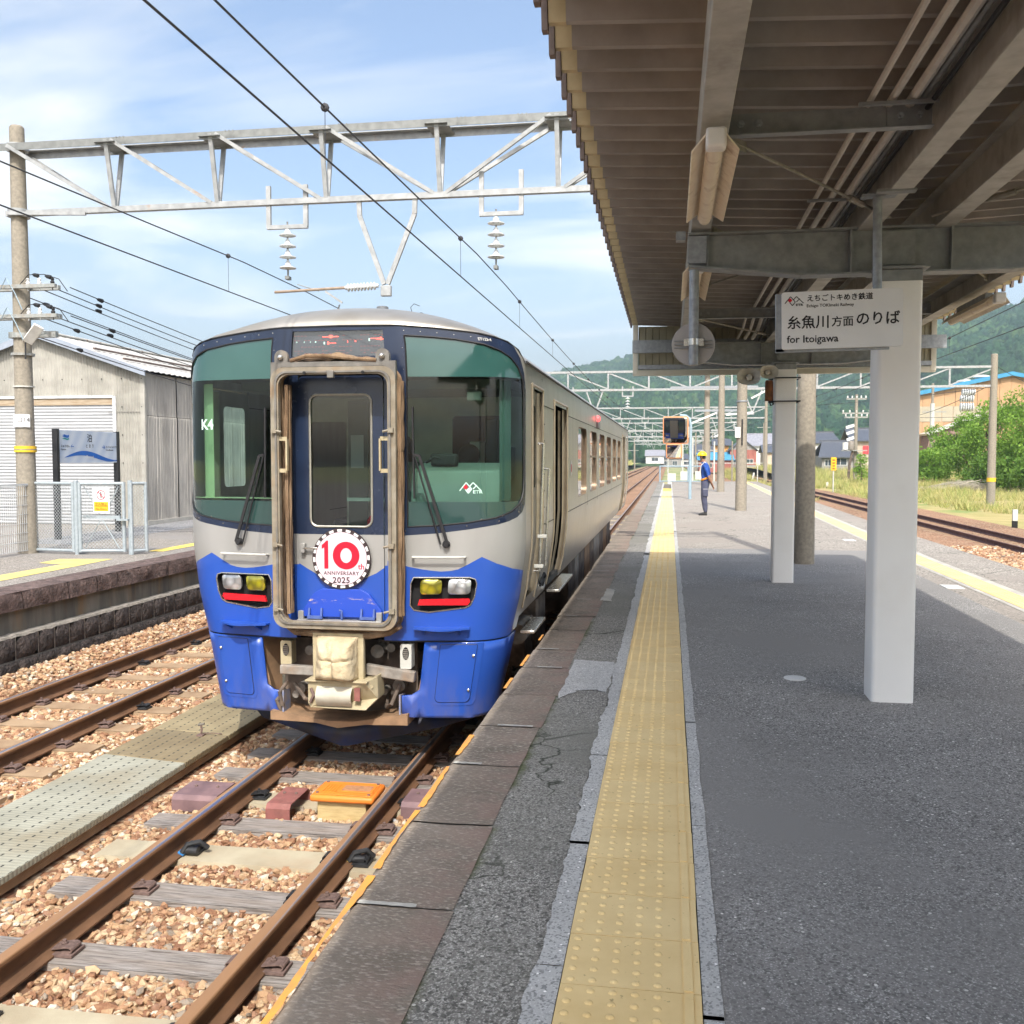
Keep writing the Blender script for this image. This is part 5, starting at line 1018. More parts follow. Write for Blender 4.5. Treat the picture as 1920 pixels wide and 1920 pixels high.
# cab interior
MB().box(-1.25, 1.25, .35, 2.6, 1.10, 1.16).build('cab_floor', dark_int, T, smooth=False)
bw = [(-1.25, 1.16), (1.25, 1.16), (1.25, 3.15), (-1.25, 3.15)]
bk = flat('cab_bulkhead', bw, 2.0, cream_i, T, [rrect(-.98, -.62, 1.6, 2.75, .03), rrect(-.20, .06, 1.75, 2.62, .10), rrect(.45, 1.0, 1.9, 2.8, .04)])
flat('bulkhead_panel', [(-.10, 1.95), (.22, 1.95), (.22, 2.36), (-.10, 2.36)], 1.93, greyg, bk); flat('bulkhead_frame', [(-.58, 1.16), (-.38, 1.16), (-.38, 2.95), (-.58, 2.95)], 1.94, greyg, bk)
flat('bulkhead_board', [(-.55, 2.3), (-.42, 2.3), (-.42, 2.62), (-.55, 2.62)], 1.93, whitem, bk)
mb = MB(); mb.add([(-1.25, 2.8, 1.16), (1.25, 2.8, 1.16), (1.25, 2.8, 3.15), (-1.25, 2.8, 3.15)], [(0, 1, 2, 3)])
MB().box(-1.3, 1.3, .35, 2.6, 3.06, 3.10).build('cab_ceiling', dark_int, T, smooth=False)
MB().box(-1.2, 1.2, .9, 2.5, 2.98, 3.06).build('ceiling_panel', M('cab_ceiling_grey', (.16, .17, .15)), T, smooth=False)
MB().grid(lambda z, k: shell(-(1.50 - .26 * k), z, -.10 - .04 * k), list(np.linspace(2.06, 3.0, 8)), [0, .33, .66, 1]).build('corner_pillar', mint, T)
MB().grid(lambda z, k: shell((1.50 - .14 * k), z, -.10 - .04 * k), list(np.linspace(2.06, 3.0, 8)), [0, .5, 1]).build('corner_pillar', M('dark_green_pillar', (.05, .085, .075)), T)
MB().grid(lambda x, k: shell(-x, 2.075, -.02 - .22 * k), list(np.linspace(.45, 1.45, 9)), [0, 1]).build('dash_shelf', mint, T); MB().grid(lambda x, k: shell(-x, 2.072 - .9 * k, -.24), list(np.linspace(.45, 1.3, 9)), [0, 1]).build('dash_front', greyg, T)
cs = MB().prism([(.22, 1.2), (.22, 2.02), (.30, 2.30), (.62, 2.36), (.70, 2.05), (.80, 1.2)], lambda a, b: (.50, a, b), lambda a, b: (1.22, a + .08, b)).build('driver_console', greyg, T, bevel=.02)
MB().box(.62, .84, .42, .50, 2.33, 2.43).build('console_gauge', blackm, cs, bevel=.02); MB().tube([(.58, .45, 2.36), (.66, .42, 2.40), (.76, .44, 2.38), (.82, .46, 2.42)], .012, 6).build('console_cable', blackm, cs)
MB().box(1.0, 1.12, .75, .85, 2.34, 2.72).build('console_handset', blackm, cs, bevel=.02); MB().sphere((.80, 1.1, 2.42), .10, 12, 8).build('seat_headrest', blackm, cs)
MB().box(.60, 1.0, 1.0, 1.4, 1.5, 2.3).build('driver_seat', M('driver_seat_blue', (.03, .05, .12)), T, bevel=.05)
MB().box(.90, 1.02, .52, .56, 2.86, 2.93).build('cab_camera', whitem, T, bevel=.01); MB().box(.96, 1.08, 1.6, 1.9, 2.2, 2.5).build('cab_cabinet', white_pl, T, bevel=.01); MB().box(.70, .80, 1.6, 1.9, 2.25, 2.55).build('cab_cabinet', white_pl, T, bevel=.01)
MB().lathe([(.13, 0), (.12, -.1), (.05, -.14)], (.12, 1.0, 2.86), n=16).build('cab_fan', white_pl, T); 
ex = MB().lathe([(.065, 0), (.07, .03), (.07, .24), (.03, .29), (.02, .33)], (.01, .9, 1.62), n=16).build('fire_extinguisher', redp, T); MB().tube([(.01, .9, 1.93), (.04, .86, 1.97), (.02, .84, 2.0)], .012, 6).build('extinguisher_valve', chrome, ex); MB().box(-.2, .2, .80, 1.0, 1.2, 1.62).build('extinguisher_shelf', dark_int, T, smooth=False)
MB().box(-.26, .24, .95, .99, 2.02, 2.05).build('cab_rail', mintt, T, smooth=False)
# underframe, right and left
for sg in (-1, 1):
    for (y0_, y1_, z0_, z1_, m_) in ((1.45, 1.95, .50, .90, under), (2.2, 2.9, .45, 1.0, under), (5.3, 6.1, .40, 1.05, under), (6.2, 6.75, .45, 1.05, grey_eq), (6.85, 7.7, .38, 1.05, under), (7.8, 8.7, .45, 1.05, tan_m), (8.8, 9.6, .4, 1.05, under), (9.7, 10.9, .42, 1.05, grey_eq), (11.0, 12.0, .4, 1.05, under), (12.1, 13.0, .42, 1.05, tan_m), (13.1, 14.2, .4, 1.05, under)):
        MB().box(sg * .8 if sg > 0 else -1.24, 1.24 if sg > 0 else -.8, y0_, y1_, z0_, z1_).build('equipment_box', m_, T, bevel=.01)
    mb = MB(); mb.tube([(sg * 1.22, 1.1, .86), (sg * 1.22, 1.6, .86)], .09, 12); mb.build('air_cylinder', grey_eq, T)
MB().box(-1.1, 1.1, 1.0, 19.6, .98, 1.12).build('underframe', blackm, T, smooth=False)
for yb in (2.9, 16.7):
    bg_ = MB().box(-1.0, 1.0, yb - 1.35, yb + 1.35, .42, .60).build('bogie', under, T, bevel=.02)
    for yy_ in (yb - 1.05, yb + 1.05):
        for sx in (-1, 1):
            MB().lathe([(.43, -.0), (.455, .02), (.43, .03), (.41, .13), (.2, .13), (.15, .10)], (sx * .50, yy_, .43), (sx, 0, 0), 28).build('wheel', M('wheel_steel', (.22, .16, .13), None, 10, .6) if 'ws' not in MT else MT['ws'], bg_); MT['ws'] = bpy.data.materials['wheel_steel']
            MB().cbox((sx * .98, yy_, .43), (.12, .26, .26)).build('axle_box', under, bg_, bevel=.02)
# sand pipes and small gear under the right corner
mb = MB(); mb.tube([(1.0, .8, .9), (1.02, .85, .5), (.9, .95, .2)], .025, 8); mb.tube([(.9, .7, .8), (1.1, .9, .75), (1.15, 1.4, .8)], .03, 8); mb.build('sand_pipe', tan_m, T)
# ---------------------------------------------------------------- the station canopy
galv = M('galvanised_steel', (.30, .315, .32), (.22, .23, .235), 14, .55, metal=.35, bump=.12, bscale=40, dirt=(.22, .21, .185), dscale=2)
galv_b = M('bluish_galvanised_steel', (.33, .355, .38), (.25, .265, .285), 26, .5, metal=.4, bump=.1, bscale=60)
purl = M('purlin_steel', (.46, .455, .42), (.37, .36, .33), 9, .6, metal=.2, dirt=(.24, .22, .19), dscale=4)
deckm = M('deck_underside', (.36, .33, .30), (.29, .265, .24), 5, .75, bump=.1, dirt=(.22, .195, .17), dscale=1.1, dlo=.5, dhi=.8)
creamc = M('cream_closure', (.60, .50, .30), (.50, .41, .24), 9, .7)
capm = M('brown_cap', (.22, .18, .16), (.15, .12, .11), 9, .8)
colm = M('white_column_paint', (.86, .85, .82), (.82, .80, .77), 2.0, .5, bump=.05, bscale=60, dirt=(.76, .73, .68), dscale=1.2, dlo=.55, dhi=.9)
pipem = M('conduit_beige', (.56, .53, .47), (.48, .45, .40), 12, .6)
lampb = M('lamp_body_cream', (.80, .72, .58), (.68, .58, .44), 7, .6, coord='Object', dirt=(.35, .22, .12), dscale=7, dlo=.52, dhi=.75)
lampw = M('lamp_white', (.78, .76, .72), None, 9, .5, coord='Object')
creamf = M('cream_fascia', (.66, .62, .52), (.58, .54, .44), 4, .55)
clad = NT('end_cladding'); v = clad.coord('World'); clad.set(col=clad.ramp(clad.noise(v, 4, 5), (.3, (.33, .30, .21)), (.7, (.44, .41, .30))), rough=.6); clad = clad.m
CAN = thing('station_canopy', 'steel canopy with ribbed deck and square white columns over the right platform', 'canopy', (1.42, 0, 0))
def C(x): return x - 1.42
ZD = lambda x: 3.15 + .05 * abs(x)
YS, YE, PT = -7.2, 12.78, .24
def deck_mesh(x0, x1, mat, dz=0.0, shrink=0):
    mb = MB(); z0, z1 = 0.0, .12; pr = [(0, z1), (.06, z1), (.092, z0), (.128, z0), (.16, z1), (PT, z1)]; xs = [x0, x1]
    for x in xs: mb.v += [(x, y, ZD(x) + z + dz) for y, z in pr]
    n = len(pr); mb.f = [(i, i + 1, n + i + 1, n + i) for i in range(n - 1)]; mb.mi = [0] * (n - 1)
    return mb.mesh('deck_panel', mat, False, False)
dl = deck_mesh(-1.85, 0, deckm); dr_ = deck_mesh(0, 1.85, deckm)
cl_ = [deck_mesh(s * -1.91 if s > 0 else 1.84, s * -1.84 if s > 0 else 1.91, creamc, -.004) for s in (1, -1)]
cap_me = []
for s in (-1, 1):
    mb = MB(); x = s * 1.925; mb.prism([(.06, .10), (.088, -.035), (.133, -.035), (.163, .10)], lambda a, b: (x - .012, a, ZD(x) + b), lambda a, b: (x + .012, a, ZD(x) + b)); cap_me.append(mb.mesh('deck_cap', capm, False))
y = YS
while y < YE - .05:
    for me in (dl, dr_): obj('deck_panel', me, CAN, loc=(0, y, 0))
    for me in cl_:
        o = obj('deck_closure', me, CAN, loc=(0, y, 0))
    for me in cap_me: obj('deck_cap', me, CAN, loc=(0, y, 0))
    y += PT
for s in (-1, 1):
    mb = MB(); mb.add([(0, YS, 3.265), (0, YE, 3.265), (s * 1.93, YE, 3.36), (s * 1.93, YS, 3.36)], [(0, 1, 2, 3)]); mb.build('deck_top', creamf, CAN, smooth=False)
def channel(mb, p, q, w, h, t=.01, side=1):
    """C-section: web + two flanges, p-q is the bottom centre line"""
    p = Vector(p); q = Vector(q); d = (q - p).normalized(); a = Vector((d.y, -d.x, 0)).normalized() * side; u = Vector((0, 0, 1))
    mb.bar(p + u * t / 2, q + u * t / 2, w, t); mb.bar(p + u * (h - t / 2), q + u * (h - t / 2), w, t); mb.bar(p + a * (w / 2 - t / 2) + u * (h / 2), q + a * (w / 2 - t / 2) + u * (h / 2), t, h - 2 * t - .002)
for s in (-1, 1):
    mb = MB(); channel(mb, (s * 1.235, YS, 2.96), (s * 1.235, 12.7, 2.96), .125, .215, side=s); mb.build('edge_purlin', purl, CAN, smooth=False, bevel=.004)
    mb = MB(); p = Vector((s * .225, YS, 2.925)); mb.bar((s * .225, YS, 2.931), (s * .225, 12.7, 2.931), .115, .012); mb.bar((s * .225, YS, 3.145), (s * .225, 12.7, 3.145), .115, .012); mb.bar((s * .225, YS, 3.04), (s * .225, 12.7, 3.04), .010, .20); mb.build('main_beam', purl, CAN, smooth=False, bevel=.003)
for yc in (-5.5, .45, 6.40, 12.30):
    fy0 = yc - .16; col = MB().prism(rrect(-.170, .085, fy0, fy0 + .255, .028, 4), lambda a, b: (a, b, -.01), lambda a, b: (a, b, 2.585)).build('column', colm, CAN, sharp=30)
    MB().box(-.165, .08, fy0 + .005, fy0 + .25, 2.5855, 2.655).build('column_collar', galv, col, bevel=.003); MB().box(-.20, .115, fy0 - .03, fy0 + .285, 2.656, 2.672).build('cap_plate', galv, col, bevel=.003)
    t = .012; W_ = .13
    def zb(x): return 2.665 - .0 if abs(x) < .62 else 2.665 + (abs(x) - .62) * .105
    bm_ = MB(); xs = [-1.31, -.62, .62, 1.31]
    bm_.prism([(x, zb(x)) for x in xs] + [(1.31, 2.925), (-1.31, 2.925)], lambda a, b: (a, yc - .006, b), lambda a, b: (a, yc + .006, b)); xb = bm_.build('cross_beam', galv, CAN, smooth=False)
    for i in range(3): MB().bar((xs[i] + .001, yc, zb(xs[i]) - .006), (xs[i + 1] - .001, yc, zb(xs[i + 1]) - .006), W_, t, up=(0, 0, 1)).build('lower_flange', galv, xb, smooth=False)
    MB().box(-1.31, 1.31, yc - W_ / 2, yc + W_ / 2, 2.926, 2.938).build('upper_flange', galv, xb, smooth=False)
    for x in (-1.19, -.32, .27): MB().box(x - .005, x + .005, yc - .062, yc - .0065, zb(x) + .001, 2.925).build('stiffener', galv, xb, smooth=False)
    MB().box(-.14, .05, yc - .075, yc - .064, 2.70, 2.90).build('splice_plate', galv, xb, smooth=False)
    MB().box(-1.318, -1.20, yc - .075, yc - .0655, 2.745, 2.915).build('end_plate', galv_b, xb, smooth=False, bevel=.002)
    for s in (-1, 1): MB().box(s * 1.36 - .03, s * 1.36 + .03, yc - .04, yc + .04, 2.90, 2.955).build('purlin_clip', galv_b, xb, smooth=False)
for yt in (-1.3, 4.62, 10.45):
    for s in (-1, 1):
        mb = MB(); x0, x1 = sorted((s * 1.17, s * .29)); mb.box(x0, x1, yt - .003, yt + .003, 2.972, 3.075); mb.box(x0, x1, yt - .055, yt - .0035, 2.966, 2.9715); tb = mb.build('tie_channel', galv, CAN, smooth=False)
        for (a, b) in ((x0 - .0, x0 + .19), (x1 - .19, x1 + .0)):
            gp = MB().box(a, b, yt - .012, yt - .0035, 2.977, 3.073).build('gusset_plate', galv, tb, smooth=False)
            for xx in (.3, .72): MB().lathe([(.017, 0), (.017, .008), (.011, .009), (.011, .02)], (a + (b - a) * xx, yt - .012, 3.027), (0, -1, 0), 6).build('bolt', galv_b, gp)
rod = M('rod_steel', (.30, .29, .26), (.22, .21, .18), 20, .6, metal=.3)
for (ya, yb) in ((4.72, 6.22), (6.55, 8.2), (10.55, 12.1), (8.6, 6.6)):
    for s in (-1, 1):
        p, q = Vector((s * 1.15, ya, 2.99)), Vector((s * .12, yb, 2.96)); MB().tube([p, q], .0085, 7).build('brace_rod', rod, CAN); m = p.lerp(q, .74); d = (q - p).normalized()
        mb = MB(); mb.tube([m - d * .09, m + d * .09], .019, 8); mb.build('turnbuckle', rod, CAN); MB().bar(p - d * .01, p + d * .13, .012, .05).build('rod_clevis', rod, CAN)
for i, (x, r_, z, m_) in enumerate(((.86, .0145, 3.09, pipem), (.95, .018, 3.088, pipem), (1.035, .023, 3.085, pipem), (1.085, .017, 3.10, galv), (1.11, .012, 3.06, rubber))):
    pts = [(C(x), YS, z), (C(x), 6.1, z - .005), (C(x), 10.6, z), (C(x) - .03, 11.2, z), (C(x) - .02, 11.9, z - .06), (C(x) - .06, 12.1, z - .13)]
    MB().tube(pts, r_, 8).build('conduit', m_, CAN)
for yy_ in (-1.32, 4.5, 6.1, 8.2, 10.3): MB().box(C(.80), C(1.13), yy_ - .01, yy_ + .01, 3.04, 3.055).build('conduit_hanger', galv, CAN, smooth=False)
MB().bar((-.25, 5.47, 2.915), (-.25, 5.47, 2.928), .2, .06).build('beam_clamp', galv, CAN)
# end wall
ew = MB().box(-1.90, 1.83, 12.80, 12.86, 2.585, 2.655).build('end_wall_rail', creamf, CAN, smooth=False, bevel=.004)
for x in (-1.90, 1.77): MB().box(x, x + .065, 12.795, 12.87, 2.60, 3.24).build('end_wall_post', creamf, CAN, bevel=.004, smooth=False)
MB().box(-1.83, 1.77, 12.76, 12.80, 2.665, 2.72).build('end_wall_channel', galv_b, CAN, smooth=False); MB().box(-1.9, 1.9, 12.60, 12.66, 2.86, 3.02).build('end_wall_girt', galv_b, CAN, smooth=False)
MB().box(-.80, -.72, 12.74, 12.79, 2.72, 2.86).build('end_wall_strut', galv_b, CAN, smooth=False); MB().box(1.08, 1.15, 12.74, 12.79, 2.72, 2.9).build('end_wall_strut', galv_b, CAN, smooth=False)
x = -1.83
me = MB().add([(0, 0, 0), (.003, .012, 0), (.009, .012, 0), (.012, 0, 0), (.088, 0, 0), (0, 0, .56), (.003, .012, .56), (.009, .012, .56), (.012, 0, .56), (.088, 0, .56)], [(0, 1, 6, 5), (1, 2, 7, 6), (2, 3, 8, 7), (3, 4, 9, 8)]).mesh('cladding_strip', clad, False, False)
while x < 1.75: obj('cladding_strip', me, CAN, loc=(x, 12.83, 2.66)); x += .088

# ---------------------------------------------------------------- hung under the canopy
def tube_lamp(x, y0, y1, z, label):
    t = thing('ceiling_lamp', label, 'lamp', (x, (y0 + y1) / 2, z), 0, 'tube lamps under the canopy edges'); L = (y1 - y0) / 2
    MB().prism([(-.035, .06), (-.04, .02), (.04, .02), (.035, .06)], lambda a, b: (a, -L, b), lambda a, b: (a, L, b)).build('lamp_body', lampb, t, smooth=False)
    MB().prism([(.034 * math.cos(a), .02 + .034 * math.sin(a)) for a in np.linspace(math.pi, 2 * math.pi, 11)], lambda a, b: (a, -L + .06, b), lambda a, b: (a, L - .02, b)).build('lamp_cover', lampb, t)
    MB().box(-.043, .043, -L - .03, -L + .06, -.02, .065).build('lamp_end_cap', lampw, t, bevel=.012)
    for s in (-1, 1): MB().prism([(s * .036, .05), (s * .10, -.01), (s * .103, -.005), (s * .04, .056)], lambda a, b: (a, -L + .02 + (.05 if abs(a) > .08 else 0), b), lambda a, b: (a, L - (.06 if abs(a) > .08 else 0), b)).build('reflector', lampb, t, smooth=False)
    MB().cbox((0, 0, .085), (.06, L * 1.2, .05)).build('lamp_mount', galv, t, smooth=False)
tube_lamp(.185, 4.30, 5.72, 2.85, 'near stained tube lamp under the left canopy purlin, before the cross beam'); tube_lamp(.185, 7.1, 8.5, 2.85, 'farther tube lamp under the left purlin, half behind the mirror post')
tube_lamp(2.655, 8.55, 9.95, 2.80, 'stained tube lamp under the right canopy edge, against the hillside')
t = thing('hanging_direction_sign', 'white hanging sign to Itoigawa in front of the near column', 'sign', (.915, 5.52, 2.265)); t.rotation_euler = (0, R(-.9), 0)
pb = MB(); pb.prism(rrect(-.315, .315, -.155, .155, .012, 3), lambda a, b: (a, 0, b), lambda a, b: (a, .022, b)); panel = pb.build('sign_panel', whitem, t)
MB().box(-.345, -.30, .0225, .05, -.165, .15).build('sign_frame', galv_b, t, smooth=False); MB().box(-.345, .25, .0225, .045, -.168, -.150).build('sign_frame', galv_b, t, smooth=False); MB().box(.18, .21, .0225, .05, -.15, .15).build('sign_frame', galv_b, t, smooth=False)
MB().tube([(.195, .065, .66), (.195, .065, -.15)], .024, 14).build('sign_post', galv_b, t); MB().box(.11, .29, .03, .10, .655, .668).build('sign_hanger', galv_b, t)
K = .31 / 420
def st(body, x, yb, size, **k): return text('lettering', body, size, black_t, panel, lambda a, b, z: (-.315 + x * K + a, -.0015 - z, .155 - yb * K + b), **k)
emblem(panel, lambda a, b: (-.315 + 22 * K + a, -.0015, .155 - 84 * K + b), .098, (None, redp, black_t)); st('ETR', 100, 103, .0165, sx=1.35, bold=.0006)
st('えちごトキめき鉄道', 176, 70, .0385, bold=.0007); st('Echigo TOKImeki Railway', 176, 116, .0235, bold=.0002)
st('糸魚川', 36, 262, .0755, bold=.0011); st('方面', 352, 256, .0585, bold=.0006); st('のりば', 522, 250, .0765, bold=.0014); st('for Itoigawa', 36, 372, .056, bold=.0008)
t = thing('round_mirror_back', 'round grey disc seen from behind, strapped to a hanging steel pole', 'mirror', (.145, 6.30, 2.24))
MB().lathe([(.135, 0), (.137, .01), (.12, .03), (.05, .045)], (0, .07, 0), (0, 1, 0), 40).build('mirror_disc', M('disc_back_grey', (.40, .385, .37), (.36, .34, .33), 8, .6, coord='Object'), t); 
for z in (-.022, 0, .022): MB().box(-.12, .12, .058, .069, z - .003, z + .003).build('disc_rib', galv, t, smooth=False)
MB().tube([(0, .02, .46), (0, .02, -.135)], .031, 18).build('hanging_pole', galv_b, t); mb = MB(); mb.lathe([(.034, -.02), (.034, .02)], (0, .02, 0.01), n=18); mb.box(-.062, -.031, .015, .03, -.015, .03); mb.box(.031, .062, .015, .03, -.015, .03); mb.build('pole_strap', chrome, t)
def speaker(loc, label, rz, s=1.0):
    t = thing('horn_loudspeaker', label, 'loudspeaker', loc, rz, 'horn loudspeakers at the far column'); hm_ = M('horn_grey', (.62, .59, .52), (.5, .47, .41), 9, .6, coord='Object') if 'hg' not in MT else MT['hg']; MT['hg'] = hm_
    mb = MB(); n = 28
    for (k, y) in ((.25, .05), (.42, .0), (.72, -.05), (1.0, -.085), (1.04, -.09), (1.03, -.075), (.72, -.03), (.45, .03), (.35, .12), (.28, .14)):
        mb.v += [(k * .125 * s * math.copysign(abs(math.cos(a)) ** .8, math.cos(a)), y * s, k * .088 * s * math.copysign(abs(math.sin(a)) ** .8, math.sin(a))) for a in np.linspace(0, 2 * math.pi, n + 1)[:-1]]
    m = 10; mb.f = [(i * n + k, i * n + (k + 1) % n, (i + 1) * n + (k + 1) % n, (i + 1) * n + k) for i in range(m - 1) for k in range(n)]; mb.mi = [0] * len(mb.f); mb.build('horn', hm_, t, fixn=False)
    MB().lathe([(.04 * s, .06), (.035 * s, -.02), (.012, -.03)], (0, 0, 0), (0, 1, 0), 16).build('horn_centre', hm_, t); MB().tube([(0, .1 * s, 0), (0, .1 * s, .13)], .012, 8).build('speaker_bracket', galv, t)
speaker((.93, 11.9, 2.475), 'left horn loudspeaker, the lower of the pair by the far white column', R(-10), 1.05); speaker((1.155, 12.05, 2.54), 'right horn loudspeaker touching the far white column', R(6), .85)
t = thing('rusty_junction_box', 'rusty cylindrical box strapped to the left side of the far column', 'junction box', (1.19, 12.22, 2.34))
MB().lathe([(.045, -.13), (.05, -.12), (.048, .1), (.04, .12)], n=14).build('rusty_can', M('rust', (.30, .12, .05), (.16, .07, .035), 16, .9, coord='Object', bump=.4), t); MB().tube([(0, 0, -.12), (.02, -.03, -.19), (.05, -.02, -.17), (.04, 0, -.10)], .008, 6).build('looped_cable', rubber, t)
for z in (-.14, .14):
    MB().tube([(0, -.05, z), (.06, -.13, z), (.35, -.14, z), (.36, .14, z), (.06, .14, z), (0, .05, z)], .009, 6).build('strap', rubber, t)

# ---------------------------------------------------------------- concrete poles standing on the platform
polem = M('spun_concrete', (.31, .275, .22), (.225, .20, .16), 22, .9, bump=.4, bscale=120, dirt=(.19, .17, .14), dscale=.9, dlo=.5, dhi=.8)
def conc_pole(x, y, z0, z1, r0, label, top=None, grp='concrete poles'):
    t = thing('concrete_pole', label, 'pole', (x, y, z0), 0, grp); r1 = r0 - (z1 - z0) / 150
    MB().lathe([(r0, 0), (r1, z1 - z0), (r1 * .8, z1 - z0 + .03)], n=22).build('pole_shaft', polem, t); return t, r1
p1, _ = conc_pole(1.93, 14.45, 0, 6.9, .145, 'thick grey concrete pole close behind the far white column')
t, _ = conc_pole(2.07, 29.0, 0, 5.2, .165, 'concrete pole with white plate standing right of the man in the helmet')
lt = MB().bar((.25, -.1, 3.25), (.95, -.1, 3.62), .10, .05).build('lamp_arm', lampw, t); MB().box(-.20, -.05, -.17, -.15, 2.12, 2.42).build('white_plate', whitem, t, smooth=False); MB().tube([(.0, -.17, 1.9), (.0, -.17, 2.65)], .02, 8).build('cable_duct', rubber, t)
MB().lathe([(.16, 3.15), (.165, 3.17), (.16, 3.19)], n=20).build('steel_band', galv_b, t)
t, _ = conc_pole(2.32, 45.3, 0, 6.1, .17, 'pale concrete pole with lamps on both sides, behind the white plate pole')
for (a, b) in (((-.2, 0, 3.6), (-1.4, 0, 3.1)), ((-.3, 0, 2.5), (-.1, 0, 2.6)), ((.2, 0, 3.5), (1.4, 0, 3.6))): MB().bar(a, b, .14, .08).build('tube_lamp_arm', lampw, t)
MB().bar((-2.3, 0, 4.75), (1.6, 0, 4.75), .12, .12).build('crossarm', galv_b, t); MB().bar((-1.2, 0, 3.7), (.8, 0, 3.7), .10, .10).build('crossarm', galv_b, t)

# ---------------------------------------------------------------- mirror on a post, far fence
t = thing('platform_mirror', 'orange rimmed square traffic mirrors on a light blue post beside the worker', 'mirror', (.77, 36.9, 0))
lb = M('light_blue_steel', (.30, .40, .46), (.25, .34, .40), 9, .5, coord='Object'); MB().tube([(0, 0, 0), (0, 0, 2.75), (-.05, 0, 3.0), (-.18, -.02, 3.1), (-.4, -.05, 3.12)], .057, 12).build('mirror_post', lb, t)
om = M('orange_rim', (.70, .30, .14), (.6, .26, .12), 9, .5, coord='Object'); mir = NT('mirror_face'); mir.set(col=(.85, .85, .85), metal=1.0, rough=.01); mir = mir.m
def mirror(cx, cz, w, h, tilt, yaw):
    o = rrect(-w / 2, w / 2, -h / 2, h / 2, .08); fr_ = MB(); n = len(o); i_ = [(a * (1 - .09 / w), b * (1 - .09 / h)) for a, b in o]
    fr_.add([(a, 0, b) for a, b in o] + [(a, -.015, b) for a, b in i_] + [(a, .05, b) for a, b in o], [(k, (k + 1) % n, n + (k + 1) % n, n + k) for k in range(n)] + [(k, 2 * n + k, 2 * n + (k + 1) % n, (k + 1) % n) for k in range(n)] + [tuple(range(2 * n, 3 * n))])
    f = fr_.build('mirror_rim', om, t, loc=(cx, -.12, cz)); f.rotation_euler = (tilt, 0, yaw)
    mb = MB(); mb.grid(lambda u, v: (u * (w - .09) / 2, -.018 - .02 * (1 - (u * u + v * v) / 2), v * (h - .09) / 2), list(np.linspace(-1, 1, 9)), list(np.linspace(-1, 1, 9))); mb.build('mirror_glass', mir, f, fixn=False)
mirror(-.55, 2.57, .95, 1.02, R(5), R(-7.5)); mirror(-.60, 1.79, .60, .56, R(9), R(-6))
MB().box(-.2, .06, .05, .1, 2.1, 2.75).build('mirror_bracket', lb, t); MB().box(-.14, -.02, -.02, .02, 2.3, 2.7).build('white_plate', whitem, t)
chain = M('fence_galvanised', (.50, .57, .60), (.42, .49, .52), 20, .5, metal=.2)
t = thing('end_fence', 'low pale blue chain link fence closing off the far platform end', 'fence', (0, 64, 0))
for x in (-.6, 1.2, 2.4): MB().tube([(x, 0, -.1), (x, 0, 1.05)], .045, 8).build('fence_post', lb, t)
MB().tube([(-.6, 0, 1.02), (2.4, 0, 1.02)], .035, 8).build('fence_rail', lb, t); MB().tube([(-.6, 0, .05), (2.4, 0, .05)], .03, 8).build('fence_rail', lb, t)

# ---------------------------------------------------------------- the man in the yellow helmet
skin = M('skin', (.36, .19, .12), (.30, .155, .10), 12, .6, coord='Object', bump=0); shirt = M('blue_shirt', (.022, .085, .36), (.012, .05, .23), 9, .8, coord='Object', bump=.3, bscale=20); trou = M('navy_trousers', (.075, .082, .13), (.05, .055, .09), 9, .85, coord='Object', bump=.3, bscale=20); shoe = M('black_shoe', (.02, .02, .02), None, 9, .5, coord='Object')
helm = M('yellow_helmet', (.80, .62, .02), None, 9, .35, coord='Object'); belt = M('orange_belt', (.80, .32, .03), None, 9, .6, coord='Object'); strapw = M('pale_strap', (.70, .68, .60), None, 9, .7, coord='Object'); hair = M('black_hair', (.02, .017, .015), None, 30, .8, coord='Object')
P = thing('person', 'man in yellow helmet, blue shirt and orange belt, hands clasped behind him', 'person', (.94, 26.41, 0), 0)
def skinned(name, chains, mats, parent, matfn, sub=2):
    """chains of (x, y, z, rx, ry): one skinned, subdivided continuous surface"""
    V = []; E = []; Rr = []; idx = {}
    for ch in chains:
        prev = None
        for (x, y, z, a, b) in ch:
            k = (round(x, 4), round(y, 4), round(z, 4))
            if k not in idx: idx[k] = len(V); V.append((x, y, z)); Rr.append((a, b))
            i = idx[k]
            if prev is not None: E.append((prev, i))
            prev = i
    me = bpy.data.meshes.new(name); me.from_pydata(V, E, []); o = bpy.data.objects.new(name, me); COL.objects.link(o)
    sm = o.modifiers.new('skin', 'SKIN'); sm.use_smooth_shade = True
    for i, v in enumerate(me.skin_vertices[0].data): v.radius = Rr[i]; v.use_root = (i == 0)
    ss = o.modifiers.new('sub', 'SUBSURF'); ss.levels = sub; ss.render_levels = sub
    dg = bpy.context.evaluated_depsgraph_get(); nm = bpy.data.meshes.new_from_object(o.evaluated_get(dg), depsgraph=dg); bpy.data.objects.remove(o); nm.name = name
    nm.materials.clear()
    for m in mats: nm.materials.append(m)
    for p in nm.polygons: p.material_index = matfn(p.center)
    nm.shade_smooth(); return obj(name, nm, parent)
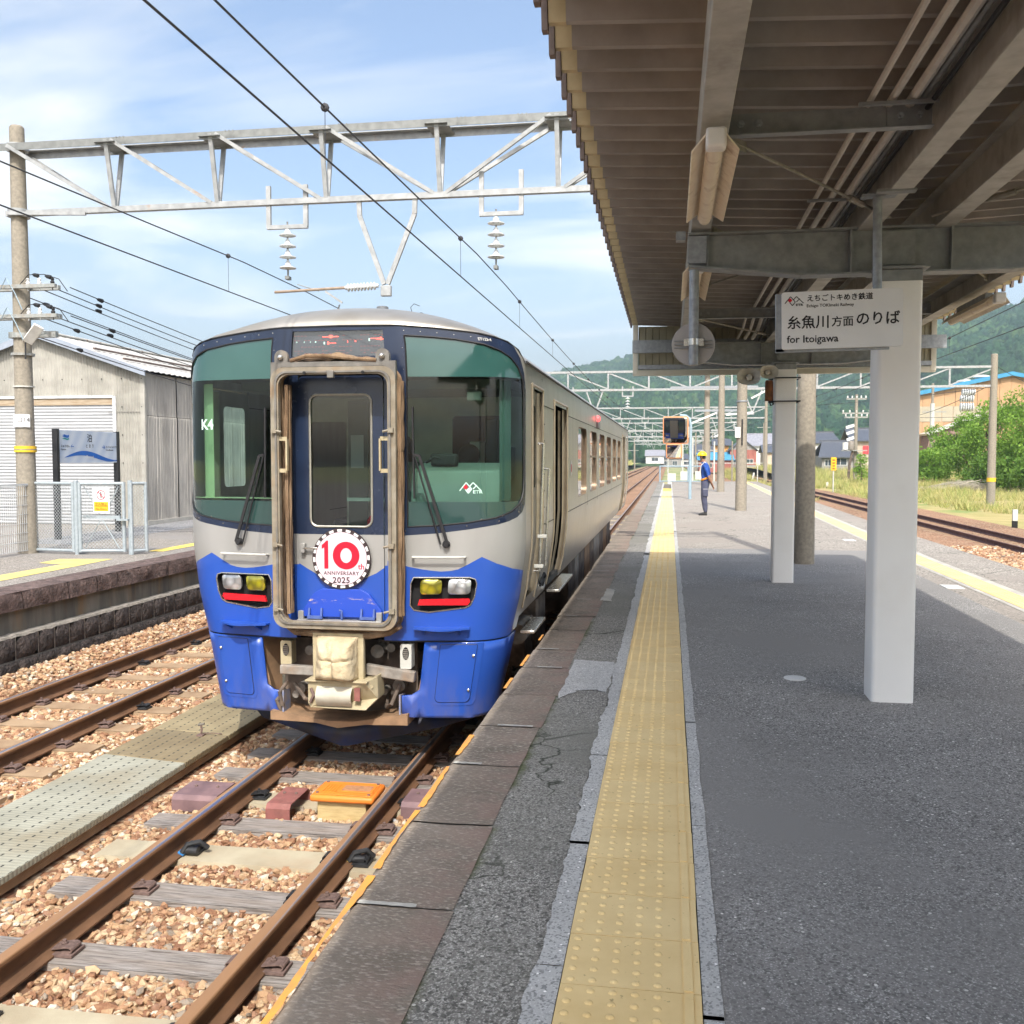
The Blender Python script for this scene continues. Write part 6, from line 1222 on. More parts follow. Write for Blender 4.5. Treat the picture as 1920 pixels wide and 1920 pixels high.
# he faces -X, a slight stoop; y is his width
chains = [[(.02, 0, .90, .105, .135), (.03, 0, 1.02, .10, .13), (.02, 0, 1.16, .11, .145), (0, 0, 1.30, .105, .155), (-.02, 0, 1.385, .07, .10), (-.045, 0, 1.44, .048, .05), (-.075, 0, 1.50, .07, .062), (-.085, 0, 1.57, .088, .075), (-.075, 0, 1.63, .07, .06)]]
for s in (-1, 1):
    chains.append([(.02, 0, .90, .105, .135), (.01, s * .085, .80, .108, .098), (-.015, s * .092, .62, .096, .088), (-.02, s * .095, .47, .084, .080), (.005, s * .095, .28, .078, .076), (.02, s * .10, .13, .060, .058), (.02, s * .10, .05, .040, .038), (-.08, s * .105, .030, .032, .038), (-.13, s * .105, .024, .022, .030)])
    chains.append([(0, 0, 1.30, .105, .155), (.0, s * .15, 1.325, .065, .06), (.045, s * .205, 1.18, .052, .052), (.09, s * .21, 1.03, .040, .040), (.15, s * .14, .90, .033, .033), (.20, s * .05, .80, .026, .026), (.215, s * .02, .755, .024, .030)])
    for f in range(4):
        chains.append([(.215, s * .02, .755, .024, .030), (.222 + .004 * f, s * -.005 + .012 * (f - 1.5), .715 - .002 * f, .010, .010), (.214 + .003 * f, s * -.018 + .010 * (f - 1.5), .683 + (.006 if f in (0, 3) else 0), .0085, .0085)])
    chains.append([(.215, s * .02, .755, .024, .030), (.238, s * .035, .735, .010, .010), (.245, s * .025, .708, .009, .009)])
def mf(c):
    r_ = math.hypot(c.x - .02, c.y)
    if c.z < .10: return 3
    if c.z < .115 or (c.z < .93 and c.x < .125 + .0 and not (c.x > .10 and abs(c.y) > .17) and not (c.x > .13)): return 2
    if c.z < 1.425 and c.z > .90 and not ((c.x > .07 and abs(c.y) > .10 and c.z < 1.07) or (c.x > .13 and c.z < 1.1)): return 1
    if c.z <= .90 and c.x <= .125: return 2
    return 0
body = skinned('body', chains, [skin, shirt, trou, shoe], P, mf)
# head details
MB().tube([(-.165, 0, 1.585), (-.188, 0, 1.56), (-.172, 0, 1.545)], [.010, .016, .012], 8).build('nose', skin, P); MB().cbox((-.160, 0, 1.515), (.02, .045, .010)).build('mouth', M('lips', (.25, .10, .08), None, 9, .6), P, bevel=.004)
for s in (-1, 1): MB().sphere((-.085, s * .078, 1.56), .026, 10, 8, (.6, .4, 1.1)).build('ear', skin, P); MB().sphere((-.158, s * .03, 1.585), .010, 8, 6).build('eye', shoe, P)
MB().sphere((-.055, 0, 1.555), .088, 14, 10, (.85, .93, .9), -.6, .9).build('hair', hair, P)
hb_ = MB(); hb_.sphere((-.078, 0, 1.600), .118, 24, 10, (1.08, .92, .92), 0.0, 1.0); h_ = hb_.build('helmet', helm, P)
MB().prism([(-.078 + (.150 if math.cos(a) < 0 else .132) * math.cos(a), .117 * math.sin(a)) for a in np.linspace(0, 2 * math.pi, 25)[:-1]], lambda a, b: (a, b, 1.590), lambda a, b: (a, b, 1.606)).build('helmet_brim', helm, h_)
MB().tube([(-.05, -.085, 1.60), (-.10, -.075, 1.50), (-.13, 0, 1.455), (-.10, .075, 1.50), (-.05, .085, 1.60)], .006, 6).build('chin_strap', shoe, h_)
def loop(pts, w, t, name, m_):
    mb = MB()
    for i in range(len(pts) - 1): mb.bar(pts[i], pts[i + 1], w, t, up=(0, 0, 1))
    return mb.build(name, m_, P)
mb = MB(); mb.grid(lambda a, k: (.012 + .118 * math.cos(a) + .0, .165 * math.sin(a), .955 + .055 * k + .045 * math.cos(a)), list(np.linspace(0, 2 * math.pi, 25)), [0, 1]); o = mb.build('work_belt', belt, P); sm = o.modifiers.new('t', 'SOLIDIFY'); sm.thickness = .012
for s in (-1, 1): MB().tube([(-.125, s * .07, 1.0), (-.125, s * .08, 1.2), (-.085, s * .085, 1.35), (-.01, s * .085, 1.425), (.07, s * .07, 1.35), (.12, s * .03, 1.15), (.13, 0, 1.0)], .014, 6).build('harness_strap', strapw, P)
for s in (-1, 1): MB().cbox((.015, s * .182, .60), (.13, .022, .18)).build('trouser_pocket', trou, P, bevel=.01); MB().cbox((.015, s * .19, .705), (.13, .008, .02)).build('pocket_piping', M('grey_piping', (.3, .3, .34)), P)
MB().grid(lambda u, v: (-.12 + .012 * u, v * .035, 1.41 + .03 * u), [0, 1], [-1, 0, 1]).build('collar', shirt, P)
for s in (-1, 1): MB().prism([(-.16, 0), (-.155, .035), (-.08, .06), (.03, .075), (.06, .06), (.065, 0)], lambda a, b: (a, s * .102 - .045, b), lambda a, b: (a, s * .102 + .045, b)).build('shoe', shoe, P, bevel=.012)
# ---------------------------------------------------------------- left side: pole, crossarms, fence, name board, warehouse
pole_l, _ = conc_pole(-10.41, 14.45, -.04, 6.82, .158, 'tall concrete pole at the left end of the near overhead gantry')
arm_m = M('crossarm_grey', (.36, .37, .355), (.25, .26, .245), 18, .6, metal=.2, coord='Object', dirt=(.30, .24, .18), dscale=7)
ins_w = M('porcelain', (.72, .72, .70), None, 20, .25, bump=0)
def lx(x): return x + 10.41
for z, xa, xb in ((4.27, -11.4, -9.66), (3.80, -11.4, -9.64)):
    MB().box(lx(xa), lx(xb), -.23, -.16, z - .04 + .04, z + .06).build('crossarm', arm_m, pole_l, bevel=.004, smooth=False); MB().box(lx(xa + .2), lx(xb - .2), .16, .23, z + .03, z + .11).build('crossarm', arm_m, pole_l, bevel=.004, smooth=False)
    for x in (-9.72, -9.95, -10.15, -10.7, -10.95, -11.2):
        MB().lathe([(.008, -.10), (.008, 0), (.028, .0), (.035, .03), (.02, .05), (.03, .08), (.012, .10)], (lx(x), -.19, z + .06), n=8).build('pin_insulator', ins_w if int(x * 20) % 2 else rubber, pole_l)
    for x, yy_, zz_ in ((-10.0, -.2, z + .20), (-9.78, -.2, z + .17)):
        MB().lathe([(.006, -.07), (.03, -.03), (.035, .04), (.008, .06)], (lx(x), yy_, zz_), (1, 0, -.25), 8).build('dead_end_cover', rubber, pole_l)
    MB().tube([(lx(-10.3), -.2, z + .05), (lx(-10.1), -.25, z + .20), (lx(-9.85), -.2, z + .21), (lx(-9.6), -.2, z + .13), (lx(-9.52), -.1, z - .05)], .007, 5).build('jumper_wire', rubber, pole_l)
    MB().tube([(lx(-10.6), -.25, z - .02), (lx(-10.45), -.3, z + .16), (lx(-10.3), -.3, z - .1), (lx(-10.2), -.28, z - .35)], .008, 5).build('jumper_wire', lb, pole_l)
MB().lathe([(.175, 0), (.18, .04), (.175, .08)], (0, 0, 3.50), n=18).build('steel_band', arm_m, pole_l); MB().lathe([(.18, 0), (.18, .04)], (0, 0, 3.22), n=18).build('steel_band', arm_m, pole_l)
MB().box(lx(-10.75), lx(-9.9), .12, .2, 3.53, 3.63).build('crossarm', arm_m, pole_l, smooth=False)
fl_ = MB(); fl_.bar((lx(-10.22), -.15, 3.42), (lx(-9.93), -.25, 3.66), .16, .04, up=(.6, 0, .8)); fl_.build('floodlight', lampw, pole_l, bevel=.01); MB().tube([(lx(-10.25), -.15, 3.42), (lx(-10.25), -.16, 3.15)], .012, 6).build('floodlight_bracket', rubber, pole_l)
MB().lathe([(.168, 0), (.168, .10)], (0, 0, 1.655), n=22).build('yellow_band', M('pole_yellow', (.80, .50, .03), None, 9, .6), pole_l); MB().lathe([(.1683, .0), (.1683, .018)], (0, 0, 1.690), n=22).build('yellow_band', polem, pole_l)
MB().lathe([(.163, 0), (.163, .02)], (0, 0, 2.71), n=22).build('steel_band', white_pl, pole_l)
mb = MB(); mb.grid(lambda a, z: (.170 * math.sin(a), -.170 * math.cos(a), z), list(np.linspace(-.75, 1.1, 9)), [2.06, 2.27]); npl = mb.build('number_plate', whitem, pole_l, fixn=False)
text('lettering', 'コ14', .10, black_t, npl, lambda x, y, z: (.173 * math.sin((x - .035) / .17 + .1), -.173 * math.cos((x - .035) / .17 + .1), 2.145 + y))
def wire(mb, p, q, sag, r=.006, n=14, k=4):
    p = Vector(p); q = Vector(q); mb.tube([p.lerp(q, i / n) - Vector((0, 0, 4 * sag * (i / n) * (1 - i / n))) for i in range(n + 1)], r, k, False)
wm = M('wire_dark', (.05, .05, .055), None, 9, .6, bump=0, coord='Object')
for i, (x, z, x2, z2) in enumerate(((-9.68, 4.30, -10.2, 3.5), (-9.92, 4.28, -10.6, 3.4), (-10.13, 4.26, -10.9, 3.3), (-10.7, 4.26, -11.3, 3.2), (-9.68, 3.84, -10.2, 2.95), (-9.92, 3.82, -10.6, 2.85), (-10.13, 3.80, -10.9, 2.75), (-10.3, 3.52, -11.1, 2.5))):
    mb = MB(); wire(mb, (x, 14.66, z), (x2, 44, z2), .35, .009); wo_ = mb.build('power_line', wm); p_ = Vector((x, 14.66, z)).lerp(Vector((x2, 44, z2)), .03 + .012 * (i % 3)); dd = (Vector((x2, 44, z2 - 1.2)) - Vector((x, 14.66, z))).normalized(); MB().lathe([(.008, -.11), (.03, -.05), (.038, .05), (.010, .09)], p_ - Vector((0, 0, .045)), dd, 8).build('dead_end_cover', rubber, wo_); tag(wo_, ('%s wire running from the left pole over the warehouse roof' % ('highest', 'second highest', 'third highest', 'fourth', 'fifth', 'sixth', 'seventh', 'lowest')[i]), 'wire', 'wires from the crossarms of the left pole')
# chain link fence and gate
fg = M('fence_pipe', (.37, .42, .45), (.30, .345, .37), 18, .5, metal=.15, coord='Object'); wmesh = M('fence_wire', (.42, .45, .46), None, 18, .5, metal=.2, bump=0); fw = M('fence_white', (.60, .61, .61), (.5, .51, .51), 9, .5, coord='Object')
F = thing('chain_link_gate', 'pale grey chain link gate and fence with a no entry sign, left platform', 'fence', (-9.42, 14.35, LZ))
def lattice(x0, x1, y0, y1, z0, z1, name, parent, pitch=.056, r=.0022):
    mb = MB(); p0 = Vector((x0, y0, 0)); d = Vector((x1 - x0, y1 - y0, 0)); L = d.length; d.normalize(); H_ = z1 - z0
    for sg in (1, -1):
        k = -H_
        while k < L:
            a, b = k, k + H_; za, zb_ = (z0, z1) if sg > 0 else (z1, z0)
            ta = max(0, -a / H_); tb = min(1, (L - a) / H_)
            if tb > ta + .01: mb.bar(p0 + d * (a + H_ * ta) + Vector((0, 0, za + (zb_ - za) * ta)), p0 + d * (a + H_ * tb) + Vector((0, 0, za + (zb_ - za) * tb)), r * 2)
            k += pitch
    return kind(mb.build(name, wmesh, parent, smooth=False, fixn=False), 'stuff')
fx = lambda x: x + 9.42
for (xa, ya, xb, yb) in ((-10.32, .12, -9.52, 0), (-9.40, 0, -8.72, .15), (-8.56, .1, -8.42, .30)):
    xa, xb = fx(xa), fx(xb); lattice(xa, xb, ya, yb, .09, 1.14, 'chain_link', F)
    for (x, y) in ((xa, ya), (xb, yb)): MB().tube([(x, y, .04 if (x, y) != (fx(-8.56), .1) else 0), (x, y, 1.17)], .029, 10).build('gate_upright', fg, F)
    for z in (.06, 1.15): MB().tube([(xa, ya, z), (xb, yb, z)], .024, 8).build('gate_rail', fg, F)
for x, y in ((fx(-9.46), 0), (fx(-8.60), .14)): MB().tube([(x, y, -.02), (x, y, 1.2)], .036, 12).build('gate_post', fg, F)
MB().box(fx(-9.38), fx(-8.74), .06, .10, .58, .63).build('gate_rail', fg, F, smooth=False)
for a, b in (((-9.36, 1.1), (-9.1, .65)), ((-8.76, 1.1), (-9.0, .65)), ((-9.36, .1), (-9.08, .56)), ((-8.76, .1), (-9.05, .56))): MB().tube([(fx(a[0]), .07, a[1]), (fx(b[0]), .07, b[1])], .008, 6).build('gate_brace', fg, F)
MB().box(fx(-8.80), fx(-8.60), .05, .12, .55, .58).build('gate_latch', fg, F, smooth=False)
ns = thing('no_entry_sign', 'white and orange no entry sign hung on the chain link gate', 'sign', (-9.04, 14.385, .82))
MB().box(-.145, .145, -.006, .004, -.19, .22).build('sign_panel', whitem, ns, smooth=False); MB().box(-.125, .125, -.009, -.0065, -.155, -.005).build('orange_panel', M('sign_orange', (.85, .45, .02), None, 9, .5, bump=0), ns, smooth=False)
MB().box(-.125, .125, -.0105, -.0095, -.078, -.074).build('panel_line', redp, ns, smooth=False)
rs = M('sign_red', (.65, .06, .10), None, 9, .5, bump=0); mb = MB(); n = 28; mb.add([(.078 * math.cos(2 * math.pi * k / n), -.008, .105 + .078 * math.sin(2 * math.pi * k / n)) for k in range(n)] + [(.064 * math.cos(2 * math.pi * k / n), -.008, .105 + .064 * math.sin(2 * math.pi * k / n)) for k in range(n)], [(k, (k + 1) % n, n + (k + 1) % n, n + k) for k in range(n)]); mb.build('prohibition_ring', rs, ns, smooth=False)
MB().bar((-.047, -.0095, .152), (.047, -.0095, .058), .012, .002, up=(0, -1, 0)).build('prohibition_bar', rs, ns, smooth=False)
mb = MB(); mb.lathe([(.012, 0), (.012, .001)], (0, -.0078, .142), (0, -1, 0), 12); mb.box(-.014, .014, -.0088, -.0078, .092, .128); mb.box(-.012, -.003, -.0088, -.0078, .058, .092); mb.box(.003, .012, -.0088, -.0078, .058, .092); mb.build('figure_symbol', dkbrown, ns, smooth=False)
text('lettering', '立入禁止', .055, black_t, ns, lambda x, y, z: (x, -.0102, -.064 + y), align='CENTER'); text('lettering', 'No Entry', .052, black_t, ns, lambda x, y, z: (x, -.0102, -.140 + y), align='CENTER')
WF = thing('white_lattice_fence', 'white welded mesh fence at the left edge by the big pole', 'fence', (-10.32, 11, LZ)); 
for y in (14.45, 12.45, 10.45): MB().tube([(0, y - 11, 0), (0, y - 11, 1.16)], .035, 10).build('fence_post', fw, WF)
mb = MB()
for y in np.arange(9, 14.45, .05): mb.bar((0, y - 11, .05), (0, y - 11, 1.12), .006)
for z in (.06, .2, .35, .5, .65, .8, .95, 1.10): mb.bar((.004, -2, z), (.004, 3.45, z), .006)
kind(mb.build('mesh_panel', fw, WF, smooth=False, fixn=False), 'stuff'); mb = MB(); mb.bar((0, -2, 1.13), (0, 3.45, 1.13), .03); mb.build('top_rail', fw, WF)
# station name board
NB = thing('station_name_board', 'blue and white Tomari station name board on two black posts', 'sign', (-11.55, 17.95, LZ)); blackp = M('black_post', (.02, .02, .022), None, 9, .4)
for y in (-1.03, 1.03): MB().box(-.05, .05, y - .045, y + .045, 0, 2.12).build('board_post', blackp, NB, bevel=.005)
nbm = NT('board_face'); v = nbm.coord('Object', (1, 1, 1), (R(35), 0, 0)); w_ = nbm.n('ShaderNodeTexWave'); w_.inputs['Scale'].default_value = 1.1; w_.inputs['Distortion'].default_value = 1.5; w_.bands_direction = 'Y'; nbm.l(v, w_.inputs[0]); nbm.set(col=nbm.mix(w_.outputs[1], (.47, .54, .66), (.58, .63, .71)), rough=.35); nbm = nbm.m
bp = MB().box(-.02, .03, -.98, .98, 1.47, 2.10).build('board_panel', nbm, NB, smooth=False)
blu = M('board_blue', (.015, .13, .50), None, 9, .4, bump=0); tealm = M('board_teal', (.02, .30, .33), None, 9, .4, bump=0)
bt_ = lambda y0, z0: (lambda x, y, z: (.033, y0 + x, z0 + y))
def btxt(s, y, z, size, m_=black_t, **k): text('lettering', s, size, m_, bp, bt_(y, z), **k)
btxt('泊', .02, 1.895, .18, align='CENTER', bold=.002); btxt('と ま り', .02, 1.775, .082, align='CENTER', bold=.001); btxt('にゅうぜん', -.92, 1.775, .055, bold=.001); btxt('Nyuzen', -.92, 1.715, .05, bold=.0005); btxt('←', -.62, 1.745, .13, blu, bold=.002); btxt('→', .44, 1.745, .13, blu, bold=.002); btxt('えっちゅうみやざき', .58, 1.775, .047, bold=.001); btxt('Etchu-Miyazaki', .58, 1.715, .045, bold=.0005)
mb = MB(); xs = np.linspace(-.82, .98, 30); top = lambda x: 1.60 + .055 * math.sin((x + .30) * 3.0 + .9) - (.04 if x < -.6 else 0) * (-(x + .6) / .2); up = [(x, 1.585 + .075 * math.sin((x + .86) * 2.9 - .3) * (1 if x < .35 else 1)) for x in xs]; 
th = lambda x: .10 * math.sin(math.pi * (x + .82) / 1.8) ** .8 if x < .979 else .03
pts = [(.0325, x, z + th(x) / 2) for x, z in up] + [(.0325, x, z - th(x) / 2) for x, z in up]; m_ = len(up); mb.add(pts, [(i, i + 1, m_ + i + 1, m_ + i) for i in range(m_ - 1)]); mb.build('blue_wave', blu, bp, smooth=False)
text('lettering', 'Tomari', .085, whitem, bp, lambda x, y, z: (.0345, .02 + x, 1.555 + y), align='CENTER', bold=.001)
for z, m2 in ((2.0, blu), (1.975, blu), (1.935, tealm)): MB().add([(.0325, -.88, z), (.0325, -.80, z + .02), (.0325, -.72, z), (.0325, -.66, z + .015), (.0325, -.66, z - .01), (.0325, -.72, z - .025), (.0325, -.80, z - .01)], [(0, 1, 2, 3, 4, 5, 6)]).build('wave_mark', m2, bp, smooth=False)
# warehouse
corr = M('corrugated_cement_wall', (.39, .375, .335), (.31, .30, .265), 3.5, .9, bump=.2, bscale=70, dirt=(.28, .26, .225), dscale=2.2, dlo=.55, dhi=.8)
corr2 = M('grey_corrugated_side', (.46, .435, .395), (.34, .325, .30), 3.5, .9, bump=.2, bscale=60, stretch=(1, 1, .3), dirt=(.20, .19, .175), dscale=1.3, dlo=.5, dhi=.75)
roofw = M('white_corrugated_roof', (.50, .49, .46), (.40, .39, .365), 3, .8, dirt=(.20, .13, .10), dscale=5, dlo=.60, dhi=.66); barge = M('barge_grey_metal', (.30, .34, .40), (.26, .29, .34), 3, .5); shut = M('shutter_slats', (.42, .43, .44), (.35, .36, .37), 2, .5, stretch=(1, 1, 6), dirt=(.36, .25, .16), dscale=1.2, dlo=.66, dhi=.8)
WX0, WX1, WC, WY, WE = -17.25, -12.0, -14.63, 20.9, 46.0
WH = thing('warehouse', 'beige corrugated warehouse with a wide white roller shutter and gable roof', 'building', (WC, WY, LZ))
EZ, RZ_ = 3.52, 4.42
def roofz(x): return RZ_ - (RZ_ - EZ) * abs(x - WC) / (WX1 - WC)
def wcorr(mb, x0, x1, z0, zf, n_per=.072):
    n = int((x1 - x0) / (n_per / 4)); v = []
    for i in range(n + 1):
        x = x0 + (x1 - x0) * i / n; y = -.017 * math.sin(2 * math.pi * x / n_per); v += [(x - WC, y, z0), (x - WC, y, zf(x))]
    return mb.add(v, [(2 * i, 2 * i + 2, 2 * i + 3, 2 * i + 1) for i in range(n)])
x = WX0
while x < WX1 - .05:
    xe = min(x + .76, WX1 - .02); lo = 2.99 if -16.6 < x + .3 < -12.75 else 0
    if x < -12.75 < xe and lo: wcorr(MB(), x, -12.75, 2.99, lambda q: roofz(q) - LZ).build('wall_sheet', corr, WH, fixn=False, sharp=80); wcorr(MB(), -12.75, xe, 0, lambda q: roofz(q) - LZ).build('wall_sheet', corr, WH, fixn=False, sharp=80)
    else: wcorr(MB(), x, xe, lo, lambda q: roofz(q) - LZ).build('wall_sheet', corr, WH, fixn=False, sharp=80)
    x += .76
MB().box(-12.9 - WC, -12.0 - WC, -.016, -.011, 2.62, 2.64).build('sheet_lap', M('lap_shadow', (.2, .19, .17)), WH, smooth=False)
mb = MB()
for z in (2.1, 2.75, 3.4, 1.45, .8):
    for x in np.arange(WX0 + .2, WX1, .5):
        if (not (-16.6 < x < -12.75) or z > 3.2) and z < roofz(x) - .1: mb.lathe([(.016, 0), (.012, .012)], (x - WC, -.012, z), (0, -1, 0), 6)
kind(mb.build('wall_fasteners', rubber, WH, smooth=False), 'stuff')
y = 0.0
k = 0
while y < WE - WY:
    for (z0, z1, o_) in ((0, 2.55, .0), (2.56, EZ - LZ - .02, -.012)):
        mb = MB(); n = int(.76 / .016); v = []
        for i in range(n + 1):
            yy_ = y + .745 * i / n; v += [(WX1 - WC + o_ + .017 * math.sin(2 * math.pi * yy_ / .072), yy_, z0), (WX1 - WC + o_ + .017 * math.sin(2 * math.pi * yy_ / .072), yy_, z1)]
        mb.add(v, [(2 * i, 2 * i + 2, 2 * i + 3, 2 * i + 1) for i in range(n)]); mb.build('wall_sheet', corr2, WH, fixn=False, sharp=80)
    y += .76
MB().box(WX0 - WC + .05, WX1 - WC - .03, .14, WE - WY, 0, EZ - LZ - .1).build('wall_core', dark_int, WH, smooth=False)
MB().prism([(WX1 - WC - .10, -.02), (WX1 - WC + .012, -.02), (WX1 - WC + .018, .0), (WX1 - WC + .018, .10), (WX1 - WC - .10, .10)], lambda a, b: (a, b, 0), lambda a, b: (a, b, EZ - LZ - .04)).build('corner_trim', corr, WH, bevel=.02)
mb = MB(); n = 120; v = []
for i in range(n + 1): z = 2.97 * i / n; v += [(-16.55 - WC, .05 - .012 * abs(math.sin(math.pi * z / .075)), z), (-12.78 - WC, .05 - .012 * abs(math.sin(math.pi * z / .075)), z)]
mb = MB(); nn = int(2.97 / .0125); v = []
for i in range(nn + 1): z = 2.97 * i / nn; v += [(-16.55 - WC, .05 - .032 * abs(math.sin(math.pi * z / .075)) ** .6, z), (-12.78 - WC, .05 - .032 * abs(math.sin(math.pi * z / .075)) ** .6, z)]
mb.add(v, [(2 * i, 2 * i + 1, 2 * i + 3, 2 * i + 2) for i in range(nn)]); mb.build('roller_shutter', shut, WH, fixn=False, sharp=80)
for a, b, c, d in ((-16.62, -16.55, 0, 3.0), (-12.78, -12.70, 0, 3.0), (-16.55, -12.78, 2.96, 3.02)): MB().box(a - WC, b - WC, -.03, .06, c, d).build('shutter_frame', fw, WH, smooth=False)
MB().box(-16.55 - WC, -12.78 - WC, .0, .05, 2.80, 2.955).build('shutter_box', M('shutter_box_rust', (.40, .33, .24), (.3, .22, .14), 3, .8, stretch=(1, 1, 8)), WH, smooth=False)
for s in (-1, 1):
    e = (WX1 - WC + .14) * s; mb = MB(); n = 300; v = []; ze = EZ - .05 * 1 - LZ
    L_ = WE - WY + .3
    for i in range(n + 1):
        yy_ = -.16 + L_ * i / n; dz = .014 * math.sin(2 * math.pi * i / 3.0); v += [(0, yy_, RZ_ - LZ + .06 + dz), (e * .5, yy_, (RZ_ + ze + LZ) / 2 - LZ + .06 + dz), (e, yy_, ze + .06 + dz)]
    mb.add(v, [(3 * i + j, 3 * i + 3 + j, 3 * i + 4 + j, 3 * i + 1 + j) for i in range(n) for j in (0, 1)]); mb.build('roof_slope', roofw, WH, fixn=False, sharp=80)
    mb = MB(); mb.prism([(0, RZ_ - LZ - .08), (0, RZ_ - LZ + .075), (e, ze + .075), (e, ze - .07)], lambda a, b: (a, -.20, b), lambda a, b: (a, -.165, b)); mb.build('barge_board', barge, WH, smooth=False)
    for q in (.45, .72): MB().box(min(e * q, e * q + .05), max(e * q, e * q + .05), .2, L_ - .2, RZ_ - LZ + .075 - abs(e * q) * .335 - .0, RZ_ - LZ + .115 - abs(e * q) * .335).build('roof_batten', M('dark_batten', (.16, .11, .09)) if 'db' not in MT else MT['db'], WH, smooth=False); MT['db'] = bpy.data.materials['dark_batten']
MB().box(-.12, .12, -.16, WE - WY, RZ_ - LZ + .05, RZ_ - LZ + .10).build('ridge_cap', roofw, WH, bevel=.02)
for y, nm in ((8.5, 'nearer'), (22.0, 'farther')):
    t = thing('roof_ring', '%s yellow footed ring standing on the warehouse ridge' % nm, 'roof fitting', (WC, WY + y, RZ_ + .1), 0, 'rings on the warehouse ridge'); MB().prism([(-.25, 0), (-.3, .10), (.3, .10), (.55, 0)], lambda a, b: (a * .5, a, b), lambda a, b: (a * .5 + .2, a, b)).build('ring_foot', M('foot_yellow', (.75, .45, .08)) if y < 9 else bpy.data.materials['foot_yellow'], t, smooth=False)
    MB().tube([(.16 * math.cos(a), 0, .32 + .16 * math.sin(a)) for a in np.linspace(0, 2 * math.pi, 19)], .02, 6).build('ring_loop', white_pl, t); MB().tube([(0, 0, .05), (0, 0, .17)], .02, 6).build('ring_stem', white_pl, t)
MB().box(-12.02, -11.93, 20.85, 46, LZ, LZ + .10).build('wall_kerb', conc_l, left, smooth=False)
kind(MB().box(-11.95, -10.6, 16.0, 48, LZ - .1, LZ + .004).build('rear_path', speckled('grey_path', (.27, .265, .27), (.2, .2, .2), (.4, .4, .4), 80), smooth=False), 'structure')

# ---------------------------------------------------------------- overhead gantries
gs = M('gantry_steel', (.40, .41, .41), (.29, .30, .30), 9, .55, metal=.25, dirt=(.36, .25, .18), dscale=3.5, dlo=.62, dhi=.74); gsd = M('gantry_top_steel', (.24, .25, .24), (.18, .185, .18), 9, .6, metal=.3)
insul = M('insulator_glaze', (.66, .68, .68), None, 12, .25, bump=0)
def insulator_string(parent, x, y, ztop, n=4, r=.128, pitch=.165, tail=.10):
    s = MB().tube([(x, y, ztop + .10), (x, y, ztop - n * pitch - tail)], .014, 6).build('insulator_string', gsd, parent)
    for i in range(n):
        z = ztop - .10 - i * pitch; MB().lathe([(.012, .11), (.045, .055), (.052, .02), (r * .6, .012), (r, -.006), (r, -.016), (r * .5, -.010), (.03, -.035)], (x, y, z), n=18).build('insulator_disc', insul, s)
    MB().cbox((x, y, ztop - n * pitch - tail), (.06, .12, .05)).build('insulator_clamp', gsd, s); return s
def hanger(parent, x, y, w, z0, zb, up=.25):
    mb = MB()
    for s in (-1, 1): mb.bar((x + s * w / 2, y, zb), (x + s * w / 2, y, z0 + up), .07, .05, up=(0, 1, 0))
    mb.bar((x - w / 2 - .03, y, zb), (x + w / 2 + .03, y, zb), .06, .06); return mb.build('hanger_bracket', gs, parent)
G = thing('overhead_gantry', 'nearest and largest steel lattice gantry crossing the sky above the railcar', 'gantry', (-4.2, 14.45, 0), 0, 'lattice gantries over the tracks')
gx_ = lambda x: x + 4.2
nodes = [-10.5, -8.72, -6.98, -5.21, -3.43, -1.65, .12, 1.93]; ZT, ZB, DY = 6.50, 5.46, .24
for dy in (-DY, DY): MB().angle((gx_(-10.62), dy, ZT), (gx_(2.05), dy, ZT), .11, .012, flip=(1 if dy > 0 else -1)).build('top_chord', gsd if dy < 0 else gs, G, smooth=False)
MB().bar((gx_(-10.62), 0, ZB), (gx_(2.05), 0, ZB), .10, .085).build('bottom_chord', gs, G, smooth=False)
MB().bar((gx_(-10.5), -.17, ZB - .03), (gx_(-9.2), -.06, ZB - .06), .05, .05).build('pole_strut', gs, G)
for i, x in enumerate(nodes[1:-1]):
    for dy in (-DY, DY): MB().bar((gx_(x), dy, ZT - .02), (gx_(x), dy * .12, ZB + .03), .065, .045, up=(0, 1, 0)).build('gantry_post', gs, G, smooth=False)
    MB().box(gx_(x) - .17, gx_(x) + .17, -DY - .06, DY + .06, ZT - .075, ZT - .06).build('tie_plate', gsd, G, smooth=False)
for i in range(7):
    a, b = nodes[i], nodes[i + 1]
    tz, bz = (a + .08, b - .10) if i < 4 else (b - .08, a + .10)
    for dy in (-DY, DY): MB().bar((gx_(tz), dy, ZT - .03), (gx_(bz), dy * .12, ZB + .03), .055, .05, up=(0, 1, 0)).build('gantry_diagonal', gs, G, smooth=False)
MB().lathe([(.17, -.05), (.17, .05)], (gx_(-10.41), 0, ZT), n=16).build('pole_collar', gs, G); MB().lathe([(.17, -.06), (.17, .06)], (gx_(-10.41), 0, ZB), n=16).build('pole_collar', gs, G)
mb = MB()
for x0 in (-8.5, -6.7, -4.9, -3.1, -2.2): 
    for k in range(3): mb.lathe([(.014, 0), (.014, .012)], (gx_(x0 + k * .06), -DY - .06, ZT - .02), (0, -1, 0), 6)
kind(mb.build('gantry_bolts', gsd, G), 'stuff')
hanger(G, gx_(-5.85), 0, .60, ZB, 5.08); insulator_string(G, gx_(-5.85), 0, 5.06)
hanger(G, gx_(-2.50), 0, .60, ZB, 5.15, .32); insulator_string(G, gx_(-2.58), 0, 5.12)
